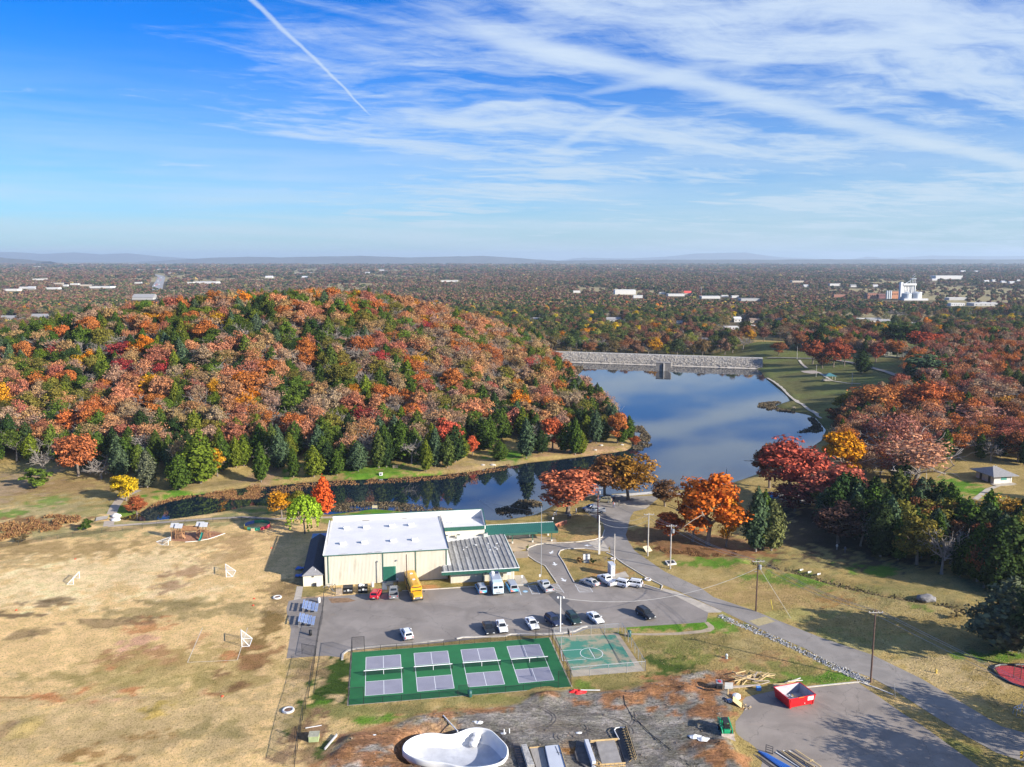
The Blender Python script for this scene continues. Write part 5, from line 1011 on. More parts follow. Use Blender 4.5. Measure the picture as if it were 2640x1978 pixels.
# ---------------------------------------------------------------- ridges on the horizon
def ridge(name, prof, dist, depth, mat):
    """prof: (photo x, photo y) of the skyline; the ridge stands at its own distance and height"""
    P = []
    for x in np.linspace(prof[0][0], prof[-1][0], 90):
        y = np.interp(x, [q[0] for q in prof], [q[1] for q in prof]); d = pdir(x, y); t = dist / d[1]
        P.append((d[0] * t, dist, CAMH + d[2] * t + 10 * (float(fbm(np.array([x * 3.]), np.array([1.]), 60, 3)[0]) - .5)))
    vs = []; fs = []; n = len(P)
    for x, y, z in P: vs += [(x, y - depth * .5, -20), (x, y - depth * .2, z * .55), (x, y, z), (x * 1.03, y + depth * .5, -20)]
    for i in range(n - 1):
        for k in range(3): fs.append((i * 4 + k, (i + 1) * 4 + k, (i + 1) * 4 + k + 1, i * 4 + k + 1))
    o = MB().add(vs, fs).build(name, mat, smooth=True, fix=True); return struct(o)
RM = pm('ridge_woods', (.09, .085, .07), .95, .25, .004)
ridge('ridge', [(-900, 666), (-300, 652), (40, 650), (110, 655), (190, 651), (260, 656), (330, 653), (420, 662), (520, 668), (640, 672)], 21000, 3000, RM)
ridge('ridge', [(-900, 664), (0, 664), (60, 669), (130, 674)], 9500, 1500, RM)
ridge('ridge', [(380, 674), (560, 664), (640, 662), (720, 664), (800, 662), (930, 660), (1060, 664), (1150, 662), (1240, 660), (1310, 664), (1400, 670), (1480, 676)], 14000, 2000, RM)
ridge('ridge', [(1440, 672), (1500, 664), (1600, 667), (1720, 662), (1790, 654), (1920, 651), (1960, 657), (2020, 664), (2120, 668), (2200, 668), (2240, 661), (2280, 666), (2330, 664), (2400, 659), (2520, 661), (2640, 660), (3300, 655)], 24000, 3000, RM)
ridge('ridge', [(1380, 676), (1500, 671), (1800, 670), (2200, 669), (2640, 669), (3200, 668)], 11000, 2500, RM)
# ---------------------------------------------------------------- dam
RIP = pm('riprap_pale', (.37, .33, .28), .9, .4, .9); RIPD = pm('riprap_wet', (.16, .15, .135), .85, .35, .9)
_rk = []
def rocks(name, pts, sizes, mat, parent=None, seed=1):
    """tumbled stones, one object"""
    r = np.random.default_rng(seed); n = len(pts); B = np.array([(1, 0, 0), (-1, 0, 0), (0, 1, 0), (0, -1, 0), (0, 0, 1), (0, 0, -1)], float); F = [(0, 2, 4), (2, 1, 4), (1, 3, 4), (3, 0, 4), (2, 0, 5), (1, 2, 5), (3, 1, 5), (0, 3, 5)]
    P = np.asarray(pts)[:, None, :]; s = np.asarray(sizes)[:, None, None]; J = B[None] * r.uniform(.55, 1.25, (n, 6, 3)) + r.uniform(-.25, .25, (n, 6, 3))
    a = r.random(n) * 6.28; c, sn = np.cos(a)[:, None], np.sin(a)[:, None]; X = J[:, :, 0] * c - J[:, :, 1] * sn; Y = J[:, :, 0] * sn + J[:, :, 1] * c
    V = np.stack([X, Y, J[:, :, 2] * .75], -1) * s * .5 + P; f = (np.arange(n)[:, None, None] * 6 + np.array(F)[None]).reshape(-1, 3)
    me = bpy.data.meshes.new(name); me.from_pydata(V.reshape(-1, 3).tolist(), [], f.tolist()); me.materials.append(mat); return stuff(ob(name, me, parent))
def dam():
    a = np.array(lerp2(damL, damR, -.12)); b = np.array(lerp2(damL, damR, 1.03)); d = b - a; L = np.linalg.norm(d); d /= L; n = np.array((-d[1], d[0])); rz = math.atan2(d[1], d[0])
    e = thing('dam', 'long rock-faced earth dam closing the far end of the lake', 'dam', (a[0], a[1], 0), rz)
    prof = [(-8, -4), (-.3, ZW - .3), (1.2, -.3), (12, 4.9), (16, 5.0), (32, -.5)]
    mats = [pm('dam_grass', (.24, .22, .09), .95, .2, .3), pm('dam_berm', (.52, .46, .38), .9, .12, .5), pm('riprap_bed', (.28, .26, .235), .95, .25, 1.2), pm('dam_crest', (.40, .37, .32), .9, .1, .4), pm('dam_grass', (.24, .22, .09))]
    for i, nm in enumerate(('toe', 'waterline', 'upper_face', 'crest', 'downstream_face')):
        mb = MB(); (y0, z0), (y1, z1) = prof[i], prof[i + 1]; k = 40
        mb.add([(L * t / k, y, z) for t in range(k + 1) for y, z in ((y0, z0), (y1, z1))], [(2 * t, 2 * t + 2, 2 * t + 3, 2 * t + 1) for t in range(k)]); mb.build(nm, mats[i], e)
    r = np.random.default_rng(4)
    def face(y0, z0, y1, z1, m, s0, s1, mat, nm, sd):
        t = r.random(m); x = r.random(m) * L; P = np.stack([x, y0 + (y1 - y0) * t, z0 + (z1 - z0) * t + .05], 1); rocks(nm, P, r.uniform(s0, s1, m), mat, e, sd)
    face(.9, -.2, 12, 4.8, 4600, .5, 1.4, RIP, 'riprap', 8)
    # intake headwall with wing walls
    p = g('N3', 1306, 190, ZW); h = thing('intake_headwall', 'concrete intake headwall with flared wings standing in the lake by the dam', 'headwall', (p[0], p[1] - .5, 0), rz)
    cm = pm('old_concrete', (.26, .235, .21), .9, .2, .6, .02, 3, stain=((.1, .09, .08), .5, .6)); w = 130 * CROP['N3'][2] * p[1] / FPX / 2
    for s in (-1, 1):
        MB().add([(s * .6, 0, -1.4), (s * w * .55, 0, -1.4), (s * w * .98, 0, 1.2), (s * w, 0, 4.3), (s * .6, 0, 4.3), (s * .6, .6, -1.4), (s * w * .55, 3, -1.4), (s * w * .98, 4, 1.2), (s * w, 5, 4.3), (s * .6, 3, 4.3)], [(0, 1, 2, 3, 4), (9, 8, 7, 6, 5), (3, 8, 9, 4), (0, 4, 9, 5), (1, 0, 5, 6), (2, 1, 6, 7), (3, 2, 7, 8)]).build('wing_wall', cm, h, fix=True)
    MB().box((.35, -.35, 1.35), (.75, .5, 5.5)).build('centre_pier', CONCW, h); MB().box((-.4, -.1, 1.3), (.75, .3, 5.2)).build('gate_slot', pm('slot_dark', (.03, .03, .03), .9), h); MB().box((0, 2.4, 4.4), (w * 2, 5.2, .25)).build('deck', cm, h)
dam()

# ---------------------------------------------------------------- the gym and its wings (one building frame, turned 9 degrees)
GO = Vector((-40.9, 171.2, 0)); GR = R(9.1)
CREAM = pm('cream_steel', (.64, .60, .49), .55, .05, .6, stain=((.42, .33, .22), .5, .45, .52), stretch=(1, 1, .25)); GREENT = pm('green_trim', (.028, .12, .085), .5, .12, 1.5); ROOFM = pm('roof_membrane', (.74, .715, .68), .6, .05, .25, stain=((.50, .47, .44), .18, .35, .55)); WHT = pm('white_trim', (.80, .78, .74), .6, .06, 1.); DK = pm('dark_metal', (.035, .035, .04), .5); STEEL = pm('galvanised', (.46, .47, .48), .45, .1, 3, metal=.5)
BLACKP = pm('black_paint', (.015, .016, .018), .5); ROOFSH = pm('shaded_shingle', (.055, .06, .075), .95, .25, 3., .01, 8)
SPILL = pm('roof_stain', (.20, .16, .12), .95, .3, 1.)
def ribwall(x0, x1, y, z0, z1, pitch=.30, out=-1):
    """standing ribs on a wall facing -y"""
    mb = MB(); n = int((x1 - x0) / pitch)
    for i in range(n): mb.box((x0 + (i + .5) * pitch, y + out * .02, (z0 + z1) / 2), (.07, .05, z1 - z0))
    return mb
gym = thing('gymnasium', 'cream metal gymnasium with a wide flat white roof', 'gymnasium', GO, GR)
GW, GD, GH = 26.8, 24.3, 7.0
for i, (a, b) in enumerate(((0, .75), (.75, 12.55), (12.55, 19.75), (19.75, GW))):
    w = MB().box(((a + b) / 2, .12, GH / 2 - .2), (b - a - .03, .24, GH + .4)).build('wall_panel', CREAM, gym); ribwall(a + .1, b - .1, 0, .1, GH - .1).build('rib', CREAM, w)
MB().box((.12, GD / 2 + .12, GH / 2), (.24, GD - .26, GH)).build('side_wall', CREAM, gym); MB().box((GW - .12, GD / 2 + .12, GH / 2), (.24, GD - .26, GH)).build('side_wall', CREAM, gym); MB().box((GW / 2, GD - .12, GH / 2), (GW - .5, .24, GH)).build('back_wall', CREAM, gym)
MB().add([(-.25, -.25, GH + .06), (GW + .25, -.25, GH + .06), (GW + .25, GD, GH - .15), (-.25, GD, GH - .15), (-.25, -.25, GH - .1), (GW + .25, -.25, GH - .1), (GW + .25, GD, GH - .3), (-.25, GD, GH - .3)], [(0, 1, 2, 3), (0, 4, 5, 1), (1, 5, 6, 2), (2, 6, 7, 3), (3, 7, 4, 0)]).build('roof', ROOFM, gym, fix=True)
MB().box((GW / 2, -.32, GH - .03), (GW + .5, .12, .16)).build('gutter', GREENT, gym); MB().box((-.3, GD / 2, GH + .08), (.12, GD, .2)).build('roof_edge', WHT, gym); MB().box((GW + .3, GD / 2, GH + .08), (.12, GD, .2)).build('roof_edge', DK, gym)
for x in (.75, 12.55, 19.75, 26.6): MB().box((x, -.1, GH / 2 + .3), (.14, .12, GH - .7)).build('downspout', GREENT, gym)
# roller door, canopy light, roof curbs
dr = MB().box((13.95, -.06, 2.0), (2.75, .12, 3.3)).build('loading_door', pm('green_door', (.03, .19, .12), .5), gym); ribwall(12.65, 15.25, -.13, .4, 3.6, .22).build('rib', GREENT, dr)
for ly, cs in ((17.5, ((4.1), (8.7), (14.9), (19.5))), (6.6, ((3.7), (8.5), (15.0), (19.9)))):
    for lx in cs:
        v = MB().box((lx, ly, GH + .16), (1.3, .75, .5)).build('roof_vent', WHT, gym, bevel=.05); MB().box((lx - .05, ly, GH + .5), (1.45, .9, .16), 0, .86).build('vent_cap', WHT, v)
for lx, ly, w, d in ((11.5, .2, 1.8, .3), (9.7, .15, 1.4, .22), (4, .1, 2.2, .15), (20.8, .15, 1.0, .2), (8.5, 23.6, 2.0, .5), (18, 23.7, 1.4, .35)): MB().lathe([(.5, 0), (.5, .004)], 10).build('water_stain', SPILL, gym).matrix_basis = Matrix.Translation((lx, ly, GH + .065 - .0087 * ly)) @ Matrix.Diagonal((w, d, 1, 1))
for x in (11.4, 15.6): MB().box((x, -.2, 5.0), (.25, .3, .25)).build('wall_light', STEEL, gym)
MB().box((13.95, -1.2, .18), (1.5, 2.2, .36)).build('loading_step', CONC, gym)
# rear parapet wing and entrance block
ent = thing('entrance_block', 'white flat-roofed entrance block with green fascia behind the gymnasium', 'building', GO, GR)
EW0, EW1, EY0, EY1, EH = 27.2, 37.5, 18.5, 25.0, 5.6
MB().box(((EW0 + EW1) / 2, (EY0 + EY1) / 2, EH / 2), (EW1 - EW0, EY1 - EY0, EH - .02)).build('wall', CREAM, ent); MB().box(((EW0 + EW1) / 2, (EY0 + EY1) / 2, EH + .04), (EW1 - EW0 - .1, EY1 - EY0 - .1, .08)).build('roof', ROOFM, ent)
f = MB().box(((EW0 + EW1) / 2, EY0 - .12, EH - .35), (EW1 - EW0, .2, .9)).build('fascia', GREENT, ent); ribwall(EW0, EW1, EY0 - .22, EH - .75, EH + .05, .35).build('rib', GREENT, f)
MB().box((GW / 2 + 5.6, EY1 + .15, 3.9), (37.6 - .5, .3, 7.8)).build('parapet', ROOFM, ent); MB().box((GW / 2 + 5.6, EY1 + .34, 7.86), (37.6, .16, .14)).build('parapet_cap', GREENT, ent)
MB().add([(EW1, EY0, EH - .8), (EW1, EY1, EH - .8), (EW1, EY1, 7.8), (EW1, EY0, EH + .15), (EW1 + .25, EY0, EH - .8), (EW1 + .25, EY1, EH - .8), (EW1 + .25, EY1, 7.8), (EW1 + .25, EY0, EH + .15)], [(0, 1, 2, 3), (7, 6, 5, 4), (0, 3, 7, 4), (3, 2, 6, 7), (1, 0, 4, 5), (2, 1, 5, 6)]).build('side_parapet', ROOFM, ent, fix=True)
MB().beam((EW1 + .3, EY0, EH + .2), (EW1 + .3, EY1, 7.86), .16).build('side_cap', GREENT, ent); MB().tube([(29.6, 21.8, EH), (29.6, 21.8, EH + .5), (29.1, 21.6, EH + .55)], .09, 6).build('vent_pipe', STEEL, ent)
# low wing with the weathered ribbed roof
wing = thing('low_wing', 'low cream wing with a weathered grey ribbed roof and green fascia', 'building', GO, GR)
WX0, WX1, WY0 = 27.25, 41.5, -2.8
for a, b in ((WX0, 34.4), (34.4, WX1)):
    w = MB().box(((a + b) / 2, WY0 + .1, 1.55), (b - a - .02, .2, 3.1)).build('wall_panel', CREAM, wing); ribwall(a, b, WY0, .1, 3.0, .3).build('rib', CREAM, w)
MB().box((34.3, -2.95, 1.6), (.14, .12, 3.0)).build('downspout', GREENT, wing); MB().box((WX1 - .1, 7.5, 1.5), (.2, 20.2, 3.0)).build('side_wall', CREAM, wing); MB().box((WX0 + .1, 7.4, 1.4), (.2, 19.8, 2.8)).build('side_wall', CREAM, wing); MB().box((WX0 + 7, 17.3, 1.55), (14.0, .2, 3.1)).build('back_wall', CREAM, wing)
MB().box((34.3, 7.0, 3.18), (16.4, 22.4, .12)).build('roof_deck', ROOFM, wing)
f = MB().box((33.7, -4.62, 3.0), (17.1, .14, .75)).build('fascia', GREENT, wing); ribwall(25.3, 42.2, -4.7, 2.68, 3.34, .3).build('rib', GREENT, f); MB().box((33.7, -4.66, 3.42), (17.2, .2, .1)).build('roof_lip', WHT, wing); MB().box((42.2, 7.0, 3.0), (.12, 23.4, .7)).build('side_fascia', GREENT, wing); MB().box((26.2, -3.6, 2.62), (1.7, 1.9, .1)).build('soffit', DK, wing)
RIBR = pm('ribbed_roof', (.29, .28, .265), .9, .2, .9, .01, 5, stain=((.09, .085, .075), 1.1, .95, .42), stretch=(1, .35, 1)); RIBR2 = pm('ribbed_roof_light', (.38, .37, .35), .9, .15, .9, stain=((.12, .11, .10), 1.2, .9, .44), stretch=(1, .35, 1))
npan = 15; pw = 16.7 / npan
pan = {}
def roof_panel(L):
    mb = MB(); pr = [(0, 0), (.10, .0), (.20, .11), (.42, .11), (.52, .01), (pw - .03, 0)]
    vs = [(x, y, z) for y in (0, L) for x, z in pr]; n = len(pr); mb.add(vs, [(i, i + 1, n + i + 1, n + i) for i in range(n - 1)] + [tuple(range(n))]); return mb
for i in range(npan):
    x = 25.45 + i * pw; yend = 14.6 + (x - 27) / 15.2 * 4.2; rows = [(-4.55, 3.9), (3.9, 12.1), (12.1, yend)] if i < 6 else [(-4.55, 12.1), (12.1, yend)]
    if x < 26.9: rows = [(-4.55, -.5)]
    for j, (a, b) in enumerate(rows):
        if b - a < .5: continue
        o = roof_panel(b - a - .05).build('roof_panel', random.choice([RIBR, RIBR, RIBR2]), wing); o.location = (x, a, 3.26 + .02 * j + random.uniform(0, .012))
for k in range(9): MB().box((0, 0, 0), (random.uniform(.3, .7), random.uniform(.2, .6), .05)).build('loose_flap', WHT, wing).matrix_basis = Matrix.Translation((random.uniform(28, 40), random.uniform(7, 12), 3.47)) @ Matrix.Rotation(random.random() * 3, 4, 'Z')
for x in (27.9, 30.9, 37.6): 
    a = tag(MB().box((0, 0, .45), (1.0, .9, .9)).build('air_conditioner', pm('ac_case', (.50, .53, .48), .6, .08, 2.), None, bevel=.03), 'grey-green air conditioner box on the white strip roof', 'air conditioner', 'air conditioners on the wing roof'); a.rotation_euler = (0, 0, GR); q = Matrix.Rotation(GR, 4, 'Z') @ Vector((x, 17.0 + .03 * (x - 27), 0)); a.location = (GO.x + q.x, GO.y + q.y, 3.25); gd = MB().lathe([(.38, .9), (.38, .93)], 12).build('fan_grille', DK, a)
# covered walkway
cv = thing('covered_walkway', 'green ribbed metal canopy on posts over the entrance walk', 'canopy', GO, GR)
CX0, CX1, CY0, CY1 = 37.9, 56.4, 20.0, 25.6; CG = pm('canopy_green', (.03, .17, .115), .45, .12, 1.)
n = 38; pw2 = (CX1 - CX0) / n
for i in range(n):
    x = CX0 + i * pw2; MB().add([(x + .02, CY0, 2.75), (x + pw2 - .08, CY0, 2.75), (x + pw2 - .08, CY1, 3.35), (x + .02, CY1, 3.35), (x + pw2 - .08, CY0, 2.83), (x + pw2, CY0, 2.83), (x + pw2, CY1, 3.43), (x + pw2 - .08, CY1, 3.43)], [(0, 1, 2, 3), (4, 5, 6, 7), (1, 4, 7, 2)]).build('roof_panel', CG, cv)
f = MB().box(((CX0 + CX1) / 2, CY0 - .05, 2.55), (CX1 - CX0, .1, .5)).build('fascia', GREENT, cv); ribwall(CX0, CX1, CY0 - .1, 2.32, 2.78, .45).build('rib', GREENT, f); MB().box((CX1 + .05, (CY0 + CY1) / 2, 2.8), (.1, CY1 - CY0, .8)).build('end_fascia', GREENT, cv); MB().box(((CX0 + CX1) / 2, CY1 + .05, 3.2), (CX1 - CX0, .12, .5)).build('rear_fascia', WHT, cv)
for x in (44.8, 50.0, 54.9):
    for y in (20.5, 25.0): p_ = MB().box((x, y, 1.4), (.16, .16, 2.7)).build('post', GREENT, cv); MB().box((x, y, .22), (.4, .4, .55)).build('footing', CONCW, p_)
# left annex with roof darkened by painted gym shade, hipped end and blue lean-to
an = thing('side_annex', 'low cream annex with a shade-darkened hipped roof along the gym side', 'building', GO, GR)
MB().box((-2.65, 12.3, 1.25), (4.2, 23.8, 2.5)).build('wall', pm('annex_wall', (.72, .66, .52), .8, .06, .8), an)
a0, a1, y0, y1, h0, h1 = -5.0, -.35, .1, 24.2, 2.5, 3.9; xm = (a0 + a1) / 2
MB().add([(a0, y0, h0), (a1, y0, h0), (xm, y0 + 2.3, h1), (a0, y1, h0), (a1, y1, h0), (xm, y1, h1)], [(0, 1, 2), (1, 4, 5, 2), (3, 0, 2, 5), (4, 3, 5), (1, 0, 3, 4)]).build('roof', ROOFSH, an, fix=True)
MB().add([(a0, y0 - .01, h0 + .02), (a1, y0 - .01, h0 + .02), (xm, y0 + 2.28, h1 + .02)], [(0, 1, 2)]).build('hip_face', pm('grey_shingle', (.26, .25, .25), .95, .15, 3.), an); MB().lathe([(.09, 3.1), (.09, 3.5)], 8, (xm + .5, 1.4, 0)).build('vent_pipe', WHT, an); MB().box((xm, .36, 2.15), (.5, .06, .25)).build('gable_vent', DK, an)
MB().box((-1.5, .1, .42), (.8, .4, .75)).build('heat_pump', WHT, an, bevel=.03); MB().box((-2.3, .15, .4), (.5, .35, .7)).build('meter_box', DK, an)
lt = thing('blue_lean_to', 'small bright blue metal shed roof behind the annex', 'shed', GO, GR); BLU = pm('blue_steel', (.05, .22, .55), .45, .1, 1.)
for i in range(11): MB().box((-4.6 + i * .4, 26.0, 2.75), (.36, 3.4, .06)).box((-4.42 + i * .4, 26.0, 2.8), (.05, 3.4, .08)).build('roof_panel', BLU, lt)
MB().box((-2.6, 26.0, 1.3), (4.0, 3.0, 2.7)).build('wall', CREAM, lt)
def lg(x, y, z=0.0): q = Matrix.Rotation(GR, 4, 'Z') @ Vector((x, y, 0)); return (GO.x + q.x, GO.y + q.y, z)
for i in range(2):
    p = g('A3', 450, 900 + 60 * i); t = thing('blue_tarp', 'crumpled blue tarp lying beside the annex corner', 'tarp', (p[0], p[1], 0), 0, 'blue tarps by the annex'); X_, Y_ = np.meshgrid(np.linspace(-1, 1, 9), np.linspace(-.8, .8, 9)); Z_ = .15 + .5 * vnoise(X_ * 3 + 9 * i, Y_ * 3); MB().add(list(zip(X_.ravel(), Y_.ravel(), Z_.ravel())), [(a * 9 + b, a * 9 + b + 1, a * 9 + b + 10, a * 9 + b + 9) for a in range(8) for b in range(8)]).build('sheet', pm('tarp_blue', (.06, .17, .50), .5), t, smooth=True)

# ---------------------------------------------------------------- restroom hut on the right
p0 = gp('N4', 1950, 1168); rs = thing('restroom_hut', 'pale block restroom hut with a grey hipped roof on the lawn', 'hut', (p0[0], p0[1], p0[2]), R(9))
rw = 170 * CROP['N4'][2] * math.hypot(p0[1], CAMH) / FPX; rd = 8.0; wl = pm('hut_block', (.56, .54, .50), .8, .08, 1.)
MB().box((rw / 2, rd / 2, 1.3), (rw, rd, 3.0)).build('wall', wl, rs); a, b, h = 1.4, 1.4, 2.75; rh = 1.9
MB().add([(-a, -b, h), (rw + a, -b, h), (rw + a, rd + b, h), (-a, rd + b, h), (rw * .4, rd / 2, h + rh), (rw * .6, rd / 2, h + rh), (-a, -b, h - .15), (rw + a, -b, h - .15), (rw + a, rd + b, h - .15), (-a, rd + b, h - .15)], [(0, 1, 5, 4), (1, 2, 5), (2, 3, 4, 5), (3, 0, 4), (6, 7, 1, 0), (7, 8, 2, 1), (8, 9, 3, 2), (9, 6, 0, 3), (9, 8, 7, 6)]).build('roof', pm('hut_roof', (.27, .26, .25), .95, .12, 2.), rs, fix=True)
for y in (2.0, 5.8): MB().box((-.02, y, 1.1), (.08, 1.0, 2.1)).build('door', DK, rs)
MB().box((rw * .55, -.02, 1.7), (2.0, .08, 1.0)).build('window', pm('green_shutter', (.06, .28, .22), .6), rs); MB().box((rw - .25, -.03, 1.3), (.3, .08, 2.4)).build('corner_post', WHT, rs); MB().box((rw / 2, -1.0, .06), (rw + 2, 2.4, .12)).build('slab', CONC, rs)
for x in (.42, .5, .62): MB().lathe([(.08, h + rh - .3), (.08, h + rh + .25)], 6, (rw * x, rd / 2, 0)).build('vent_pipe', WHT, rs)

# ---------------------------------------------------------------- brick wall, timber screen and small fittings round the entrance
bw = thing('brick_wall', 'low orange-red brick wall at the end of the covered walkway', 'wall', (*g('A5', 640, 542), 0)); q0 = Vector((*g('A5', 640, 542), 0)); q1 = Vector((*g('A5', 742, 505), 0)); d = q1 - q0; bw.rotation_euler = (0, 0, math.atan2(d.y, d.x)); BL = d.length
MB().box((BL / 2, 0, .5), (BL, .2, 1.1)).build('core', pm('mortar', (.40, .25, .18), .9), bw)
bm_ = MB().box((0, 0, 0), (.44, .03, .16)).mesh('brick', pm('brick_red', (.48, .16, .085), .85, .2, 2.)); nb = 0
for r_i in range(6):
    for c_i in range(int(BL / .47)):
        o = ob('brick', bm_, bw, (.25 + c_i * .47 + (.23 if r_i % 2 else 0), -.11, .1 + r_i * .18)); nb += 1
MB().box((BL / 2, 0, 1.1), (BL + .1, .3, .08)).build('coping', pm('brick_cap', (.50, .22, .14), .85), bw)
sc = thing('timber_screen', 'weathered wood screen hiding machines beside the low wing', 'screen', lg(43.6, 10.0), GR); WOOD = pm('grey_wood', (.25, .21, .175), .9, .25, 2., stretch=(6, 6, .4))
pk = MB().box((0, 0, .85), (.17, .03, 1.7)).mesh('plank', WOOD)
for i in range(17): ob('plank', pk, sc, (i * .2, 0, 0))
for i in range(12): ob('plank', pk, sc, (3.3, .1 + i * .2, 0), R(90))
MB().box((1.6, .06, 1.4), (3.3, .06, .1)).build('rail', WOOD, sc)
for i in range(2): a = tag(MB().box((0, 0, .5), (.9, .9, 1.0)).lathe([(.36, 1.0), (.36, 1.06)], 10).build('heat_pump', pm('pump_case', (.33, .34, .34), .6), None, bevel=.02), 'grey heat pump inside the timber screen', 'heat pump', 'heat pumps in the screen'); a.location = lg(44.4 + 1.3 * i, 11.3)
# ---------------------------------------------------------------- courts
CGREEN = pm('court_green', (.018, .155, .045), .7, .10, .35, stain=((.03, .20, .07), .5, .5)); CGREY = pm('court_grey', (.285, .275, .325), .75, .07, .4, stain=((.33, .31, .34), .6, .5)); LINE = pm('court_line', (.80, .80, .80), .7, .03, 4)
def inset(poly, d):
    c = np.mean(poly, 0); return [tuple(c + (np.array(p) - c) * (1 - d / max(np.linalg.norm(np.array(p) - c), .1))) for p in poly]
PC = [tuple(g('A4', 868, 800)), tuple(g('A6', 778, 640)), tuple(g('A6', 588, 216)), tuple(g('A4', 899, 345))]
struct(sheet('court_slab', [tuple(np.array(p) + (np.array(p) - np.mean(PC, 0)) * .012) for p in PC], .03, CONC)); struct(sheet('pickleball_surface', PC, .045, CGREEN))
NETM = None
def mesh_mat(name, col, dens, scale=0):
    m = bpy.data.materials.new(name); m.use_nodes = True; t = NT(m.node_tree); t.n.clear(); d = t.node('ShaderNodeBsdfDiffuse'); d.inputs[0].default_value = (*col, 1); tr = t.node('ShaderNodeBsdfTransparent')
    mx = t.node('ShaderNodeMixShader'); mx.inputs[0].default_value = dens; t.l.new(tr.outputs[0], mx.inputs[1]); t.l.new(d.outputs[0], mx.inputs[2]); o = t.node('ShaderNodeOutputMaterial'); t.l.new(mx.outputs[0], o.inputs[0]); return m
NETM = mesh_mat('net_mesh', (.02, .03, .03), .5); LINKB = mesh_mat('chain_link_black', (.012, .014, .014), .24); LINKG = mesh_mat('chain_link_grey', (.42, .43, .44), .16); GOALN = mesh_mat('goal_net', (.75, .75, .72), .16)
def court(i, tl, tr, br, bl):
    P = lambda u, v: tuple(np.array(tl) * (1 - u) * (1 - v) + np.array(tr) * u * (1 - v) + np.array(br) * u * v + np.array(bl) * (1 - u) * v)
    k = 2.13 / 13.41; z = .05
    for a, b in ((0, .5 - k), (.5 + k, 1)): struct(sheet('service_box', [P(0, a), P(1, a), P(1, b), P(0, b)], z, CGREY))
    for a, b in (((0, 0), (1, 0)), ((1, 0), (1, 1)), ((1, 1), (0, 1)), ((0, 1), (0, 0)), ((0, .5 - k), (1, .5 - k)), ((0, .5 + k), (1, .5 + k)), ((.5, 0), (.5, .5 - k)), ((.5, .5 + k), (.5, 1))):
        struct(ribbon('court_line', [P(*a), P(*b)], .09, z + .005, LINE, False))
    a, b = np.array(P(-.05, .5)), np.array(P(1.05, .5)); d = b - a; L = np.linalg.norm(d)
    e = thing('pickleball_net', ['net of the court at the fence end', 'net of the court beside the fence-end court', 'net of the court second from basketball', 'net of the court beside the basketball court'][i] + ' with a white top band', 'net', (a[0], a[1], .05), math.atan2(d[1], d[0]))
    for x in (0, L): MB().tube([(x, 0, 0), (x, 0, .95)], .05, 6).build('post', BLACKP, e)
    MB().add([(0, 0, .05), (L, 0, .05), (L, 0, .86), (0, 0, .9)], [(0, 1, 2, 3)]).build('mesh', NETM, e); MB().box((L / 2, 0, .9), (L, .07, .11)).build('top_band', LINE, e); MB().box((L / 2, -.02, .45), (.07, .05, .85)).build('centre_strap', LINE, e)
cs = [[g('A4', *p) for p in q] for q in ([(1018, 387), (1315, 363), (1335, 693), (1010, 720)], [(1432, 352), (1723, 331), (1780, 655), (1463, 683)])]
cs.append([g('A4', 1837, 322), g('A4', 2122, 302), g('A6', 205, 620), g('A4', 1903, 644)]); cs.append([g('A6', *p) for p in ((224, 293), (503, 273), (632, 583), (328, 610))])
for i, c in enumerate(cs): court(i, *c)
# basketball half court
BB = [tuple(g('A6', *p)) for p in ((800, 553), (1412, 505), (1185, 176), (620, 205))]
def worn_teal():
    m = bpy.data.materials.new('worn_teal_court'); m.use_nodes = True; t = NT(m.node_tree); b = t.n['Principled BSDF']; P = t.node('ShaderNodeNewGeometry').outputs['Position']
    n = t.noise(P, .16, 6, .65, .6); n2 = t.noise(P, 1.2, 5, .7)
    c = t.mix(t.smooth(t.m('ADD', n, t.m('MULTIPLY', n2, .25)), .55, .72), (.05, .22, .15), (.34, .30, .20)); c = t.mix(t.smooth(n2, .6, .75, 0, .4), c, (.42, .36, .26))
    t.put(b.inputs['Base Color'], c); b.inputs['Roughness'].default_value = .9; return m
struct(sheet('basketball_slab', BB, .03, pm('slab_tan', (.42, .34, .24), .9, .12, .5))); struct(sheet('basketball_surface', [tuple(g('A6', *p)) for p in ((790, 500), (1330, 462), (1160, 190), (640, 215))], .04, worn_teal()))
bl_ = [[(690, 330), (870, 318)], [(705, 418), (905, 402)], [(690, 330), (705, 418)], [(935, 312), (985, 395)]]
for q in bl_: struct(ribbon('court_line', gl('A6', q), .10, .046, LINE, False))
cc = g('A6', 955, 353); rr = 92 * .298373 * math.hypot(cc[1], CAMH) / FPX; struct(ribbon('court_circle', [(cc[0] + rr * math.cos(a), cc[1] + rr * 1.05 * math.sin(a)) for a in np.linspace(0, 6.2832, 41)], .10, .047, LINE, False, n_per=.5))
for q in ([(1060, 180), (1210, 435)], [(935, 280), (990, 395)]): struct(ribbon('slab_joint', gl('A6', q), .07, .043, DK, False))
hp = g('A6', 693, 325); hoop = thing('basketball_hoop', 'black-backed basketball hoop on a bent pole at the teal court', 'hoop', (hp[0], hp[1], .03), R(9))
MB().tube([(0, 0, 0), (0, 0, 2.6), (.5, 0, 3.1), (1.3, 0, 3.15)], .06, 7).build('pole', STEEL, hoop); MB().box((1.35, 0, 3.35), (.05, 1.5, 1.0)).build('backboard', BLACKP, hoop); MB().tube([(1.65 + .23 * math.cos(a), .23 * math.sin(a), 3.05) for a in np.linspace(0, 6.28, 13)], .025, 5).build('rim', pm('rim_orange', (.6, .18, .04), .5), hoop); MB().lathe([(.22, 3.03), (.13, 2.65)], 8, (1.65, 0, 0)).build('net', GOALN, hoop)

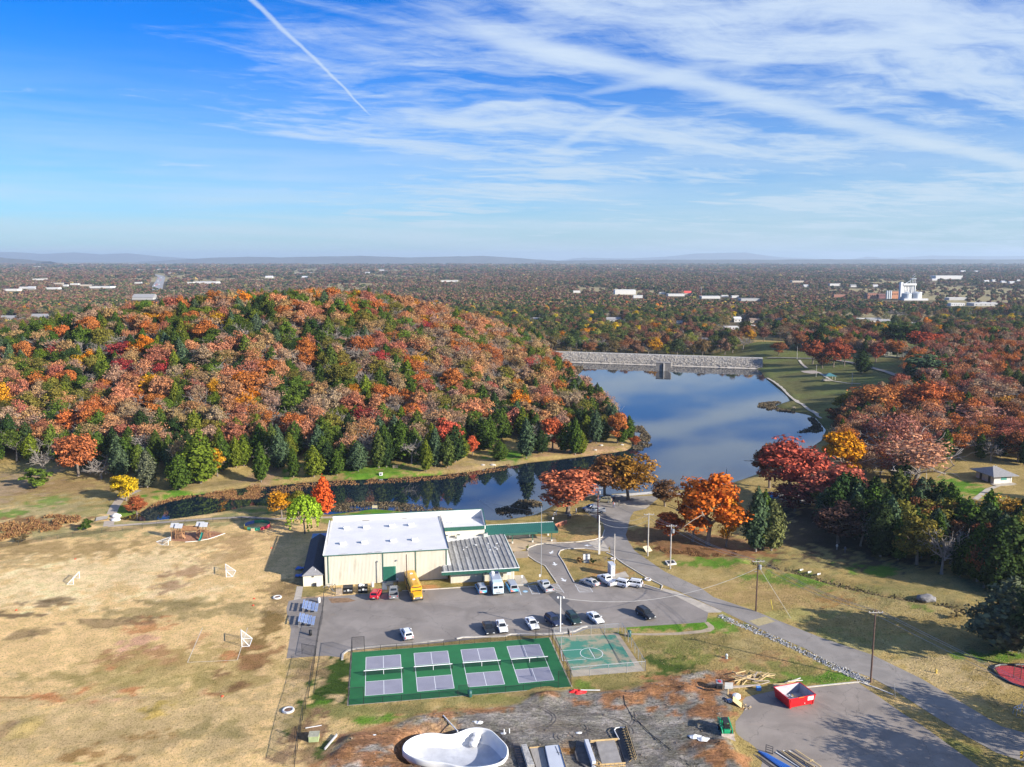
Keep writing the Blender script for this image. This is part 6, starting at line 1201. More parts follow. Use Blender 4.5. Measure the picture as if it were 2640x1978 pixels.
# ---------------------------------------------------------------- fences
def fence(pts, h, sp, mat, link, label, name='chain_link_fence', group=None, r=.04, rail=True, ends=None, hp=None, cat='fence'):
    """posts, rails and one mesh panel per bay; pts are (x, y)"""
    P = [Vector((*p, 0)) for p in pts]; o = P[0]; z0 = hz(o.x, o.y); e = thing(name, label, cat, (o.x, o.y, z0), 0, group); prev = None
    for a, b in zip(P, P[1:]):
        L = (b - a).length; n = max(1, round(L / sp))
        for i in range(n + 1):
            if i == 0 and prev is not None: continue
            q = a.lerp(b, i / n); z = hz(q.x, q.y) - z0; c = (q.x - o.x, q.y - o.y, z); MB().tube([(c[0], c[1], c[2] - .05), (c[0], c[1], c[2] + h)], r, 6).build('post', mat, e)
            if i > 0 or prev is not None:
                s = prev
                if rail: MB().tube([(s[0], s[1], s[2] + h - .03), (c[0], c[1], c[2] + h - .03)], r * .75, 5).build('top_rail', mat, e)
                MB().add([(s[0], s[1], s[2] + .03), (c[0], c[1], c[2] + .03), (c[0], c[1], c[2] + h), (s[0], s[1], s[2] + h)], [(0, 1, 2, 3)]).build('mesh_panel', link, e)
            prev = c
    return e
NW, NE, SE, SW = PC[3], PC[2], PC[1], PC[0]
fence([SW, NW], 3.0, 3.0, BLACKP, LINKB, 'tall black chain-link fence on the gym-lot end of the pickleball courts', r=.05)
fence([NW, lerp2(NW, NE, .06)], 3.0, 2.2, BLACKP, LINKB, 'short tall black corner fence panel next to the lot kerb', r=.05); fence([SW, lerp2(SW, SE, .065)], 3.0, 2.2, BLACKP, LINKB, 'short tall black corner fence panel above the churned soil', r=.05)
fence([lerp2(NW, NE, .06), lerp2(NW, NE, .93)], 1.1, 2.9, BLACKP, LINKB, 'low black fence between the pickleball courts and parked cars'); fence([lerp2(SW, SE, .065), lerp2(SW, SE, .48)], 1.1, 3.0, BLACKP, LINKB, 'low black fence along the pickleball courts before the gate'); fence([lerp2(SW, SE, .535), lerp2(SW, SE, .94)], 1.1, 3.0, BLACKP, LINKB, 'low black fence along the pickleball courts past the gate')
fence([lerp2(SW, SE, .94), SE, NE, lerp2(NE, NW, .07)], 3.0, 3.0, BLACKP, LINKB, 'tall black fence dividing pickleball and basketball courts', r=.05)
gt = fence([lerp2(SW, SE, .485), lerp2(SW, SE, .53)], 1.9, 1.7, BLACKP, LINKB, 'black gate frame in the low pickleball fence', name='gate', cat='gate')
bf = [tuple(g('A6', *p)) for p in ((795, 556), (1420, 506), (1218, 168))]; fence([tuple(g('A6', 775, 560)), bf[1]], 1.9, 3.3, STEEL, LINKG, 'galvanised fence along the near edge of the basketball court', r=.05); fence([bf[1], tuple(g('A6', 1300, 300)), bf[2]], 1.9, 2.2, STEEL, LINKG, 'galvanised fence on the lawn side of the basketball court', r=.05); fence([tuple(g('A6', 1188, 172)), tuple(g('A6', 950, 188)), tuple(g('A6', 630, 212))], 1.9, 3.3, STEEL, LINKG, 'galvanised fence between the basketball court and parked cars', r=.05)
fence(gl('A1', [(-60, 720), (160, 690), (360, 655), (630, 618), (880, 585), (1230, 548)]), 1.3, 4.2, pm('fence_dark', (.06, .065, .05), .6), LINKB, 'thin chain-link fence between the dry field and garden path'); fence(gl('A1', [(1230, 540), (1480, 512), (1840, 490), (2212, 475)]) + gl('A3', [(240, 470)]), 1.3, 4.2, pm('fence_dark', (.06, .065, .05)), LINKB, 'thin chain-link fence behind the wooden playset')
fence(gl('A3', [(655, 1165), (640, 1330)]) + gl('A4', [(608, 200), (575, 420)]), 1.9, 2.8, BLACKP, LINKB, 'black fence between the bleacher pad and parking lot'); fence(gl('A4', [(575, 440), (520, 740), (470, 930), (425, 1180), (400, 1350)]), 2.2, 2.6, BLACKP, LINKB, 'black fence running down beside the dry field'); fence(gl('A4', [(465, 355), (580, 375)]), 2.0, 2.0, BLACKP, LINKB, 'black gate panel below the bleacher pad', name='gate', cat='gate')
fence(gl('A3', [(610, 545), (700, 560)]), 1.8, 2.5, BLACKP, LINKB, 'black fence panel behind the blue shed roof'); 
for i, (x, y, h) in enumerate(((-.4, 0, 1.8), (.2, .3, 2.1), (0, -.5, 1.6), (.5, -.2, 1.9), (-.2, .6, 1.7))): p = g('A4', 425, 1090); t = tag(MB().tube([(0, 0, 0), (.2 * math.sin(i), .3 * math.cos(2 * i), h)], .04, 5).build('fence_rail', BLACKP), 'dark steel rail stood in a bundle against the field fence', 'rail', 'rails bundled at field fence'); t.location = (p[0] + x, p[1] + y, 0)

# ---------------------------------------------------------------- field furniture
def goal(c, pts, h, label):
    """pts: two front post feet, then two back feet (photo points)"""
    a, b, b2, a2 = [Vector((*g(c, *p), 0)) for p in pts]; o = a.copy(); e = thing('soccer_goal', label, 'goal', o); a, b, a2, b2 = a - o, b - o, a2 - o, b2 - o; up = Vector((0, 0, h)); gw = pm('goal_white', (.82, .82, .80), .5, .03)
    for q in (a, b): MB().tube([q, q + up], .07, 6).build('post', gw, e)
    MB().tube([a + up, b + up], .07, 6).build('crossbar', gw, e)
    for q, w in ((a, a2), (b, b2)): MB().tube([q + up, w], .055, 6).build('back_stay', gw, e); MB().tube([q, w], .05, 6).build('ground_bar', gw, e)
    MB().tube([a2, b2], .05, 6).build('rear_bar', gw, e); MB().add([a + up, b + up, b2, a2, a, b], [(0, 1, 2, 3), (0, 3, 4), (1, 5, 2)]).build('net', GOALN, e)
goal('A1', [(635, 1028), (688, 975), (640, 972), (578, 1028)], 1.5, 'white soccer goal standing alone on the pale field'); goal('A1', [(1955, 965), (1950, 905), (2038, 912), (2010, 962)], 1.5, 'white soccer goal near the wooden playset side of the field'); goal('A2', [(2090, 293), (2085, 225), (2180, 222), (2155, 290)], 1.8, 'white soccer goal beside the orange dirt patch'); goal('A1', [(1455, 690), (1475, 650), (1350, 660), (1400, 688)], 1.0, 'small tipped goal frame leaning beside the wooden playset')
for q in ([(1620, 430), (2050, 410)], [(2050, 410), (2140, 130)], [(1620, 430), (1750, 130)]): struct(ribbon('pitch_line', gl('A2', q), .12, .03, pm('chalk', (.66, .58, .44), .9, .3, 3.), True))
def cone(c, x, y, lab, grp):
    p = g(c, x, y); t = tag(MB().lathe([(.26, 0), (.25, .04), (.09, .16), (.07, .16)], 12).build('field_cone', pm('cone_orange', (.75, .09, .03), .6)), lab, 'cone', grp); t.location = (p[0], p[1], hz(*p))
for c, x, y in (('A1', 650, 810), ('A1', 140, 1252), ('A2', 1920, 722), ('A3', 50, 1152), ('A3', 42, 1210), ('A3', 200, 715)): cone(c, x, y, 'small flat orange cone lying on the dry field', 'orange cones on the dry field')
def planter(c, x, y, ro, label, soil=(.20, .11, .07), mat=WHT):
    p = g(c, x, y); e = thing('tire_planter', label, 'planter', (p[0], p[1], 0)); MB().lathe([(ro, 0), (ro * 1.06, .16), (ro * .98, .3), (ro * .68, .3), (ro * .62, .1)], 18).build('tire', pm('tire_white', (.72, .69, .64), .7, .1, 3.), e, smooth=True); MB().lathe([(ro * .66, .2), (ro * .3, .26), (.05, .27)], 14).build('soil', pm('planter_soil', soil, .95, .3, 4.), e)
planter('A4', 345, 848, .95, 'white ring planter with soil beside the field fence'); planter('A3', 250, 1145, .9, 'white ring planter beside the bleacher pad'); planter('A5', 1440, 990, .75, 'white tire planter at the tip of the drive island'); planter('A5', 1140, 812, .6, 'white tire planter beside the island utility pole')
def ring_pit():
    p = g('A3', 78, 530); e = thing('ball_pit', 'eight-sided ball pit with panels painted yellow, green, red and blue', 'ball pit', (p[0], p[1], 0)); ro = 3.4; cols = [(.55, .03, .05), (.02, .25, .12), (.62, .5, .03), (.10, .18, .5)]
    for i in range(12):
        a0, a1 = i * math.pi / 6, (i + 1) * math.pi / 6; m = pm('pit_paint_%d' % ((i + 2) // 3 % 4), cols[[0, 1, 3, 2, 2, 1, 1, 0][i * 8 // 12]], .6) if False else pm('pit_paint%d' % i, [(.58, .03, .06), (.03, .26, .13), (.03, .26, .13), (.03, .26, .13), (.12, .18, .45), (.12, .18, .45), (.62, .48, .03), (.66, .50, .04), (.05, .42, .25), (.05, .42, .25), (.60, .04, .08), (.62, .05, .1)][i], .6)
        MB().beam((ro * math.cos(a0), ro * math.sin(a0), .4), (ro * math.cos(a1), ro * math.sin(a1), .4), .10, .8).build('panel', m, e)
    MB().box((-.1, -ro - .02, .35), (.9, .5, .7)).build('entry_step', pm('pale_wood', (.55, .42, .26), .8), e)
ring_pit()
def playset():
    p = g('A1', 1490, 640); p2 = g('A1', 1760, 600); s = .298373 * math.hypot(p[1], CAMH) / FPX; W = lambda x: (x - 1490) * s; ang = math.atan2(p2[1] - p[1], p2[0] - p[0]) * .7
    e = thing('wooden_playset', 'wooden playset with grey roofs, two towers, bridge and green slide', 'playset', (p[0], p[1], 0), 0); TW = pm('play_timber', (.34, .18, .085), .85, .2, 2.); GR_ = pm('play_roof', (.46, .46, .47), .7, .1, 2.)
    def tower(x, y, n, hgt=1.5):
        for dx in (0, 1.6):
            for dy in (0, 1.6): MB().box((x + dx, y + dy, 1.6), (.14, .14, 3.2)).build('post', TW, e)
        MB().box((x + .8, y + .8, hgt), (1.7, 1.7, .1)).build('deck', TW, e)
        for q in (.4, .8): MB().box((x + .8, y - .02, hgt + q), (1.6, .06, .09)).build('rail', TW, e)
        for sgn in (-1, 1): MB().add([(x - .2, y - .25, 3.9 if False else 3.05), (x + 1.8, y - .25, 3.05), (x + 1.8, y + .8, 3.95), (x - .2, y + .8, 3.95)] if sgn < 0 else [(x - .2, y + 1.85, 3.05), (x + 1.8, y + 1.85, 3.05), (x + 1.8, y + .8, 3.95), (x - .2, y + .8, 3.95)], [(0, 1, 2, 3)]).build('roof_panel', GR_, e)
        for k in range(4): MB().box((x + .8, y - .12 - .0 * k, .3 + .3 * k), (.9, .1, .08)).build('ladder_rung', TW, e)
    tower(W(1475), .6, 0); tower(W(1520), 0.0, 0); tower(W(1680), 1.6, 0); tower(W(1720), 1.0, 0)
    MB().box(((W(1565) + W(1680)) / 2, 1.6, 1.9), (W(1690) - W(1555), .9, .12)).build('bridge', TW, e)
    for yy in (1.15, 2.05): MB().box(((W(1565) + W(1680)) / 2, yy, 2.5), (W(1690) - W(1555), .1, .8)).build('bridge_rail', TW, e)
    sl = MB(); X0 = W(1725) + .2
    sl.add([(X0 + dx, y, z + h) for y, z in ((.9, 1.5), (.2, 1.15), (-.6, .5), (-1.2, .25), (-1.6, .2)) for dx, h in ((0, .25), (.06, 0), (.5, 0), (.56, .25))], [(i * 4 + k, i * 4 + k + 1, i * 4 + k + 5, i * 4 + k + 4) for i in range(4) for k in range(3)]); sl.build('slide', pm('slide_green', (.02, .22, .17), .4), e)
    MB().add([(W(1560), .2, 1.4), (W(1560), 1.2, 1.4), (W(1590), 1.2, .05), (W(1590), .2, .05)], [(0, 1, 2, 3)]).build('ramp', TW, e); MB().tube([(W(1800), 1.0, 0), (W(1800), 1.0, 1.6)], .08, 6).tube([(W(1770), 1.2, 1.5), (W(1800), 1.0, 1.5)], .06, 6).build('balance_post', TW, e)
    q = g('A1', 1650, 610); struct(sheet('play_bark', gl('A1', [(1480, 650), (1600, 660), (1750, 648), (1860, 620), (1940, 590), (1850, 570), (1600, 580), (1500, 600)]), .02, pm('bark_chips', (.36, .17, .09), .95, .3, 2.), True)); struct(ribbon('bark_edging', gl('A1', [(1600, 664), (1700, 656), (1800, 638), (1880, 612), (1945, 588)]), .15, 0, WHT, h=.1))
    bx = g('A1', 1860, 595); t = thing('sand_table', 'low timber sand table beside the wooden playset', 'sand table', (bx[0], bx[1], 0)); MB().box((0, 0, .25), (3.4, .5, .12)).build('top', TW, t)
    for x in (-1.5, 1.5): MB().box((x, 0, .1), (.15, .4, .2)).build('leg', TW, t)
playset()
def bleacher(c, x, y, lab):
    p = g(c, x, y); e = thing('bleacher', lab, 'bleacher', (p[0], p[1], .015), GR); bl = pm('bench_aluminium', (.52, .62, .82), .35, .08, 2., metal=.5)
    for k in range(5):
        xx = -1.4 + k * .68; MB().box((xx, 0, .42 + .24 * (4 - k)), (.30, 4.0, .05)).build('seat_board', bl, e)
        if k < 4: MB().box((xx + .36, 0, .2 + .24 * (4 - k)), (.28, 4.0, .04)).build('foot_board', bl, e)
    for yy in (-1.7, 0, 1.7): MB().beam((-1.5, yy, .05), (1.5, yy, .05), .06).beam((-1.5, yy, 1.3), (1.5, yy, .35), .06).beam((-1.45, yy, .05), (-1.45, yy, 1.35), .06).build('frame', STEEL, e)
bleacher('A3', 540, 1248, 'blue-grey aluminium bleacher nearer the annex'); bleacher('A4', 510, 90, 'blue-grey aluminium bleacher further from the annex')
def barrel(c, x, y, lab, mat, r=.3, h=.95, lid=None):
    p = g(c, x, y); e = thing('trash_barrel', lab, 'barrel', (p[0], p[1], hz(*p) + .01)); MB().lathe([(r * .95, 0), (r, .1), (r * 1.03, h * .5), (r, h)], 14).build('drum', mat, e, smooth=True); MB().lathe([(r * 1.05, h), (r * .9, h + .08), (.08, h + .16)], 14).build('lid', lid or mat, e)
barrel('A3', 612, 1185, 'white barrel at the top of the bleacher pad fence', WHT); barrel('A4', 538, 195, 'black barrel below the bleachers', BLACKP); barrel('A4', 1915, 725, 'dark green barrel at the pickleball gate', pm('barrel_green', (.02, .09, .08), .5), .36, 1.0); barrel('A6', 1282, 205, 'dark green barrel beside the basketball fence', pm('barrel_green', (.02, .09, .08)), .36, 1.1); barrel('A3', 1075, 1050, 'white barrel beside the loading dock', WHT)
# ---------------------------------------------------------------- vehicles
def paint(name, col, metal=0.0, rough=.28): 
    m = pm('paint_' + name, col, rough, .04, 2., metal=metal); m.node_tree.nodes['Principled BSDF'].inputs['Coat Weight'].default_value = .5; return m
PAINT = dict(white=paint('white', (.78, .78, .78)), black=paint('black', (.012, .012, .014)), navy=paint('navy', (.012, .02, .06)), green=paint('dark_green', (.012, .035, .028)), silver=paint('silver', (.50, .51, .53), .3), red=paint('red', (.55, .015, .03)), grey=paint('grey', (.25, .26, .28), .3), yellow=paint('bus_yellow', (.75, .38, .015), 0, .4), blue=paint('sky_blue', (.10, .42, .70)), beige=paint('champagne', (.58, .55, .50), .2), tan=paint('camo_tan', (.34, .30, .18)), dark=paint('dark_red', (.10, .02, .02)), dblue=paint('mid_blue', (.05, .12, .28)))
GLASS = pm('car_glass', (.012, .016, .022), .06, .1, 1.); TYRE = pm('tyre', (.018, .018, .018), .9); RIM = pm('rim', (.45, .46, .47), .4, metal=.6); LAMPW = pm('head_lamp', (.75, .76, .74), .2); LAMPR = pm('tail_lamp', (.40, .015, .02), .3); TRIM = pm('bumper_black', (.03, .03, .032), .6); PLATE = pm('plate', (.7, .7, .66), .5)
def loft(mb, secs):
    n = len(secs[0]); vs = [p for s in secs for p in s]; fs = [tuple(range(n)), tuple((len(secs) - 1) * n + k for k in range(n))[::-1]]
    for i in range(len(secs) - 1): fs += [(i * n + k, (i + 1) * n + k, (i + 1) * n + (k + 1) % n, i * n + (k + 1) % n) for k in range(n)]
    return mb.add(vs, fs)
def body_sec(x, w, z0, z1, z2, tuck=.90): return [(x, -w * .92, z0), (x, -w, z0 + (z1 - z0) * .35), (x, -w, z1), (x, -w * tuck, z2), (x, w * tuck, z2), (x, w, z1), (x, w, z0 + (z1 - z0) * .35), (x, w * .92, z0)]
def wheel(e, x, y, r, w=.22):
    o = MB().lathe([(r * .6, -w / 2), (r * .94, -w / 2), (r, -w * .35), (r, w * .35), (r * .94, w / 2), (r * .6, w / 2)], 16, (x, y, r), 'y').build('wheel', TYRE, e, smooth=False); s = 1 if y > 0 else -1
    MB().lathe([(r * .62, y + s * (w / 2 - .02)), (r * .55, y + s * (w / 2 + .01)), (.06, y + s * (w / 2 + .015))], 12, (x, 0, r), 'y').build('rim', RIM, o)
SPEC = dict(  # length, half width, roof height, belt height, hood height, rear deck height, belt x0,x1, roof x0,x1, wheelbase half
    sedan=(4.75, .90, 1.45, .95, .92, 1.02, -1.70, 1.05, -1.05, .25, 1.38), suv=(4.65, .93, 1.70, 1.05, 1.05, 1.10, -2.18, 1.05, -1.95, .35, 1.36), pickup=(5.75, .98, 1.88, 1.18, 1.14, 1.15, -.75, 1.45, -.6, .80, 1.75), minivan=(4.9, .96, 1.78, 1.05, 1.02, 1.1, -2.33, 1.5, -2.15, .65, 1.5), van=(5.2, .98, 2.0, 1.15, 1.1, 1.2, -2.5, 1.75, -2.4, 1.1, 1.65))
def vehicle(kind, near, far, paintm, label, near_is='front', two=None, name=None, zf=1.1, cat=None, graphic=False, roofm=None):
    """near: crop + photo point where the end facing us meets the ground; far: photo point of the other end's top edge"""
    L, w, H, zb, zh, zr, b0, b1, r0, r1, wb = SPEC[kind]; a = g(near[0], near[1], near[2]); b = g(far[0], far[1], far[2], zf); d = np.array(b) - np.array(a); d = d / np.linalg.norm(d); c = np.array(a) + d * L / 2
    ang = math.atan2(d[1], d[0]) + (math.pi if near_is == 'front' else 0)
    e = thing(name or dict(sedan='sedan_car', suv='suv_car', pickup='pickup_truck', minivan='minivan', van='van')[kind], label, cat or dict(sedan='car', suv='car', pickup='pickup truck', minivan='van', van='van')[kind], (c[0], c[1], hz(*c) + .02), ang)
    h = L / 2; mb = MB(); lo = .22 if kind in ('sedan',) else .30
    if kind == 'pickup':
        loft(mb, [body_sec(x, ww, z, z1, z2) for x, ww, z, z1, z2 in ((b0 - .05, w, lo, zb - .15, zb), (b1 - .1, w, lo, zb - .15, zb), (b1 + .3, w, lo, zh - .18, zh), (h - .25, w * .96, lo + .02, zh - .25, zh - .08), (h, w * .85, lo + .1, zh - .45, zh - .3))])
        bed = MB(); x0, x1 = -h, b0 - .1
        for yy in (-1, 1): bed.box(((x0 + x1) / 2, yy * (w - .06), .8), (x1 - x0, .12, .75))
        bed.box((x0 + .05, 0, .8), (.1, w * 2 - .1, .72)).box((x1 - .06, 0, .8), (.1, w * 2 - .1, .72)).build('bed', paintm, e); MB().box(((x0 + x1) / 2, 0, .6), (x1 - x0 - .1, w * 2 - .2, .2)).build('bed_floor', TRIM, e)
    else:
        loft(mb, [body_sec(x, ww, z, z1, z2) for x, ww, z, z1, z2 in ((-h, w * .86, lo + .12, zr - .35, zr - .22), (-h + .18, w * .96, lo + .03, zr - .12, zr), (b0 + .15, w, lo, zb - .12, zb + .02), (b1 - .2, w, lo, zb - .1, zb), (b1 + .35, w * .99, lo, zh - .14, zh - .02), (h - .3, w * .94, lo + .03, zh - .26, zh - .16), (h, w * .80, lo + .12, zh - .46, zh - .36))])
    mb.build('body', paintm, e, smooth=False, fix=True)
    wt = w * .88; wr = w * (.68 if kind == 'sedan' else .76)
    cab = MB(); loft(cab, [[(b0, -wt, zb - .02), (b1, -wt, zb - .02), (b1, wt, zb - .02), (b0, wt, zb - .02)], [(r0 + .02, -wr - .02, H - .05), (r1 - .02, -wr - .02, H - .05), (r1 - .02, wr + .02, H - .05), (r0 + .02, wr + .02, H - .05)], [(r0 + .14, -wr * .9, H), (r1 - .14, -wr * .9, H), (r1 - .14, wr * .9, H), (r0 + .14, wr * .9, H)]]); cab.build('cabin', roofm or paintm, e, fix=True)
    def face(p, q, u0, u1, v0, v1, nm, out):   # a pane set into one side of the cabin
        def at(u, v): lo_ = Vector(p[0]).lerp(Vector(p[1]), u); hi_ = Vector(q[0]).lerp(Vector(q[1]), u); return lo_.lerp(hi_, v) + Vector(out) * .015
        MB().add([at(u0, v0), at(u1, v0), at(u1, v1), at(u0, v1)], [(0, 1, 2, 3)]).build(nm, GLASS, e)
    zt = H - .06; z0 = zb
    face([(b1, -wt, z0), (b1, wt, z0)], [(r1, -wr, zt), (r1, wr, zt)], .06, .94, .06, .93, 'windshield', (1, 0, .6)); face([(b0, wt, z0), (b0, -wt, z0)], [(r0, wr, zt), (r0, -wr, zt)], .1, .9, .18 if kind != 'sedan' else .08, .92, 'rear_window', (-1, 0, .4))
    for s in (-1, 1):
        for u0, u1 in (((.05, .33), (.36, .64), (.67, .93)) if kind in ('suv', 'minivan', 'van') else ((.10, .48), (.52, .92))): face([(b0, s * wt, z0), (b1, s * wt, z0)], [(r0, s * wr, zt), (r1, s * wr, zt)], u0, u1, .10, .88, 'side_window', (0, s, .3))
        MB().box((h - .12, s * w * .66, zh - .36), (.22, .36, .15)).build('headlight', LAMPW, e); MB().box((-h + .06, s * w * .76, zr - .22), (.14, .2, .3)).build('taillight', LAMPR, e); MB().box((b1 - .35, s * (w + .08), zb + .08), (.16, .2, .14)).build('mirror', paintm, e)
        for x in (-wb, wb): wheel(e, x, s * (w - .10), .33 if kind == 'sedan' else .38)
    MB().box((h - .03, 0, lo + .22), (.14, w * 1.6, .2)).build('front_bumper', TRIM, e); MB().box((-h + .03, 0, lo + .24), (.14, w * 1.7, .22)).build('rear_bumper', CHROME if kind == 'pickup' else TRIM, e); MB().box((-h - .03, 0, zr - .42), (.03, .4, .14)).build('plate', PLATE, e); MB().box((h - .02, 0, zh - .42), (.1, w * .9, .16)).build('grille', TRIM, e)
    if kind in ('suv', 'minivan'):
        for s in (-1, 1): MB().box((-.8, s * wr * .86, H + .04), (1.8, .05, .05)).build('roof_rail', TRIM, e)
    if graphic:
        for x, y, zz, wy, hh_, col in ((-h - .012, -.25, .95, 1.0, .26, (.12, .50, .78)), (-h - .014, .55, .85, .5, .38, (.75, .25, .15)), (-h - .016, .25, .78, .3, .2, (.7, .3, .5))): MB().box((x, y, zz), (.03, wy, hh_)).build('wrap_patch', pm('wrap_%d' % int(col[0] * 100), col, .4), e)
        for s in (-1, 1): MB().box((-.3, s * (w + .005), .75), (3.2, .02, .45)).build('wrap_panel', PAINT['blue'], e)
    return e
CHROME = pm('chrome', (.62, .62, .63), .2, .05, 2., metal=.8)
V = vehicle
V('sedan', ('C1', 1105, 1228), ('C1', 1003, 1072), PAINT['white'], 'white sedan parked beside the dark green SUV'); V('suv', ('C1', 790, 1243), ('C1', 715, 1062), PAINT['green'], 'dark green SUV parked between navy SUV and white sedan', zf=1.6); V('suv', ('C1', 540, 1265), ('C1', 455, 1095), PAINT['navy'], 'navy blue SUV parked behind the twin floodlight pole', zf=1.6)
V('sedan', ('C1', 218, 1310), ('C1', 160, 1155), PAINT['white'], 'white sedan with sunroof parked on its own by the fence'); V('suv', ('C1', 1805, 1168), ('C1', 1700, 1000), PAINT['black'], 'black SUV standing alone in the open lot', zf=1.6)
V('pickup', ('C1', 412, 800), ('C1', 320, 640), PAINT['silver'], 'silver pickup with an open dark bed in the striped bay', 'rear'); V('sedan', ('C1', 1060, 715), ('C1', 980, 618), PAINT['beige'], 'champagne sedan beside the striped island bay', 'rear'); V('pickup', ('C1', 1282, 712), ('C1', 1185, 585), PAINT['white'], 'white pickup parked in front of the grey cabinet', 'rear'); V('suv', ('C1', 1482, 716), ('C1', 1385, 600), PAINT['white'], 'white SUV parked between white pickup and white SUV', 'rear', zf=1.6); V('suv', ('C1', 1668, 712), ('C1', 1565, 602), PAINT['white'], 'white SUV parked beside the tire planter', 'rear', zf=1.6)
V('suv', ('A4', 1392, 254), ('A4', 1375, 155), PAINT['white'], 'white SUV parked alone at the lot kerb by the court corner', 'rear', zf=1.6); V('sedan', ('A6', 85, 204), ('A6', 60, 100), PAINT['black'], 'black sedan parked beside a white sedan at the court fence'); V('sedan', ('A6', 200, 190), ('A6', 172, 78), PAINT['white'], 'white sedan parked beside the black sedan at the court fence')
V('suv', ('C3', 718, 318), ('C3', 735, 232), PAINT['red'], 'bright red hatchback backed up near the waste containers', 'rear', zf=1.3, name='hatchback_car'); V('pickup', ('C3', 902, 314), ('C3', 898, 192), PAINT['grey'], 'grey pickup with open bed parked beside the school bus', 'rear')
V('minivan', ('C4', 130, 372), ('C4', 90, 205), PAINT['blue'], 'light blue minivan with orange and pink rear graphics', 'rear', zf=1.7, graphic=True, roofm=PAINT['silver']); V('van', ('C4', 520, 356), ('C4', 485, 190), PAINT['blue'], 'blue and white van beside the striped bay with rear graphics', 'rear', zf=1.9, graphic=True, roofm=PAINT['silver'])
V('pickup', ('C2', 1108, 500), ('C2', 860, 440), PAINT['silver'], 'silver pickup parked sideways under the salmon oak', 'rear'); V('sedan', ('C2', 985, 440), ('C2', 860, 400), PAINT['dblue'], 'blue car hidden behind the silver pickup under the oak', 'rear'); V('suv', ('C2', 1215, 345), ('C2', 1040, 275), PAINT['tan'], 'open tan off-road vehicle parked at the lake shore', 'rear', name='jeep_car'); V('sedan', ('C2', 1262, 290), ('C2', 1110, 225), PAINT['navy'], 'dark blue car at the shore behind the tan off-roader', 'rear')
V('sedan', ('B7', 462, 242), ('B7', 455, 214), PAINT['blue'], 'light blue car on the side road under red oaks'); V('sedan', ('B7', 605, 278), ('B7', 600, 240), PAINT['black'], 'dark car on the side road beside a dark red car'); V('suv', ('B7', 668, 292), ('B7', 668, 240), PAINT['dark'], 'dark red car on the side road beneath the pink oak', zf=1.6)

def bus():
    a = g('C3', 1122, 334); b = g('C3', 1062, 75, 3.0); d = np.array(b) - a; d /= np.linalg.norm(d); L = 11.0; c = a + d * L / 2; e = thing('school_bus', 'yellow school bus parked nose-out beside the gymnasium', 'bus', (c[0], c[1], .02), math.atan2(-d[1], -d[0])); Y = PAINT['yellow']; h = L / 2; w = 1.2
    arch = lambda x, wd, top: [(x, -wd, .55), (x, -wd, top - .45), (x, -wd * .86, top - .14), (x, -wd * .5, top), (x, wd * .5, top), (x, wd * .86, top - .14), (x, wd, top - .45), (x, wd, .55)]
    loft(MB(), [arch(-h, w, 2.95), arch(-h + .3, w, 3.05), arch(h - 2.2, w, 3.05), arch(h - 1.85, w * .98, 2.95)]).build('body', Y, e, fix=True)
    hs = lambda x, wd, top: [(x, -wd, .6), (x, -wd, top - .2), (x, -wd * .8, top), (x, wd * .8, top), (x, wd, top - .2), (x, wd, .6)]
    loft(MB(), [hs(h - 1.9, 1.15, 1.75), hs(h - .3, 1.0, 1.5), hs(h - .05, .95, 1.35)]).build('hood', Y, e, fix=True)
    MB().add([(h - 1.82, -1.0, 1.8), (h - 1.82, 1.0, 1.8), (h - 1.93, .95, 2.5), (h - 1.93, -.95, 2.5)], [(0, 1, 2, 3)]).build('windshield', GLASS, e); MB().box((h - 1.88, 0, 2.66), (.12, 1.5, .2)).build('name_band', TRIM, e)
    for s in (-1, 1):
        for i in range(10): MB().box((-h + .7 + i * .8, s * (w + .01), 2.15), (.62, .03, .55)).build('side_window', GLASS, e)
        for z in (1.2, 1.75): MB().box((-.9, s * (w + .01), z), (8.9, .03, .06)).build('rub_rail', TRIM, e)
        for x in (-2.9, h - 1.2): wheel(e, x, s * 1.02, .5, .3)
        MB().box((h - .1, s * .72, 1.05), (.12, .24, .22)).build('headlight', LAMPW, e); MB().box((h - 1.86, s * .85, 2.72), (.1, .22, .22)).build('warning_lamp', LAMPR, e); MB().box((h - 1.2, s * 1.5, 1.9), (.12, .22, .35)).build('mirror', TRIM, e); MB().beam((h - 1.7, s * 1.1, 1.9), (h - 1.2, s * 1.45, 1.95), .05).build('mirror_arm', TRIM, e)
    MB().box((h, 0, .7), (.16, 2.2, .3)).build('front_bumper', TRIM, e); MB().box((h - .02, 0, 1.05), (.1, 1.0, .4)).build('grille', CHROME, e)
    for x in (-3.2, .2): MB().box((x, 0, 3.08), (.55, .6, .12)).build('roof_hatch', WHT, e)
bus()
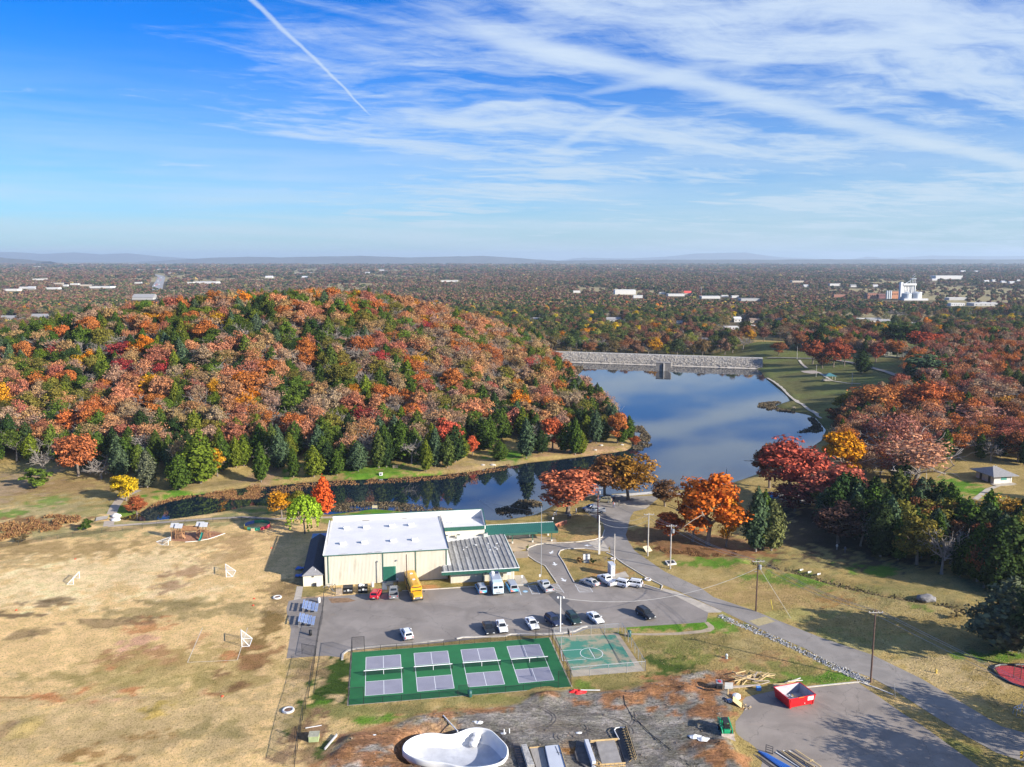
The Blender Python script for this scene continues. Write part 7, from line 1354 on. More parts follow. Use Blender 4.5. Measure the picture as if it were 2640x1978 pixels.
def step_van():
    a = g('C4', 318, 386); b = g('C4', 285, 135, 2.9); d = np.array(b) - a; d /= np.linalg.norm(d); L = 6.6; c = a + d * L / 2; e = thing('step_van', 'tall pale blue and white step van facing out between two vans', 'van', (c[0], c[1], .02), math.atan2(-d[1], -d[0])); h = L / 2; w = 1.12; m = paint('ice_blue', (.62, .76, .82))
    sec = lambda x, z0, top: [(x, -w, z0), (x, -w, top - .12), (x, -w * .9, top), (x, w * .9, top), (x, w, top - .12), (x, w, z0)]
    loft(MB(), [sec(-h, .5, 2.85), sec(h - .75, .5, 2.9), sec(h - .45, .5, 2.75), sec(h - .15, .5, 1.6), sec(h, .55, 1.25)]).build('body', m, e, fix=True)
    for s in (-1, 1):
        MB().add([(h - .41, s * .08, 2.55), (h - .41, s * 1.0, 2.55), (h - .17, s * 1.0, 1.75), (h - .17, s * .08, 1.75)], [(0, 1, 2, 3)]).build('windshield_pane', GLASS, e); MB().box((h - 1.3, s * (w + .01), 1.9), (.7, .03, .8)).build('door_window', GLASS, e); MB().box((h + .01, s * .85, .9), (.1, .22, .22)).build('headlight', LAMPW, e); MB().box((h - .5, s * (w + .2), 1.95), (.12, .22, .4)).build('mirror', TRIM, e); MB().box((-.8, s * (w + .006), 1.3), (3.6, .02, .9)).build('side_stripe', PAINT['blue'], e)
        for x in (-1.9, 2.0): wheel(e, x, s * .95, .42, .28)
    MB().box((h + .02, 0, .6), (.14, 2.2, .22)).build('front_bumper', TRIM, e); MB().box((h - .02, 0, .98), (.1, .95, .3)).build('grille', STEEL, e); MB().lathe([(.16, 0), (.16, .02)], 12, (0, 0, 0)).build('emblem', STEEL, e).matrix_basis = Matrix.Translation((h - .06, 0, 1.42)) @ Matrix.Rotation(R(75), 4, 'Y')
    MB().box((-.6, 0, 2.93), (3.2, 1.9, .06)).build('roof_panel', PAINT['silver'], e); MB().box((-2.6, .5, 3.1), (.8, .7, .35)).build('roof_box', PAINT['navy'], e); MB().lathe([(.38, 2.95), (.42, 3.2), (.36, 3.45), (.1, 3.5)], 14, (-2.4, -.45, 0)).build('roof_fan', WHT, e); MB().beam((-3.0, .95, 2.9), (-3.0, .95, 3.8), .05).build('mast', DK, e)
    for k in (-.3, 0, .3): MB().box((h - .62, k, 2.87), (.06, .1, .05)).build('marker_lamp', LAMPR, e)
step_van()
# waste containers by the gym
def bin_(c, x, y, lab, lid_open, col=BLACKP):
    p = g(c, x, y); e = thing('waste_container', lab, 'dumpster', (p[0], p[1], .02), GR); MB().add([(-1, -.75, 0), (1, -.75, 0), (1, .75, 0), (-1, .75, 0), (-1.05, -.9, 1.15), (1.05, -.9, 1.15), (1.05, .8, 1.45), (-1.05, .8, 1.45)], [(3, 2, 1, 0), (0, 1, 5, 4), (1, 2, 6, 5), (2, 3, 7, 6), (3, 0, 4, 7)] + ([] if lid_open else [(4, 5, 6, 7)])).build('box', col, e)
    for s in (-1, 1): MB().box((s * .5, .05, 1.36), (1.0, 1.75, .05)).build('lid', TRIM, e); MB().box((s * .65, -.92, .75), (.5, .05, .2)).build('fork_pocket', STEEL, e)
    MB().box((.1, -.93, .85), (.4, .02, .4)).build('notice', PLATE, e)
    if lid_open:
        for k in range(7): MB().lathe([(.02, -.25), (.25, -.1), (.28, .1), (.02, .28)], 8, (random.uniform(-.7, .7), random.uniform(-.4, .5), 1.45)).build('rubbish_bag', WHT, e)
bin_('C3', 485, 240, 'closed black waste container beside the gymnasium wall', False); bin_('C3', 620, 232, 'overfilled black waste container with pale bags', True)
for i, (x, y) in enumerate(((290, 200), (320, 215), (345, 230), (300, 240), (330, 190), (360, 205))):
    p = g('C3', x, y); t = tag(MB().tube([(-.8, 0, .15), (0, .2, .5 + .1 * i), (.9, -.2, .3)], .05, 5).build('scrap_pipe', [STEEL, BLACKP][i % 2]), 'bent scrap pipe heaped against the gymnasium corner', 'scrap pipe', 'scrap pipes by the gym'); t.location = (p[0], p[1], .02); t.rotation_euler = (0, 0, i * 1.1)
pal = thing('pallet', 'pale slatted pallet stood beside the scrap heap', 'pallet', (*g('C3', 405, 268), .02), GR)
for k in range(6): MB().box((0, 0, .15 + .26 * k), (1.3, .05, .13)).build('slat', pm('pallet_wood', (.46, .36, .27), .9, .2, 2.), pal)
for k in (-.6, 0, .6): MB().box((k, .07, .8), (.08, .1, 1.6)).build('stringer', pm('pallet_wood', (.46, .36, .27)), pal)
sg = thing('screen_fence', 'narrow wood screen panel between the waste containers', 'screen', (*g('C3', 692, 225), 0), GR); 
for k in range(8): ob('plank', pk, sg, (0, k * .22, 0), R(90))
# ---------------------------------------------------------------- building site: pool shell, formwork, machine, stores
def pool():
    pts = [(1330, 1180), (1348, 1125), (1410, 1078), (1480, 1052), (1560, 1037), (1640, 1040), (1705, 1052), (1770, 1050), (1830, 1028), (1890, 1002), (1960, 990), (2030, 994), (2095, 1012), (2140, 1050), (2185, 1095), (2230, 1140), (2246, 1190), (2232, 1250), (2180, 1295), (2090, 1322), (1990, 1335), (1890, 1338), (1800, 1325), (1725, 1302), (1650, 1290), (1570, 1285), (1490, 1272), (1420, 1247), (1358, 1212)]
    O = [Vector((*g('A4', x, y, .35), .35)) for x, y in pts]
    for _ in range(2):                                                   # round the outline
        Q = []
        for i in range(len(O)): a, b = O[i], O[(i + 1) % len(O)]; Q += [a.lerp(b, .25), a.lerp(b, .75)]
        O = Q if len(Q) < 130 else O
    c1 = Vector((*g('A4', 1530, 1165, .35), 0)); c2 = Vector((*g('A4', 2030, 1175, .35), 0)); ax = c2 - c1
    def axis(p): t = max(0, min(1, (p - c1).dot(ax) / ax.dot(ax))); return c1 + ax * t
    e = thing('pool_shell', 'white kidney-shaped pool shell set in the dug soil', 'pool', (c1.x, c1.y, 0)); n = len(O); o = Vector((c1.x, c1.y, 0))
    def ringz(s, z, dz=0.0): return [tuple(axis(p).lerp(Vector((p.x, p.y, 0)), s) - o + Vector((0, 0, z))) for p in O]
    def shell(rings, nm, mat, cap=False):
        mb = MB(); vs = [p for r in rings for p in r]; fs = [(i * n + k, i * n + (k + 1) % n, (i + 1) * n + (k + 1) % n, (i + 1) * n + k) for i in range(len(rings) - 1) for k in range(n)]
        if cap: vs.append(tuple(np.mean(rings[-1], 0))); fs += [((len(rings) - 1) * n + k, (len(rings) - 1) * n + (k + 1) % n, len(vs) - 1) for k in range(n)]
        return mb.add(vs, fs).build(nm, mat, e, smooth=True)
    PW_ = pm('pool_plaster', (.80, .78, .74), .6, .05, .5, stain=((.55, .52, .48), .35, .5, .5)); FL = pm('pool_floor', (.50, .51, .54), .7, .12, .5, stain=((.34, .35, .4), .8, .6))
    shell([ringz(1.03, -.5), ringz(1.03, .25), ringz(1.01, .36), ringz(.965, .36), ringz(.955, .27)], 'rim', PW_); shell([ringz(.955, .27), ringz(.945, -.3), ringz(.93, -.75), ringz(.88, -1.15), ringz(.76, -1.45)], 'wall', PW_); shell([ringz(.76, -1.45), ringz(.5, -1.6), ringz(.2, -1.68)], 'floor', FL, True)
    for k, (x, y) in enumerate(((1945, 1090), (1960, 1065), (1975, 1042))): p = g('A4', x, y, -.2); MB().lathe([(.62, -1.2), (.6, -.75 + .26 * k), (.5, -.68 + .26 * k), (.05, -.66 + .26 * k)], 16, (p[0] - o.x, p[1] - o.y, 0)).build('step', PW_, e, smooth=True)
pool()
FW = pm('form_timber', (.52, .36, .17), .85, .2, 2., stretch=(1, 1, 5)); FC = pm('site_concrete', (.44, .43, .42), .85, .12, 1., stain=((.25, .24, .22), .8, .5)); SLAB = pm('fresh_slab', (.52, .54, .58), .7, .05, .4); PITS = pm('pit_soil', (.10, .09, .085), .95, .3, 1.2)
def block(name, c, quad, z0, z1, mat, label, cat='wall', group=None):
    P = [Vector((*g(c, x, y, z1), 0)) for x, y in quad]; o = sum(P, Vector()) / len(P); e = thing(name, label, cat, (o.x, o.y, 0), 0, group); MB().prism([((p - o).x, (p - o).y) for p in P], z0, z1).build('block', mat, e, bevel=.03); return e, o
def forms(e, o, c, a, b, z, h=.35, n=6, out=.45, side=1):
    """boards and raking braces along one edge"""
    A = Vector((*g(c, *a, z), 0)) - o; B = Vector((*g(c, *b, z), 0)) - o; d = (B - A).normalized(); r = Vector((-d.y, d.x, 0)) * side
    MB().beam(A + Vector((0, 0, z)), B + Vector((0, 0, z)), .06, .25).build('form_board', FW, e); MB().beam(A + r * .12 + Vector((0, 0, z - .3)), B + r * .12 + Vector((0, 0, z - .3)), .1, .1).build('waler', FW, e)
    for i in range(n): p = A.lerp(B, (i + .5) / n); MB().beam(p + Vector((0, 0, z + .05)), p + r * out * 2.2 + Vector((0, 0, z - .9)), .08).build('brace', FW, e); MB().beam(p + r * out * 1.2 + Vector((0, 0, z - .1)), p + Vector((0, 0, z - .15)), .08).build('strut', FW, e)
e, o = block('formed_slab', 'D3', [(1030, 418), (1145, 405), (1215, 402), (1310, 720), (1095, 720)], -.3, .75, SLAB, 'smooth pale concrete slab with timber braces on its side', 'slab'); forms(e, o, 'D3', (1218, 402), (1312, 720), .75, n=7, side=-1); MB().box((.4, .9, .78), (.05, 2.2, .03), .2).box((.8, .3, .78), (1.2, .05, .03), -.4).build('joint_strip', DK, e)
e, o = block('formed_wall', 'D3', [(1540, 332), (1592, 326), (1692, 618), (1640, 622)], -.3, .95, pm('wall_top', (.56, .57, .60), .7, .06, 1.), 'narrow raised concrete wall with timber stack at its foot'); 
for k in range(14): t = random.random(); MB().beam((.5 + random.uniform(-.5, .5), -2.6 + random.uniform(-.5, .4), .2 + .05 * k), (1.0 + random.uniform(-.4, .4), -2.6 + random.uniform(-.5, .4), .25 + .05 * k), .08).build('timber_offcut', FW, e)
e, o = block('stone_wall', 'D3', [(720, 398), (790, 390), (895, 660), (800, 664)], -.2, .8, pm('rough_gunite', (.40, .38, .35), .95, .3, 2., .08, 3.), 'rough sprayed-concrete wall beside the rebar trench')
e, o = block('deck_panel', 'D3', [(835, 445), (1010, 428), (1080, 720), (925, 720)], -.2, .25, pm('poured_grey', (.33, .30, .265), .9, .12, .8, stretch=(5, 1, 1)), 'grey screeded floor panel between rough wall and pale slab', 'slab'); forms(e, o, 'D3', (830, 445), (1025, 428), .3, n=3, out=.15)
e, o = block('deck_panel', 'D3', [(1690, 360), (1930, 338), (2030, 640), (1770, 655)], -.25, .2, pm('poured_grey2', (.30, .275, .25), .9, .15, .8), 'grey poured floor panel framed by timber rails', 'slab'); forms(e, o, 'D3', (1620, 355), (1990, 325), .35, n=4, out=.15); forms(e, o, 'D3', (1740, 662), (2075, 640), .35, n=6, out=.12, side=-1)
e, o = block('curved_channel', 'D3', [(1928, 225), (1950, 188), (2040, 176), (2080, 190), (2195, 560), (2070, 640), (2000, 420)], -.6, .12, pm('channel_black', (.02, .022, .03), .6), 'dark lined curved channel with pale rim and timber braces', 'channel')
rim = [Vector((*g('D3', x, y, .35), .35)) - o for x, y in ((1990, 330), (1945, 250), (1930, 215), (1950, 185), (2010, 176), (2065, 182))]; MB().tube(rim, .08, 6).build('pale_rim', WHT, e); forms(e, o, 'D3', (2085, 165), (2215, 575), .7, n=12, out=.5, side=-1)
for k in range(10): t = k / 9; p = Vector((*g('D3', 2080 + 120 * t, 200 + 350 * t, .3), .3)) - o; MB().box((p.x, p.y, .35), (.4, .06, .7)).build('form_tie', BLACKP, e)
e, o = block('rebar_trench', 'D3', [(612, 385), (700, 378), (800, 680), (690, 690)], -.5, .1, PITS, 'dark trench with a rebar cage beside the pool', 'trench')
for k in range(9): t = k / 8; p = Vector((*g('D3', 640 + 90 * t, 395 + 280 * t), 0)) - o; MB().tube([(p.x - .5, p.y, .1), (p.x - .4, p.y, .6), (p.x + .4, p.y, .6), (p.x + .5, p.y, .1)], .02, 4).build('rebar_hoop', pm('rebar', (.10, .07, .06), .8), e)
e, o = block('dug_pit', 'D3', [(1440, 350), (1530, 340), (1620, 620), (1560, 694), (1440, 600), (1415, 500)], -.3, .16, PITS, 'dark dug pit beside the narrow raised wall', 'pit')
for c, x, y, s, lab in (('D3', 1470, 245, .45, 'pale plastic bag on the churned soil'), ('D3', 165, 110, .8, 'heap of white plastic near the pool rim'), ('A6', 1850, 1090, .9, 'white sheet of plastic on the tracked soil'), ('A6', 1920, 1110, .9, 'torn white plastic sheet beside the skid steer'), ('A4', 1090, 1080, .25, 'pale bucket half buried in orange soil'), ('A4', 2205, 1040, .4, 'white scrap beside the pool edge')):
    p = g(c, x, y); X_, Y_ = np.meshgrid(np.linspace(-1, 1, 9), np.linspace(-1, 1, 9)); q_ = np.clip(1.15 - np.hypot(X_, Y_), 0, 1); Z_ = (.05 + .55 * vnoise(X_ * 2.5 + x, Y_ * 2.5 + y)) * q_; k_ = np.arange(81).reshape(9, 9)
    t = tag(MB().add([(a * s * (1 + .3 * b), b * s * .6, z * s) for a, b, z in zip(X_.ravel(), Y_.ravel(), Z_.ravel())], [(k_[i, j], k_[i, j + 1], k_[i + 1, j + 1], k_[i + 1, j]) for i in range(8) for j in range(8) if math.hypot(i - 3.5, j - 3.5) < 4.4]).build('plastic_sheet', pm('plastic_white', (.75, .75, .74), .5, .05), smooth=False), lab, 'plastic'); t.location = (p[0], p[1], hz(*p) + .02)
pp = [Vector((*g('A4', x, y), 0)) for x, y in ((1685, 905), (1810, 1042))]; o = pp[0]; t = tag(MB().tube([(0, 0, .35), tuple(pp[1] - o + Vector((0, 0, .35)))], .09, 8).build('white_pipe', WHT), 'long white pipe lying on the grey soil behind the pool', 'pipe'); t.location = (o.x, o.y, 0)
for i, (x, y) in enumerate(((1300, 1000), (200, 1040))): p = g('A6', x if i else 200, y if i else 1045); t = tag(MB().lathe([(.08, 0), (.08, .7), (.1, .72)], 8).build('stub_pipe', WHT), ['white stub pipe standing beside the pool', 'second white stub pipe beside the pool'][i], 'pipe'); t.location = (p[0] + i * .8, p[1], 0)
rn = thing('safety_netting', 'bright red netting heaped at the corner of the courts', 'netting', (*g('A6', 830, 690), 0)); 
X_, Y_ = np.meshgrid(np.linspace(-2.0, 2.0, 22), np.linspace(-.8, .8, 10)); Z_ = .1 + .9 * vnoise(X_ * 2.2 + 5, Y_ * 2.2) * np.clip(1.1 - np.hypot(X_ / 2.0, Y_ / .8), 0, 1); MB().add(list(zip(X_.ravel(), Y_.ravel(), Z_.ravel() - .05)), [(a * 22 + b, a * 22 + b + 1, a * 22 + b + 23, a * 22 + b + 22) for a in range(9) for b in range(21)]).build('net', pm('net_red', (.75, .02, .02), .6), rn); rp = g('A6', 945, 692); t = tag(MB().tube([(-1.6, .1, .25), (1.6, -.05, .3)], .08, 7).build('white_pipe', WHT), 'white pipe resting on the red netting', 'pipe'); t.location = (rp[0], rp[1], hz(*rp))
hs = MB().tube([(p[0], p[1], hz(*p) + .06) for p in gl('A6', [(1255, 690), (1232, 740), (1245, 800), (1300, 880), (1380, 960), (1480, 1060), (1600, 1160), (1720, 1260), (1800, 1330)])], .05, 5).build('black_hose', BLACKP); tag(hs, 'long black hose snaking over the churned soil', 'hose')

RUT = pm('rut_soil', (.15, .128, .108), .95, .35, 2., .05, 6)
for i in range(14):
    cx, cy = g('A6', 150 + 70 * i, 830 + (i * 137) % 330); ra = 2.0 + (i * 7 % 9) * .9; a0 = i * 1.7; sw = 1.0 + (i % 4) * .5
    for dr in (0, .55):
        P_ = [(cx + (ra + dr) * math.cos(a0 + sw * k / 12), cy + (ra + dr) * .7 * math.sin(a0 + sw * k / 12)) for k in range(13)]
        if sdist(np.array([q[0] for q in P_]), np.array([q[1] for q in P_]), SITE).max() < -.4 and min(math.hypot((q[0] - POOLC[0]) / 9.3, (q[1] - POOLC[1]) / 6.2) for q in P_) > 1.05: struct(ribbon('tyre_rut', P_, .16, .05, RUT, True, n_per=.4))
def skid_steer():
    a = g('D4', 410, 1190); b = g('D4', 310, 790, 1.6); d = np.array(b) - a; d /= np.linalg.norm(d); c = a + d * 1.9; e = thing('skid_steer', 'green skid steer loader with its bucket lowered on the yard', 'loader', (c[0], c[1], .02), math.atan2(-d[1], -d[0])); G = paint('loader_green', (.015, .33, .14)); GK = pm('loader_dark', (.02, .022, .024), .7)
    MB().box((-.2, 0, .75), (2.4, 1.0, .8)).build('chassis', G, e, bevel=.05); MB().box((-1.35, 0, 1.15), (.6, 1.3, 1.0)).build('engine_hood', G, e, bevel=.06); MB().box((-1.66, 0, 1.1), (.06, .9, .6)).build('rear_grille', GK, e)
    cb = MB()
    for x in (-.9, .55):
        for y in (-.42, .42): cb.beam((x, y, 1.1), (x * .95, y * .95, 2.05), .09)
    cb.build('cab_frame', GK, e); MB().box((-.2, 0, 2.08), (1.6, .95, .1)).build('cab_roof', GK, e, bevel=.03); MB().box((-.3, 0, 1.2), (.5, .5, .5)).build('seat', GK, e); MB().box((.62, 0, 1.55), (.04, .8, .75)).build('front_guard', GLASS, e)
    for s in (-1, 1):
        MB().beam((-1.5, s * .78, 1.75), (.9, s * .78, 1.15), .16, .24).beam((.9, s * .78, 1.15), (1.25, s * .7, .45), .15, .2).beam((-1.5, s * .78, .9), (-1.5, s * .78, 1.8), .16).build('lift_arm', G, e); MB().tube([(-1.0, s * .72, .8), (.3, s * .75, 1.2)], .05, 6).build('hydraulic_ram', CHROME, e)
        for x in (-1.0, .55): wheel(e, x, s * .78, .42, .32)
    MB().add([(1.3, -.95, .05), (2.1, -.95, .05), (2.15, -.95, .12), (1.45, -.95, .35), (1.3, -.95, .75), (1.22, -.95, .75), (1.3, .95, .05), (2.1, .95, .05), (2.15, .95, .12), (1.45, .95, .35), (1.3, .95, .75), (1.22, .95, .75)], [(0, 1, 7, 6), (1, 2, 8, 7), (2, 3, 9, 8), (3, 4, 10, 9), (4, 5, 11, 10), (5, 0, 6, 11), (0, 5, 4, 3, 2, 1), (6, 7, 8, 9, 10, 11)]).build('bucket', pm('bucket_worn', (.42, .34, .28), .6, .25, 2.), e)
skid_steer()
def dumpster():
    a = Vector((44.13, 121.45, 0)); b = Vector((48.5, 122.86, 0)); d = (b - a).normalized(); W_ = (b - a).length; e = thing('roll_off_dumpster', 'bright red open-top dumpster with a white notice on the yard', 'dumpster', (a.x, a.y, .02), math.atan2(d.y, d.x)); RD = paint('dumpster_red', (.62, .006, .012), 0, .45); IN = pm('dumpster_inside', (.42, .40, .42), .8, .15, 1.); D = 3.6; h = 1.75; t = .12; k = .22
    for nm, vs in (('front_wall', [(0, 0, .15), (W_, 0, .15), (W_ + k, -k, h), (-k, -k, h)]), ('back_wall', [(W_, D, .15), (0, D, .15), (-k, D + k, h), (W_ + k, D + k, h)]), ('end_wall', [(0, D, .15), (0, 0, .15), (-k, -k, h), (-k, D + k, h)]), ('end_wall', [(W_, 0, .15), (W_, D, .15), (W_ + k, D + k, h), (W_ + k, -k, h)])):
        c = Vector((W_ / 2, D / 2, 0)); inn = []
        for p in vs: v = Vector(p); q = v + (c - Vector((v.x, v.y, 0))).normalized() * t; q.z = v.z; inn.append(tuple(q))
        MB().add(vs, [(0, 1, 2, 3)]).build(nm, RD, e); MB().add(inn, [(3, 2, 1, 0)]).build('liner', IN, e)
    MB().box((W_ / 2, D / 2, .2), (W_ - .1, D - .1, .1)).build('floor', IN, e)
    for p, q in (((-k, -k), (W_ + k, -k)), ((W_ + k, -k), (W_ + k, D + k)), ((W_ + k, D + k), (-k, D + k)), ((-k, D + k), (-k, -k))): MB().beam((*p, h), (*q, h), .14, .12).build('top_rail', RD, e)
    for x in (.1, W_ - .1): MB().beam((x, -.02, .1), (x + (.0), -k - .03, h), .12, .1).build('corner_post', RD, e)
    for x in (.3, W_ - .3): MB().box((x, D / 2, .07), (.2, D, .16)).build('skid', RD, e)
    nt = MB().add([(W_ * .72, -k * .75 - .03, h * .55), (W_ * .96, -k * .75 - .03, h * .55), (W_ * .96, -k - .035, h * .97), (W_ * .72, -k - .035, h * .97)], [(0, 1, 2, 3)]).build('notice', WHITE, e); MB().box((W_ * .62, -.12, .55), (.14, .03, .12)).build('sticker', WHT, e); MB().box((W_ * .45, -k - .06, h + .02), (1.0, .04, .06)).build('yellow_strip', PAINT['yellow'], e)
    for i in range(8): MB().beam((.5 + random.random() * 2, .6 + random.random() * 2, .35 + .08 * i), (1 + random.random() * 2, 1 + random.random() * 2, .5 + .08 * i), .2, .05).build('rubble', [WHT, DK, FW][i % 3], e)
dumpster()
PLK = pm('fresh_timber', (.62, .45, .22), .8, .2, 1.5, stretch=(1, 5, 5)); PLK2 = pm('grey_timber', (.40, .33, .26), .9, .2, 1.5)
def plank(c, x, y, L, ang, z, w, lab, grp, mat, tilt=0.0, h=.06):
    p = g(c, x, y); t = tag(MB().box((0, 0, 0), (L, w, h)).build('plank', mat), lab, 'plank', grp); t.location = (p[0], p[1], z); t.rotation_euler = (0, tilt, ang)
r9 = random.Random(9)
for i in range(30): plank('D4', r9.uniform(560, 1150), r9.uniform(30, 200), r9.uniform(1.6, 3.6), r9.choice([.35, .5, .3, 1.0, -.4, 2.2]) + r9.uniform(-.2, .2), .12 + .03 * i, .14, 'fresh timber board in the tangled lumber heap', 'boards in the lumber heap', PLK if i % 4 else PLK2, r9.uniform(-.22, .22), .1)
for i in range(3): plank('D4', 700 + 10 * i, 215 + 14 * i, 4.8, .12 + .03 * i, .15 + .12 * i, .3, 'heavy squared beam lying below the lumber heap', 'beams below the lumber heap', PLK2 if i else PLK, 0, .2)
for i in range(8): plank('D4', 1580 + r9.uniform(-60, 70), 140 + r9.uniform(-20, 40), 2.6, .35 + r9.uniform(-.25, .2), .3 + .05 * i, .12, 'pale board stacked behind the red dumpster', 'boards behind the dumpster', WHT if i % 2 else PLK)
for i in range(5): plank('D4', 1390 + 4 * i, 245 - 6 * i, 3.4, .14, .1 + .07 * i, 1.3, 'plywood sheet in the stack behind the dumpster', 'plywood stack', PLK, 0, .03)
plank('D4', 560, 545, 1.7, -.3, .55, 1.6, 'plywood sheet leaning over white sacks by the soil', None, PLK, R(35), .03)
for i in range(6): plank('D4', 690 + 12 * i, 560 + 8 * i, 1.2 + .3 * (i % 3), .9 + .6 * i, .08, .12, 'short board scattered in front of the leaning plywood', 'scattered short boards', PLK2 if i % 2 else PLK)
for i in range(7): plank('D4', 330 + 10 * i, 470 + 6 * i, 2.2, 1.2 + .12 * i, .3 + .06 * i, .09, 'dark steel stake in the bundle beside white sacks', 'steel stakes beside sacks', DK if i % 2 else STEEL, .2, .05)
def sack(c, x, y, s, lab, mat):
    p = g(c, x, y); X_, Y_ = np.meshgrid(np.linspace(0, 6.2832, 15)[:-1], np.linspace(0, 1, 7)); rr_ = np.sin(np.clip(Y_ * .9 + .1, 0, 1) * math.pi) ** .5 * (1 + .35 * (vnoise(X_ * 1.3 + x, Y_ * 4) - .5)); t = MB(); k_ = np.arange(98).reshape(7, 14)
    t.add([(s * a * math.cos(b), s * a * math.sin(b), s * 1.1 * c_) for a, b, c_ in zip(rr_.ravel(), X_.ravel(), Y_.ravel())], [(k_[i, j], k_[i, (j + 1) % 14], k_[i + 1, (j + 1) % 14], k_[i + 1, j]) for i in range(6) for j in range(14)] + [tuple(k_[6])]); o_ = tag(t.build('sack', mat), lab, 'sack'); o_.location = (p[0], p[1], hz(*p))
sack('D4', 545, 430, .75, 'big white sack standing beside the leaning plywood', WHT); sack('D4', 430, 520, .5, 'blue-white sack slumped beside steel stakes', pm('sack_blue', (.30, .42, .62), .6))
gb = thing('generator', 'dark boxed generator with a red reel on top', 'generator', (*g('D4', 240, 285), 0), R(-8)); MB().box((0, .4, .75), (1.0, 1.3, 1.2)).build('case', DK, gb, bevel=.04); MB().box((0, .4, 1.38), (1.05, 1.35, .06)).build('lid', STEEL, gb); MB().lathe([(.3, 1.41), (.3, 1.55)], 12, (0, .4, 0)).build('reel', PAINT['red'], gb); MB().box((.1, -.26, .7), (.5, .03, .5)).build('panel', GLASS, gb)
for s in (-1, 1): wheel(gb, s * .0 + .3 * s, -.1, .18, .12)
bd = thing('board_on_post', 'blank grey board fixed to a timber post in the soil', 'sign board', (*g('D4', 395, 395), 0)); MB().box((0, 0, .9), (.18, .1, 1.8)).build('post', PLK, bd); MB().box((.05, -.08, 2.0), (1.35, .05, 1.1)).build('board', pm('grey_board', (.50, .49, .46), .8), bd)
cl = tag(MB().box((0, 0, .28), (.75, .5, .56)).box((0, 0, .59), (.78, .53, .07)).build('cool_box', pm('cooler_blue', (.10, .28, .62), .5), bevel=.02), 'small blue and white cool box in front of the lumber', 'cool box'); cl.location = (*g('D4', 943, 275), .02)
for i in range(9):
    p = g('D4', 1180 + 24 * i, 1560 + 4 * i); t = tag(MB().tube([(-2.6, 0, .12), (2.6, 0, .12)], .085, 8).build('plastic_pipe', pm('pipe_blue', (.08, .24, .62), .4)), 'blue plastic pipe in the bundle on the yard', 'pipe', 'blue pipes on the yard'); t.location = (p[0], p[1], .02 + .07 * (i % 2)); t.rotation_euler = (0, 0, R(-62) + .02 * i)
for i in range(12): plank('D4', 1480 + 32 * i, 1540 + r9.uniform(-25, 25), 4.6, R(-60) + r9.uniform(-.08, .08), .1 + .05 * (i % 4), .14, 'long board in the stack beside blue pipes', 'boards beside blue pipes', [WHT, DK, PLK2, PLK][i % 4], 0, .08)
for i in range(7): plank('D4', 1030 + 20 * i, 1560 + 8 * i, 3.8, R(-62), .06, .1, 'dark board beside the blue pipes', 'dark boards beside pipes', DK if i % 2 else WOOD, 0, .08)
plank('D4', 1850, 1560, 1.6, .5, .06, .18, 'curved pale offcut beyond the board stack', None, PLK)
fr = thing('steel_frame', 'dark upright steel pallet frame casting a long shadow', 'frame', (*g('D4', 1135, 1405), .02), R(-35)); 
for x in (-.5, .5): MB().beam((x, 0, 0), (x, 0, 1.15), .07).build('upright', DK, fr)
for z in (.08, .45, .8, 1.12): MB().beam((-.5, 0, z), (.5, 0, z), .06).build('bar', DK, fr)
st_r = np.random.default_rng(31); PR = []
for k in range(1500):
    t = st_r.random() * (len(RIPRAP) - 1); i = int(t); q = lerp2(RIPRAP[i], RIPRAP[i + 1], t - i, st_r.normal() * .42); PR.append((*q, 0.0))
PR = np.array(PR); PR[:, 2] = hfun(PR[:, 0], PR[:, 1]) + .08; tag(rocks('ditch_riprap', PR, st_r.uniform(.15, .42, len(PR)), pm('riprap_road', (.40, .385, .36), .9, .45, 1.5)), 'pale broken stones lining the roadside ditch', 'riprap')
SR = []
for k in range(420): x, y = st_r.uniform(-34, 46), st_r.uniform(100, 131); SR.append((x, y))
SR = np.array(SR); SR = SR[sdist(SR[:, 0], SR[:, 1], SITE) < -.3]; SR = SR[np.hypot((SR[:, 0] - POOLC[0]) / 9.2, (SR[:, 1] - POOLC[1]) / 6) > 1.05]; tag(rocks('soil_clods', np.column_stack([SR, hfun(SR[:, 0], SR[:, 1]) + .03]), st_r.uniform(.12, .4, len(SR)), pm('clod', (.22, .16, .12), .95, .4, 3.)), 'loose clods of soil on the building site', 'clods')
hb = thing('utility_box', 'pale green utility box with rusty lid beside the field fence', 'utility box', (*g('A4', 565, 1115), 0), R(5)); MB().box((0, .55, .45), (1.45, 1.4, .9)).build('case', pm('box_green', (.34, .40, .20), .7, .12, 2.), hb, bevel=.03); MB().box((0, .55, .93), (1.55, 1.5, .06)).build('lid', pm('box_lid', (.38, .36, .26), .8, .2, 2.), hb)
plank('A4', 565, 992, 2.4, .32, .15, .15, 'white board lying behind the green utility box', None, WHT); 
ct = thing('concrete_culvert', 'curved grey concrete headwall in the dark gully', 'culvert', (*g('A4', 715, 1130), 0), R(75)); MB().box((0, 0, -.1), (3.8, .18, 1.1)).build('wall', FC, ct)
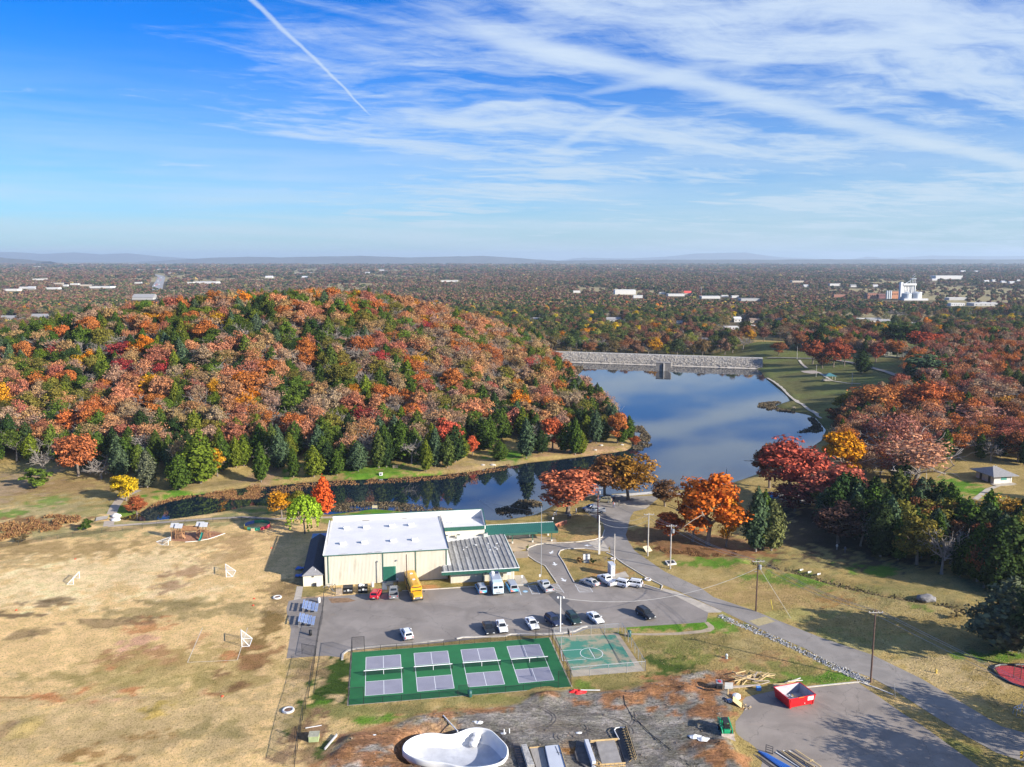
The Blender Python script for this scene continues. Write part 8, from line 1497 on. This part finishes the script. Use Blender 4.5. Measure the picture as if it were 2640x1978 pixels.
# ---------------------------------------------------------------- poles and wires
PB = pm('pole_brown', (.13, .075, .055), .9, .25, 3.); PG = pm('pole_grey', (.46, .42, .37), .9, .15, 3.); INS = pm('insulator', (.62, .62, .60), .4)
POLE = {}
def pole(key, c, bx, by, ty, mat, label, arm=True, trans=False, tc=None, r=.15, name='utility_pole', lamps=False):
    b = gp(c, bx, by); h = htop(b, tc or c, ty) - b[2]; e = thing(name, label, 'utility pole', (b[0], b[1], b[2])); MB().tube([(0, 0, -.2), (0, 0, h)], [r * 1.15, r * .75], 8).build('shaft', mat, e)
    if arm:
        a = MB().box((0, -.16, h - .35), (2.4, .1, .12)).build('crossarm', PG, e)
        for x in (-1.1, -.45, .45, 1.1): MB().lathe([(.05, h - .29), (.07, h - .2), (.03, h - .1)], 6, (x, -.16, 0)).build('insulator', INS, a)
    if trans: MB().lathe([(.28, h - 2.0), (.3, h - 1.9), (.3, h - 1.2), (.22, h - 1.1)], 12, (.42, -.1, 0)).build('transformer', STEEL, e); MB().box((-.35, 0, h - 2.5), (.5, .06, .06)).build('bracket', STEEL, e)
    if lamps:
        for s in (-1, 1): MB().beam((0, 0, h - .1), (s * .5, 0, h - .05), .06).build('lamp_arm', STEEL, e); MB().lathe([(.1, 0), (.22, -.28), (.2, -.32)], 10, (s * .55, 0, h)).build('floodlight', WHT, e)
    POLE[key] = Vector((b[0], b[1], b[2] + h)); return e
pole('p1', 'C2', 987, 655, 95, pm('pole_red', (.24, .10, .07), .9), 'red-brown utility pole with transformer beside the salmon oak', True, True)
pole('p2', 'C1', 1072, 258, 545, WHT, 'white steel pole of a pair beside the drive mouth', False, tc='C2', r=.13); pole('p2b', 'C1', 1087, 256, 700, PG, 'shorter grey pole of a pair beside the drive mouth', False, tc='C2', r=.11)
pole('p3', 'C1', 1280, 450, 592, PG, 'grey pole rising behind the grey cabinet on the island', False, tc='A5'); pole('p4', 'C1', 1738, 282, 510, PG, 'grey utility pole with crossarm beside the tilted board', tc='C2'); pole('p5', 'C1', 2042, 457, 510, PG, 'grey utility pole with crossarm beside the ground hatch', True, True, tc='A5')
pole('p6', 'B7', 300, 1040, 672, PB, 'brown utility pole with transformer on the roadside verge', True, True); pole('p7', 'B8', 1118, 498, -18, PB, 'tall brown utility pole at the end of the stone ditch'); pole('p8', 'C1', 550, 1312, 832, WHT, 'pale pole with two floodlights at the lot edge', False, lamps=True, r=.12, name='floodlight_pole')
pole('p9', 'A5', 520, 960, 355, STEEL, 'thin bare flagpole on the lawn beside the drive', False, r=.06, name='flagpole'); pole('p10', 'A3', 1372, 1080, 770, PB, 'slim dark pole in front of the gymnasium wall', False, r=.1); pole('p11', 'N3', 1848, 1200, 1035, PG, 'grey pole at the water edge between red trees', False); pole('p12', 'N4', 1360, 1190, 1055, PG, 'pale pole in front of the peach oak', False)
pole('l1', 'N4', 415, 240, 138, PG, 'lamp post beside the sandy court in the park', False, r=.14, name='lamp_post'); pole('l2', 'N4', 725, 315, 208, PG, 'lamp post on the shaded park slope', False, r=.14, name='lamp_post'); pole('l3', 'M4', 250, 960, 850, PG, 'lamp post beside the park road at the dam end', False, r=.14, name='lamp_post'); pole('p13', 'A3', 1998, 380, 300, WHT, 'white post standing behind the entrance block', False, r=.08, name='marker_post'); pole('p14', 'A3', 1448, 400, 362, WHT, 'short post behind the gymnasium parapet', False, r=.1, name='marker_post')
WIRE = pm('wire', (.42, .41, .39), .6)
def wire(a, b, sag, label, off=(0, 0, 0), r=.028, group='overhead wires'):
    a = Vector(a) + Vector(off); b = Vector(b) + Vector(off); n = 14; o = a.copy(); t = tag(MB().tube([tuple(a.lerp(b, i / n) - o - Vector((0, 0, sag * 4 * (i / n) * (1 - i / n)))) for i in range(n + 1)], r, 4, False).build('overhead_wire', WIRE), label, 'wire', group); t.location = o
for dx in (-1.1, .45, 1.1):
    wire(POLE['p4'], POLE['p5'], .5, 'overhead wire between the two grey crossarm poles', (dx, 0, -.2), group='wires between grey poles'); wire(POLE['p5'], POLE['p6'], 1.1, 'overhead wire from the grey pole down to the verge pole', (dx, 0, -.2), group='wires to the verge pole'); wire(POLE['p6'], POLE['p7'], 1.1, 'overhead wire between the two brown verge poles', (dx, 0, -.2), group='wires between brown poles'); wire(POLE['p7'], (95, 70, 11), 1.0, 'overhead wire leaving the tall brown pole along the road', (dx, 0, -.2), group='wires leaving along the road')
wire(POLE['p1'], POLE['p4'], 1.6, 'sagging wire from the red-brown pole over the road', (0, 0, -1.0)); wire(POLE['p2'], POLE['p4'], 1.5, 'sagging wire from the white pole over the road', (0, 0, -.4)); wire(POLE['p2'], POLE['p4'], 1.8, 'lower sagging cable from the white pole over the road', (0, 0, -1.6)); wire(POLE['p8'], POLE['p6'] - Vector((0, 0, 1.5)), 3.2, 'long pale cable sagging across the parking lot', (0, 0, -.3), .035); wire(POLE['p13'], POLE['p2'], 1.2, 'cable running over the water to the white pole', (0, 0, 0))
gw = POLE['p6']; wire(gw - Vector((0, 0, 1.2)), (gw.x + 6, gw.y - 3.5, 0.1), 0.0, 'guy wire staying the verge pole to the ground'); yg = tag(MB().tube([(0, 0, 0), (-.4, .3, 2.0)], .06, 6).build('guy_guard', pm('guard_yellow', (.72, .55, .04), .6)), 'yellow guy-wire guard leaning beside the verge pole', 'guard'); yg.location = (*g('B7', 420, 1028), 0)

# ---------------------------------------------------------------- signs, cabinet, hatches, markers
mq = thing('marquee_sign', 'white letter-board marquee on a grey base in the island', 'sign', (*g('C1', 905, 372), 0)); MB().box((0, 0, .35), (1.35, .5, .8)).build('base', pm('marquee_base', (.34, .37, .36), .7, .1, 2.), mq); MB().box((0, 0, 1.45), (1.7, .35, 1.45)).build('frame', pm('marquee_frame', (.10, .11, .11), .5), mq); MB().box((0, -.18, 1.45), (1.55, .03, 1.3)).build('letter_board', WHT, mq); mk = pm('letter_grey', (.12, .12, .13), .6)
for x, z, w in ((-.45, 1.55, .25), (-.1, 1.5, .2), (-.05, 1.6, .25), (.3, 1.48, .12), (.45, 1.6, .4), (.3, 1.62, .15)): MB().box((x, -.2, z), (w, .012, .06)).build('letter_row', mk, mq)
MB().lathe([(.16, 0), (.16, .02)], 14).build('emblem', WHT, mq).matrix_basis = Matrix.Translation((0, -.26, .45)) @ Matrix.Rotation(R(90), 4, 'X')
cbx = g('C1', 1262, 560); cb = thing('utility_cabinet', 'tall grey steel cabinet on a pad in the island', 'cabinet', (cbx[0], cbx[1], 0), R(12)); MB().box((0, 1.0, 1.35), (1.05, 2.2, 2.7)).build('case', pm('cabinet_grey', (.42, .46, .52), .5, .06, 1.), cb, bevel=.02); MB().box((0, 1.0, 2.74), (1.2, 2.35, .08)).build('roof', pm('cabinet_top', (.5, .53, .58), .5), cb); MB().box((0, -.12, 1.3), (.8, .04, 2.2)).build('door', pm('cabinet_door', (.55, .58, .62), .5), cb); MB().box((.15, -.15, 1.9), (.25, .03, .12)).build('notice', DK, cb); struct(sheet('cabinet_pad', gl('C1', [(1190, 560), (1430, 490), (1490, 570), (1250, 600)]), .02, CONC))
for c, x, y, ty, lab in (('C4', 616, 232, 112, 'parking sign on a post at the ramp pad'), ('C4', 840, 190, 100, 'parking sign on a post by the lawn corner'), ('C2', 280, 660, 575, 'small sign on a post behind the walkway roof'), ('C4', 450, 195, 62, 'blank white sign board by the wing corner')):
    p = g(c, x, y); h = htop(p, c, ty); e = thing('sign_post', lab, 'sign', (p[0], p[1], 0)); MB().box((0, 0, h / 2), (.06, .06, h)).build('post', STEEL, e); w_ = .9 if 'board' in lab else .36; MB().box((0, -.05, h - .3), (w_, .03, .62 if w_ < .5 else 1.2)).build('plate', WHT, e)
def hatch(pts, lab, z, mat, tilt=0): P = [Vector((*g('C1', x, y), 0)) for x, y in pts]; o = sum(P, Vector()) / 4; e = thing('ground_hatch', lab, 'hatch', (o.x, o.y, 0)); MB().prism([((p - o).x, (p - o).y) for p in P], 0, z).build('kerb_frame', CONCW, e); MB().prism([((p - o).x * .72, (p - o).y * .72) for p in P], 0, z + .02).build('grating', mat, e)
hatch([(1970, 365), (2090, 352), (2130, 400), (2010, 415)], 'concrete framed drain hatch beside the grey pole', .35, DK); 
tb = thing('tilted_board', 'pale board tilted against the ground behind the grey pole', 'board', (*g('C1', 1735, 215), 0), R(35)); MB().add([(-1.0, -.7, .05), (1.0, -.7, .05), (1.0, .7, 1.1), (-1.0, .7, 1.1), (-1.0, -.65, 0), (1.0, -.65, 0), (1.0, .78, 1.05), (-1.0, .78, 1.05)], [(0, 1, 2, 3), (7, 6, 5, 4), (0, 4, 5, 1), (3, 2, 6, 7), (1, 5, 6, 2), (0, 3, 7, 4)]).build('panel', pm('pale_panel', (.60, .48, .32), .8), tb); MB().lathe([(.22, 0), (.22, .06)], 12).build('hole', DK, tb).matrix_basis = Matrix.Translation((.1, -.02, .6)) @ Matrix.Rotation(R(37), 4, 'X')
for c, x, y, lab, ht, rr in (('B8', 1585, 430, 'yellow fire hydrant on the dry verge', .75, .14), ('A6', 2122, 395, 'pale fire hydrant on a bare patch of the lawn', .9, .17)):
    p = g(c, x, y); e = thing('fire_hydrant', lab, 'hydrant', (p[0], p[1], 0)); m = pm('hyd_%s' % c, (.70, .50, .10) if c == 'B8' else (.42, .52, .48), .5); MB().lathe([(rr * 1.3, 0), (rr * 1.3, .08), (rr, .1), (rr, ht * .75)], 12).build('barrel', m, e); MB().lathe([(rr * 1.25, ht * .75), (rr, ht * .92), (.04, ht)], 12).build('bonnet', WHT if c == 'A6' else m, e); MB().tube([(-rr * 1.7, 0, ht * .55), (rr * 1.7, 0, ht * .55)], rr * .45, 8).build('outlet', m, e)
for x, y, ang in ((1280, 605, .08), ): p = g('B8', 1295, 605); t = tag(MB().tube([(0, 0, 0), (-.3, .1, 2.3)], .05, 6).build('marker_pole', STEEL), 'leaning grey marker pole beside the yard', 'marker'); t.location = (p[0], p[1], 0)
hzm = thing('hazard_marker', 'yellow and black striped hazard marker at the road bend', 'marker', (*g('D5', 940, 1580), 0)); MB().box((0, 0, .3), (.08, .08, .6)).build('post', STEEL, hzm); MB().box((0, -.05, 1.0), (.42, .04, 1.1)).build('plate', pm('hazard_yellow', (.75, .48, .03), .5), hzm)
for k in range(4): MB().add([(-.2, -.075, .5 + .27 * k), (.2, -.075, .62 + .27 * k), (.2, -.075, .74 + .27 * k), (-.2, -.075, .62 + .27 * k)], [(0, 1, 2, 3)]).build('stripe', BLACKP, hzm)
# red mulch bed, arch climber and frosted shrub frame at the right edge
struct(sheet('mulch_bed', gl('B8', [(2005, 395), (2045, 380), (2240, 378), (2500, 400), (2500, 580), (2250, 540), (2120, 500), (2040, 450)]), .05, pm('red_mulch', (.42, .04, .05), .95, .35, 4., .05, 6)))
be = thing('bed_edging', 'black curved edging round the red mulch bed', 'edging', (*g('B8', 2005, 395), 0)); o = Vector((*g('B8', 2005, 395), 0)); MB().tube([tuple(Vector((*g('B8', x, y), .1)) - o) for x, y in ((2240, 372), (2040, 374), (2000, 385), (1985, 410), (2030, 455), (2120, 508), (2250, 548))], .22, 6).build('edge_tube', BLACKP, be)
ar = thing('arch_climber', 'dark tubular arch climber standing in the red mulch', 'climber', (*g('D5', 900, 540), 0)); MB().tube([(-.55, .3, 0), (-.55, .3, 2.2), (-.4, .25, 2.6), (0, .1, 2.8), (.3, 0, 2.6), (.45, -.1, 2.2), (.45, -.1, 0)], .06, 7).build('arch', pm('arch_bronze', (.10, .08, .055), .5), ar)
for k in range(6): MB().tube([(-.55, .3, .4 + .32 * k), (.45, -.1, .4 + .32 * k)], .03, 5).build('rung', pm('arch_bronze', (.10, .08, .055)), ar)
fz = thing('frame_sculpture', 'pale wire-frame figure covered in lights at the road bend', 'sculpture', (*g('D5', 930, 990), 0), R(20)); wfm = pm('wire_frame', (.56, .58, .60), .6, .2, 6.)
for q in (((-.8, 0, 0), (-.7, 0, 1.0), (.7, 0, 1.2), (.8, 0, 0)), ((-.8, .6, 0), (-.7, .6, 1.0), (.7, .6, 1.2), (.8, .6, 0)), ((.7, .3, 1.2), (.9, .3, 2.0), (1.2, .3, 2.1), (1.25, .3, 1.9)), ((-.7, 0, 1.0), (-.7, .6, 1.0)), ((.7, 0, 1.2), (.7, .6, 1.2)), ((-.4, 0, 1.0), (.3, .6, 1.1)), ((0, 0, .4), (.6, .3, 1.9))): MB().tube(q, .05, 5).build('strut', wfm, fz)
# road-side display pieces in the ditch and on the lawn
for x, y in ((625, 752), (683, 768), (750, 782)): p = gp('B7', x, y); t = thing('marker_board', 'small white striped board lying by the ditch', 'board', (p[0], p[1], p[2]), R(20), 'white boards by the ditch'); MB().box((0, 0, .25), (.9, .08, .4)).build('plate', WHT, t); MB().box((0, -.045, .25), (.08, .02, .4)).box((.25, -.045, .25), (.08, .02, .4)).build('stripe', DK, t)
bo = gp('B7', 1515, 958); XX = usphere(np.random.default_rng(8), 60); 
def boulder(p, s, lab, m):
    bm = bmesh.new(); bmesh.ops.create_icosphere(bm, subdivisions=3, radius=1)
    for v in bm.verts: n = float(fbm(np.array([v.co.x * 2 + p[0]]), np.array([v.co.y * 2 + v.co.z * 1.7]), 1.0, 3)[0]); v.co *= .75 + .5 * n; v.co.x *= s[0]; v.co.y *= s[1]; v.co.z *= s[2]
    me = bpy.data.meshes.new('boulder'); bm.to_mesh(me); bm.free(); me.materials.append(m); t = tag(ob('boulder', me), lab, 'boulder'); t.location = (p[0], p[1], p[2] + s[2] * .3)
boulder(bo, (2.0, 1.2, .9), 'big pale grey boulder sitting in the ditch', pm('boulder_grey', (.19, .18, .18), .9, .25, 1., .05, 3))
for i, (c, x, y, s) in enumerate((('N3', 560, 860, 1.1), ('N3', 520, 890, 1.2), ('N3', 770, 835, .7), ('N3', 720, 875, .6), ('N3', 680, 800, .7), ('N3', 950, 830, .6), ('N2', 2045, 1005, .8), ('N2', 1960, 1005, .6))): boulder(gp(c, x, y), (s * 1.3, s * .8, s * .5), ['flat pale rock near the scarlet-fronted cedars on the bank', 'broad pale ledge rock above the headland waterline', 'small pale rock on the bare headland slope', 'rounded small rock low on the headland', 'pale rock beneath the headland cedars', 'pale rock at the headland tip', 'white rock on the inlet bank lawn', 'low rock beside the white bank rock'][i], pm('bank_rock', (.50, .45, .38), .9, .2, 1.5))
for i, (c, x, y) in enumerate((('A1', 1010, 440), ('A1', 1000, 475))): boulder((*g(c, x, y), -.1), (1.3, .8, .7), ['white limestone block beside the garden path culvert', 'white limestone lump below the garden path culvert'][i], pm('limestone', (.72, .70, .66), .8, .1, 2.))
# picnic tables and benches on the inlet lawn and in the park
def picnic(c, x, y, lab, rz=0.1):
    p = gp(c, x, y); e = thing('picnic_table', lab, 'table', (p[0], p[1], p[2]), rz); m = pm('picnic_wood', (.46, .36, .26), .85); MB().box((0, 0, .74), (1.9, .8, .07)).build('top', m, e)
    for s in (-1, 1): MB().box((0, s * .75, .44), (1.9, .28, .06)).build('seat', m, e); MB().beam((s * .6, -.8, 0), (s * .6, .3, .74), .09).beam((s * .6, .8, 0), (s * .6, -.3, .74), .09).build('leg', m, e)
picnic('N2', 1205, 1028, 'timber picnic table on the bright inlet lawn'); picnic('N4', 220, 515, 'pale picnic table on the green spit by the lake', .4)
gr_ = thing('stone_grill', 'white stone grill on the bright inlet lawn', 'grill', tuple(gp('N2', 1080, 1092))); MB().box((0, 0, .4), (1.0, .8, .8)).box((0, 0, .85), (1.15, .95, .12)).build('block', WHT, gr_); MB().box((0, -.42, .5), (.5, .05, .4)).build('opening', DK, gr_)
sb = thing('lawn_sign', 'small white notice board at the shore behind the gymnasium', 'sign', (*g('A3', 1093, 372), -.2)); MB().box((0, 0, .7), (1.5, .1, .8)).build('plate', pm('notice_tan', (.56, .46, .30), .7), sb)
for x in (-.6, .6): MB().box((x, .06, .3), (.08, .08, 1.0)).build('post', STEEL, sb)
# park: pavilion, sandy court, white benches
pv = gp('N4', 540, 275); e = thing('pavilion', 'small pavilion with a dark teal hipped roof in park shade', 'pavilion', tuple(pv)); 
for x in (-2.6, 2.6):
    for y in (0, 4): MB().box((x, y, 1.3), (.2, .2, 2.6)).build('post', PG, e)
MB().add([(-3.4, -.8, 2.6), (3.4, -.8, 2.6), (3.4, 4.8, 2.6), (-3.4, 4.8, 2.6), (-.4, 2, 4.2), (.4, 2, 4.2)], [(0, 1, 5, 4), (1, 2, 5), (2, 3, 4, 5), (3, 0, 4), (3, 2, 1, 0)]).build('roof', pm('teal_roof', (.05, .16, .17), .6), e, fix=True); MB().box((0, 2, .06), (7, 6, .12)).build('slab', CONC, e)
struct(sheet('sand_court', [tuple(gp('N4', x, y)[:2]) for x, y in ((280, 190), (400, 186), (465, 208), (380, 215), (310, 205))], .08, pm('sand', (.50, .40, .30), .95, .1, .5), True, 3.))
fo = gp('M4', 1090, 925); e = thing('splash_frame', 'row of white frames on the sunny park lawn', 'play frame', tuple(fo)); 
for i in range(6): MB().tube([(-8 + i * 3, 0, 0), (-8 + i * 3, 0, 2.0), (-6.5 + i * 3, 0, 2.0), (-6.5 + i * 3, 0, 0)], .14, 5).build('frame', WHT, e)
rl = thing('lake_railing', 'low dark railing along the lake path toward the dam', 'railing', (0, 0, 0)); prev = None
for x, y in ((0, 262), (40, 285), (80, 310), (120, 345), (160, 385)):
    p = gp('N4', x - 12, y + 6); MB().tube([(p[0], p[1], p[2]), (p[0], p[1], p[2] + 1.1)], .06, 5).build('post', DK, rl)
    if prev is not None: MB().tube([(prev[0], prev[1], prev[2] + 1.1), (p[0], p[1], p[2] + 1.1)], .05, 5).build('rail', DK, rl)
    prev = p
# ---------------------------------------------------------------- reeds and rough grass at the water
REED = bpy.data.materials.new('reed'); REED.use_nodes = True; t_ = NT(REED.node_tree); t_.put(t_.n['Principled BSDF'].inputs['Base Color'], t_.mix(t_.node('ShaderNodeAttribute', attribute_name='leaf').outputs['Fac'], (.15, .05, .02), (.36, .21, .07))); t_.n['Principled BSDF'].inputs['Roughness'].default_value = .9
REEDG = bpy.data.materials.new('water_weed'); REEDG.use_nodes = True; t_ = NT(REEDG.node_tree); t_.put(t_.n['Principled BSDF'].inputs['Base Color'], t_.mix(t_.node('ShaderNodeAttribute', attribute_name='leaf').outputs['Fac'], (.05, .04, .025), (.22, .16, .08))); t_.n['Principled BSDF'].inputs['Roughness'].default_value = .9
def tufts(name, label, poly, n, h, mat, z=None, seed=1, size=.22, cat='reeds', lake=False):
    r = np.random.default_rng(seed); xs = [p[0] for p in poly]; ys = [p[1] for p in poly]; X = r.uniform(min(xs), max(xs), n * 4); Y = r.uniform(min(ys), max(ys), n * 4); m = inside(X, Y, poly) & (fbm(X, Y, 3.5, 3) > .38); X, Y = X[m][:n], Y[m][:n]; k = len(X)
    Z = (hfun(X, Y) if z is None else np.full(k, z)) + r.random(k) * h; Z = np.maximum(Z, ZW + .04) if lake else Z; P = np.stack([X, Y, Z], 1); N = r.normal(size=(k, 3)); N[:, 2] *= .45
    return tag(ob(name, leaf_mesh(name, P, N, size, mat, r, 1.0)), label, cat, kind='stuff')
fb = FARBANK; inner = gl('A3', [(2212, 45), (1800, 108), (1400, 148), (1000, 165), (690, 180), (400, 225), (180, 255)], ZW) + gl('A1', [(2212, 285), (1950, 300), (1700, 262), (1500, 300), (1330, 360)], ZW)
tufts('bank_reeds', 'rusty reeds fringing the far bank of the inlet', gl('N3', [(0, 1005)], ZW) + fb[6:] + inner[::-1], 9000, .8, REED, None, 3, .24, lake=True)
tufts('inlet_reeds', 'rusty reed bed filling the shallow end of the inlet', gl('A1', [(1900, 230), (2250, 180), (2250, 290), (1960, 300), (1700, 265)], ZW) + gl('A1', [(1330, 345), (1480, 290)], ZW), 3000, .8, REED, None, 4, .25, lake=True)
tufts('shore_weeds', 'brown water weeds along the near shore behind the gymnasium', gl('A3', [(690, 400), (700, 345), (1000, 318), (1300, 325), (1500, 350), (1750, 378), (1850, 400), (1300, 395), (1080, 365), (900, 400)], ZW), 2600, .35, REEDG, ZW, 5, .22, lake=True)
tufts('shore_weeds', 'dark weed beds floating off the salmon oak', gl('A5', [(120, 380), (260, 350), (330, 300), (440, 300), (520, 320), (540, 370), (440, 420), (260, 450), (140, 420)], ZW), 2600, .3, REEDG, ZW, 6, .22, lake=True)
tufts('headland_weeds', 'brown weeds trailing off the headland tip', gl('N3', [(1040, 680), (1120, 660), (1200, 760), (1190, 800), (1210, 830), (1110, 880), (1045, 870), (1030, 780)], ZW), 2600, .4, REEDG, ZW, 7, .3, lake=True)
tufts('dam_corner_weeds', 'grey-brown weeds in the lake corner by the dam', gl('N3', [(470, 150), (610, 150), (620, 175), (570, 220), (580, 260), (530, 290)], ZW), 900, .4, REEDG, ZW, 8, .5, lake=True)
tufts('spit_weeds', 'dark weeds round the grassy spit on the lake', gl('N4', [(-80, 470), (60, 455), (180, 445), (60, 480), (90, 515), (250, 545), (160, 545), (0, 525), (-90, 500)], ZW), 1800, .35, REEDG, ZW, 9, .4, lake=True)
tufts('path_shore_weeds', 'dark rushes along the lake path shore', gl('N4', [(380, 590), (440, 640), (480, 700), (420, 720), (250, 720), (330, 690), (400, 660), (340, 600)], ZW), 1200, .5, REEDG, ZW, 10, .35, lake=True)
tufts('gully_scrub', 'russet scrub along the stream beside the dry field', gl('A1', [(0, 520), (200, 480), (450, 440), (700, 450), (680, 530), (500, 560), (250, 600), (60, 640), (0, 660)]), 5200, .8, REED, None, 11, .22, cat='scrub')
tufts('ditch_scrub', 'dark brown scrub growing in the ditch', [lerp2(a, b, 0, 1.1) for a, b in zip(DITCH, DITCH[1:])] + [lerp2(a, b, 0, -1.1) for a, b in list(zip(DITCH, DITCH[1:]))[::-1]], 3200, .5, REEDG, None, 12, .2, cat='scrub')
tufts('leaf_litter', 'rust-brown fallen leaves under the orange maple', gl('A5', [(1500, 700), (1650, 690), (2000, 720), (2212, 750), (2212, 790), (1900, 790), (1600, 760), (1480, 740)]), 5000, .12, REED, None, 13, .14, cat='leaves')
GT = bpy.data.materials.new('grass_tuft'); GT.use_nodes = True; t_ = NT(GT.node_tree); t_.put(t_.n['Principled BSDF'].inputs['Base Color'], t_.mix(t_.node('ShaderNodeAttribute', attribute_name='leaf').outputs['Fac'], (.13, .11, .04), (.52, .39, .19))); t_.n['Principled BSDF'].inputs['Roughness'].default_value = .95
tufts('verge_tufts', 'tufted dry grass on the verge and lawn by the road', gl('A6', [(1000, 560), (1450, 500), (1350, 220), (2000, 180), (2212, 120)]) + gl('B8', [(420, 190), (800, 420), (1000, 480), (600, 520), (300, 480)]), 7000, .08, GT, None, 16, .07, cat='grass')
tufts('roadside_tufts', 'tufted grass between the road and the ditch', gl('B7', [(0, 700), (300, 740), (800, 860), (1400, 980), (1900, 1106)]) + gl('B8', [(2212, 300), (2212, 760), (1700, 560), (1130, 270), (500, 50)]), 12000, .08, GT, None, 17, .08, cat='grass')
# ---------------------------------------------------------------- people
SKIN = pm('skin', (.45, .28, .20), .6, .05); HAIRC = pm('hair', (.04, .03, .025), .8)
def person_mesh(seed, stride):
    me = bpy.data.meshes.new('person'); s = stride
    J = [(0, 0, .95, .15), (0, .01, 1.2, .14), (0, .01, 1.42, .13), (0, 0, 1.52, .06), (0, -.02, 1.62, .09), (0, -.02, 1.74, .085), (-.2, .01, 1.40, .065), (-.26, .03, 1.12, .05), (-.24, -.08 * s, .88, .038), (.2, .01, 1.40, .065), (.26, .0, 1.12, .05), (.25, -.1, .90, .038), (-.1, 0, .86, .095), (-.11, -.12 * s, .48, .065), (-.11, .0 - .1 * s, .08, .05), (-.11, -.14 - .1 * s, .04, .045), (.1, 0, .86, .095), (.11, .10 * s, .48, .065), (.11, .22 * s, .08, .05), (.11, .10 * s, .04, .045)]
    E = [(0, 1), (1, 2), (2, 3), (3, 4), (4, 5), (2, 6), (6, 7), (7, 8), (2, 9), (9, 10), (10, 11), (0, 12), (12, 13), (13, 14), (14, 15), (0, 16), (16, 17), (17, 18), (18, 19)]
    me.from_pydata([j[:3] for j in J], E, []); o = bpy.data.objects.new('person_skeleton', me); COL.objects.link(o); md = o.modifiers.new('skin', 'SKIN'); sv = me.skin_vertices[0].data
    for i, j in enumerate(J): sv[i].radius = (j[3], j[3] * (.8 if i < 3 else 1))
    sv[0].use_root = True; o.modifiers.new('sub', 'SUBSURF').levels = 1; dg = bpy.context.evaluated_depsgraph_get(); m2 = bpy.data.meshes.new_from_object(o.evaluated_get(dg)); bpy.data.objects.remove(o); m2.name = 'person'; return m2
PM = [person_mesh(0, 0.15), person_mesh(1, 1.0)]
def person(c, x, y, shirt, trousers, label, rz=0.0, v=0, onland=True):
    p = gp(c, x, y); me = PM[v].copy(); me.materials.clear()
    for m in (pm('cloth_%d%d%d' % tuple(int(q * 99) for q in shirt), shirt, .9), pm('cloth_%d%d%d' % tuple(int(q * 99) for q in trousers), trousers, .9), SKIN, HAIRC, TYRE): me.materials.append(m)
    for f in me.polygons:
        z = f.center.z; xx = abs(f.center.x); f.material_index = 4 if z < .09 else 1 if z < .93 and xx < .21 else 2 if (z < .96 and xx >= .21) or 1.49 < z < 1.66 else 3 if z >= 1.66 else 0; f.use_smooth = True
    t = tag(ob('person', me), label, 'person'); t.location = (p[0], p[1], p[2] + .03); t.rotation_euler = (0, 0, rz)
person('C2', 1235, 420, (.35, .10, .08), (.10, .12, .2), 'person in a dark red top walking on the shaded road', 1.2, 1); person('C2', 1252, 430, (.4, .42, .5), (.12, .13, .2), 'person in a pale top walking beside the one in red', 1.4, 1); person('C2', 1325, 400, (.05, .06, .06), (.03, .03, .04), 'person in black striding across the landing', .6, 1)
person('C2', 645, 520, (.55, .58, .68), (.10, .12, .25), 'person in a light shirt bending beneath the salmon oak', 2.0, 1); person('C2', 520, 610, (.05, .05, .06), (.03, .03, .04), 'person in dark clothes beside the brick wall', .3); person('C2', 550, 605, (.60, .60, .58), (.05, .05, .06), 'person in a pale top beside the brick wall', -.3)
person('C3', 935, 165, (.75, .75, .74), (.02, .02, .025), 'person in a white shirt behind the grey pickup', .5); person('B7', 877, 605, (.60, .58, .52), (.30, .28, .25), 'person in pale clothes standing in the dark wood', 0.2); person('B7', 935, 625, (.14, .14, .17), (.08, .08, .1), 'person in dark clothes standing in the dark wood', -.4)
ws = thing('deer_figure', 'white frame deer figure on the grass beyond the walkway', 'figure', (*g('C2', 315, 550), 0), R(40)); 
for q in (((-.5, -.1, 0), (-.45, -.1, .8)), ((-.5, .1, 0), (-.45, .1, .8)), ((.4, -.1, 0), (.4, -.1, .8)), ((.4, .1, 0), (.4, .1, .8)), ((-.5, 0, .9), (.45, 0, .95)), ((.45, 0, .95), (.65, 0, 1.5)), ((.65, 0, 1.5), (.85, 0, 1.45))): MB().tube(q, .07, 6).build('limb', WHT, ws)
# ---------------------------------------------------------------- the air between us and the horizon
hzb = MB().box((0, 13500, 127), (52000, 33000, 310)).build('haze', []); stuff(hzb); hm = bpy.data.materials.new('haze_air'); hm.use_nodes = True; t_ = NT(hm.node_tree); t_.n.clear(); vo_ = t_.node('ShaderNodeVolumePrincipled'); vo_.inputs['Color'].default_value = (.66, .82, 1.0, 1); vo_.inputs['Density'].default_value = 6.5e-5; vo_.inputs['Anisotropy'].default_value = .15; oo_ = t_.node('ShaderNodeOutputMaterial'); t_.l.new(vo_.outputs[0], oo_.inputs['Volume']); hzb.data.materials.append(hm); hzb['label'] = 'thin blue haze filling the air over the land'
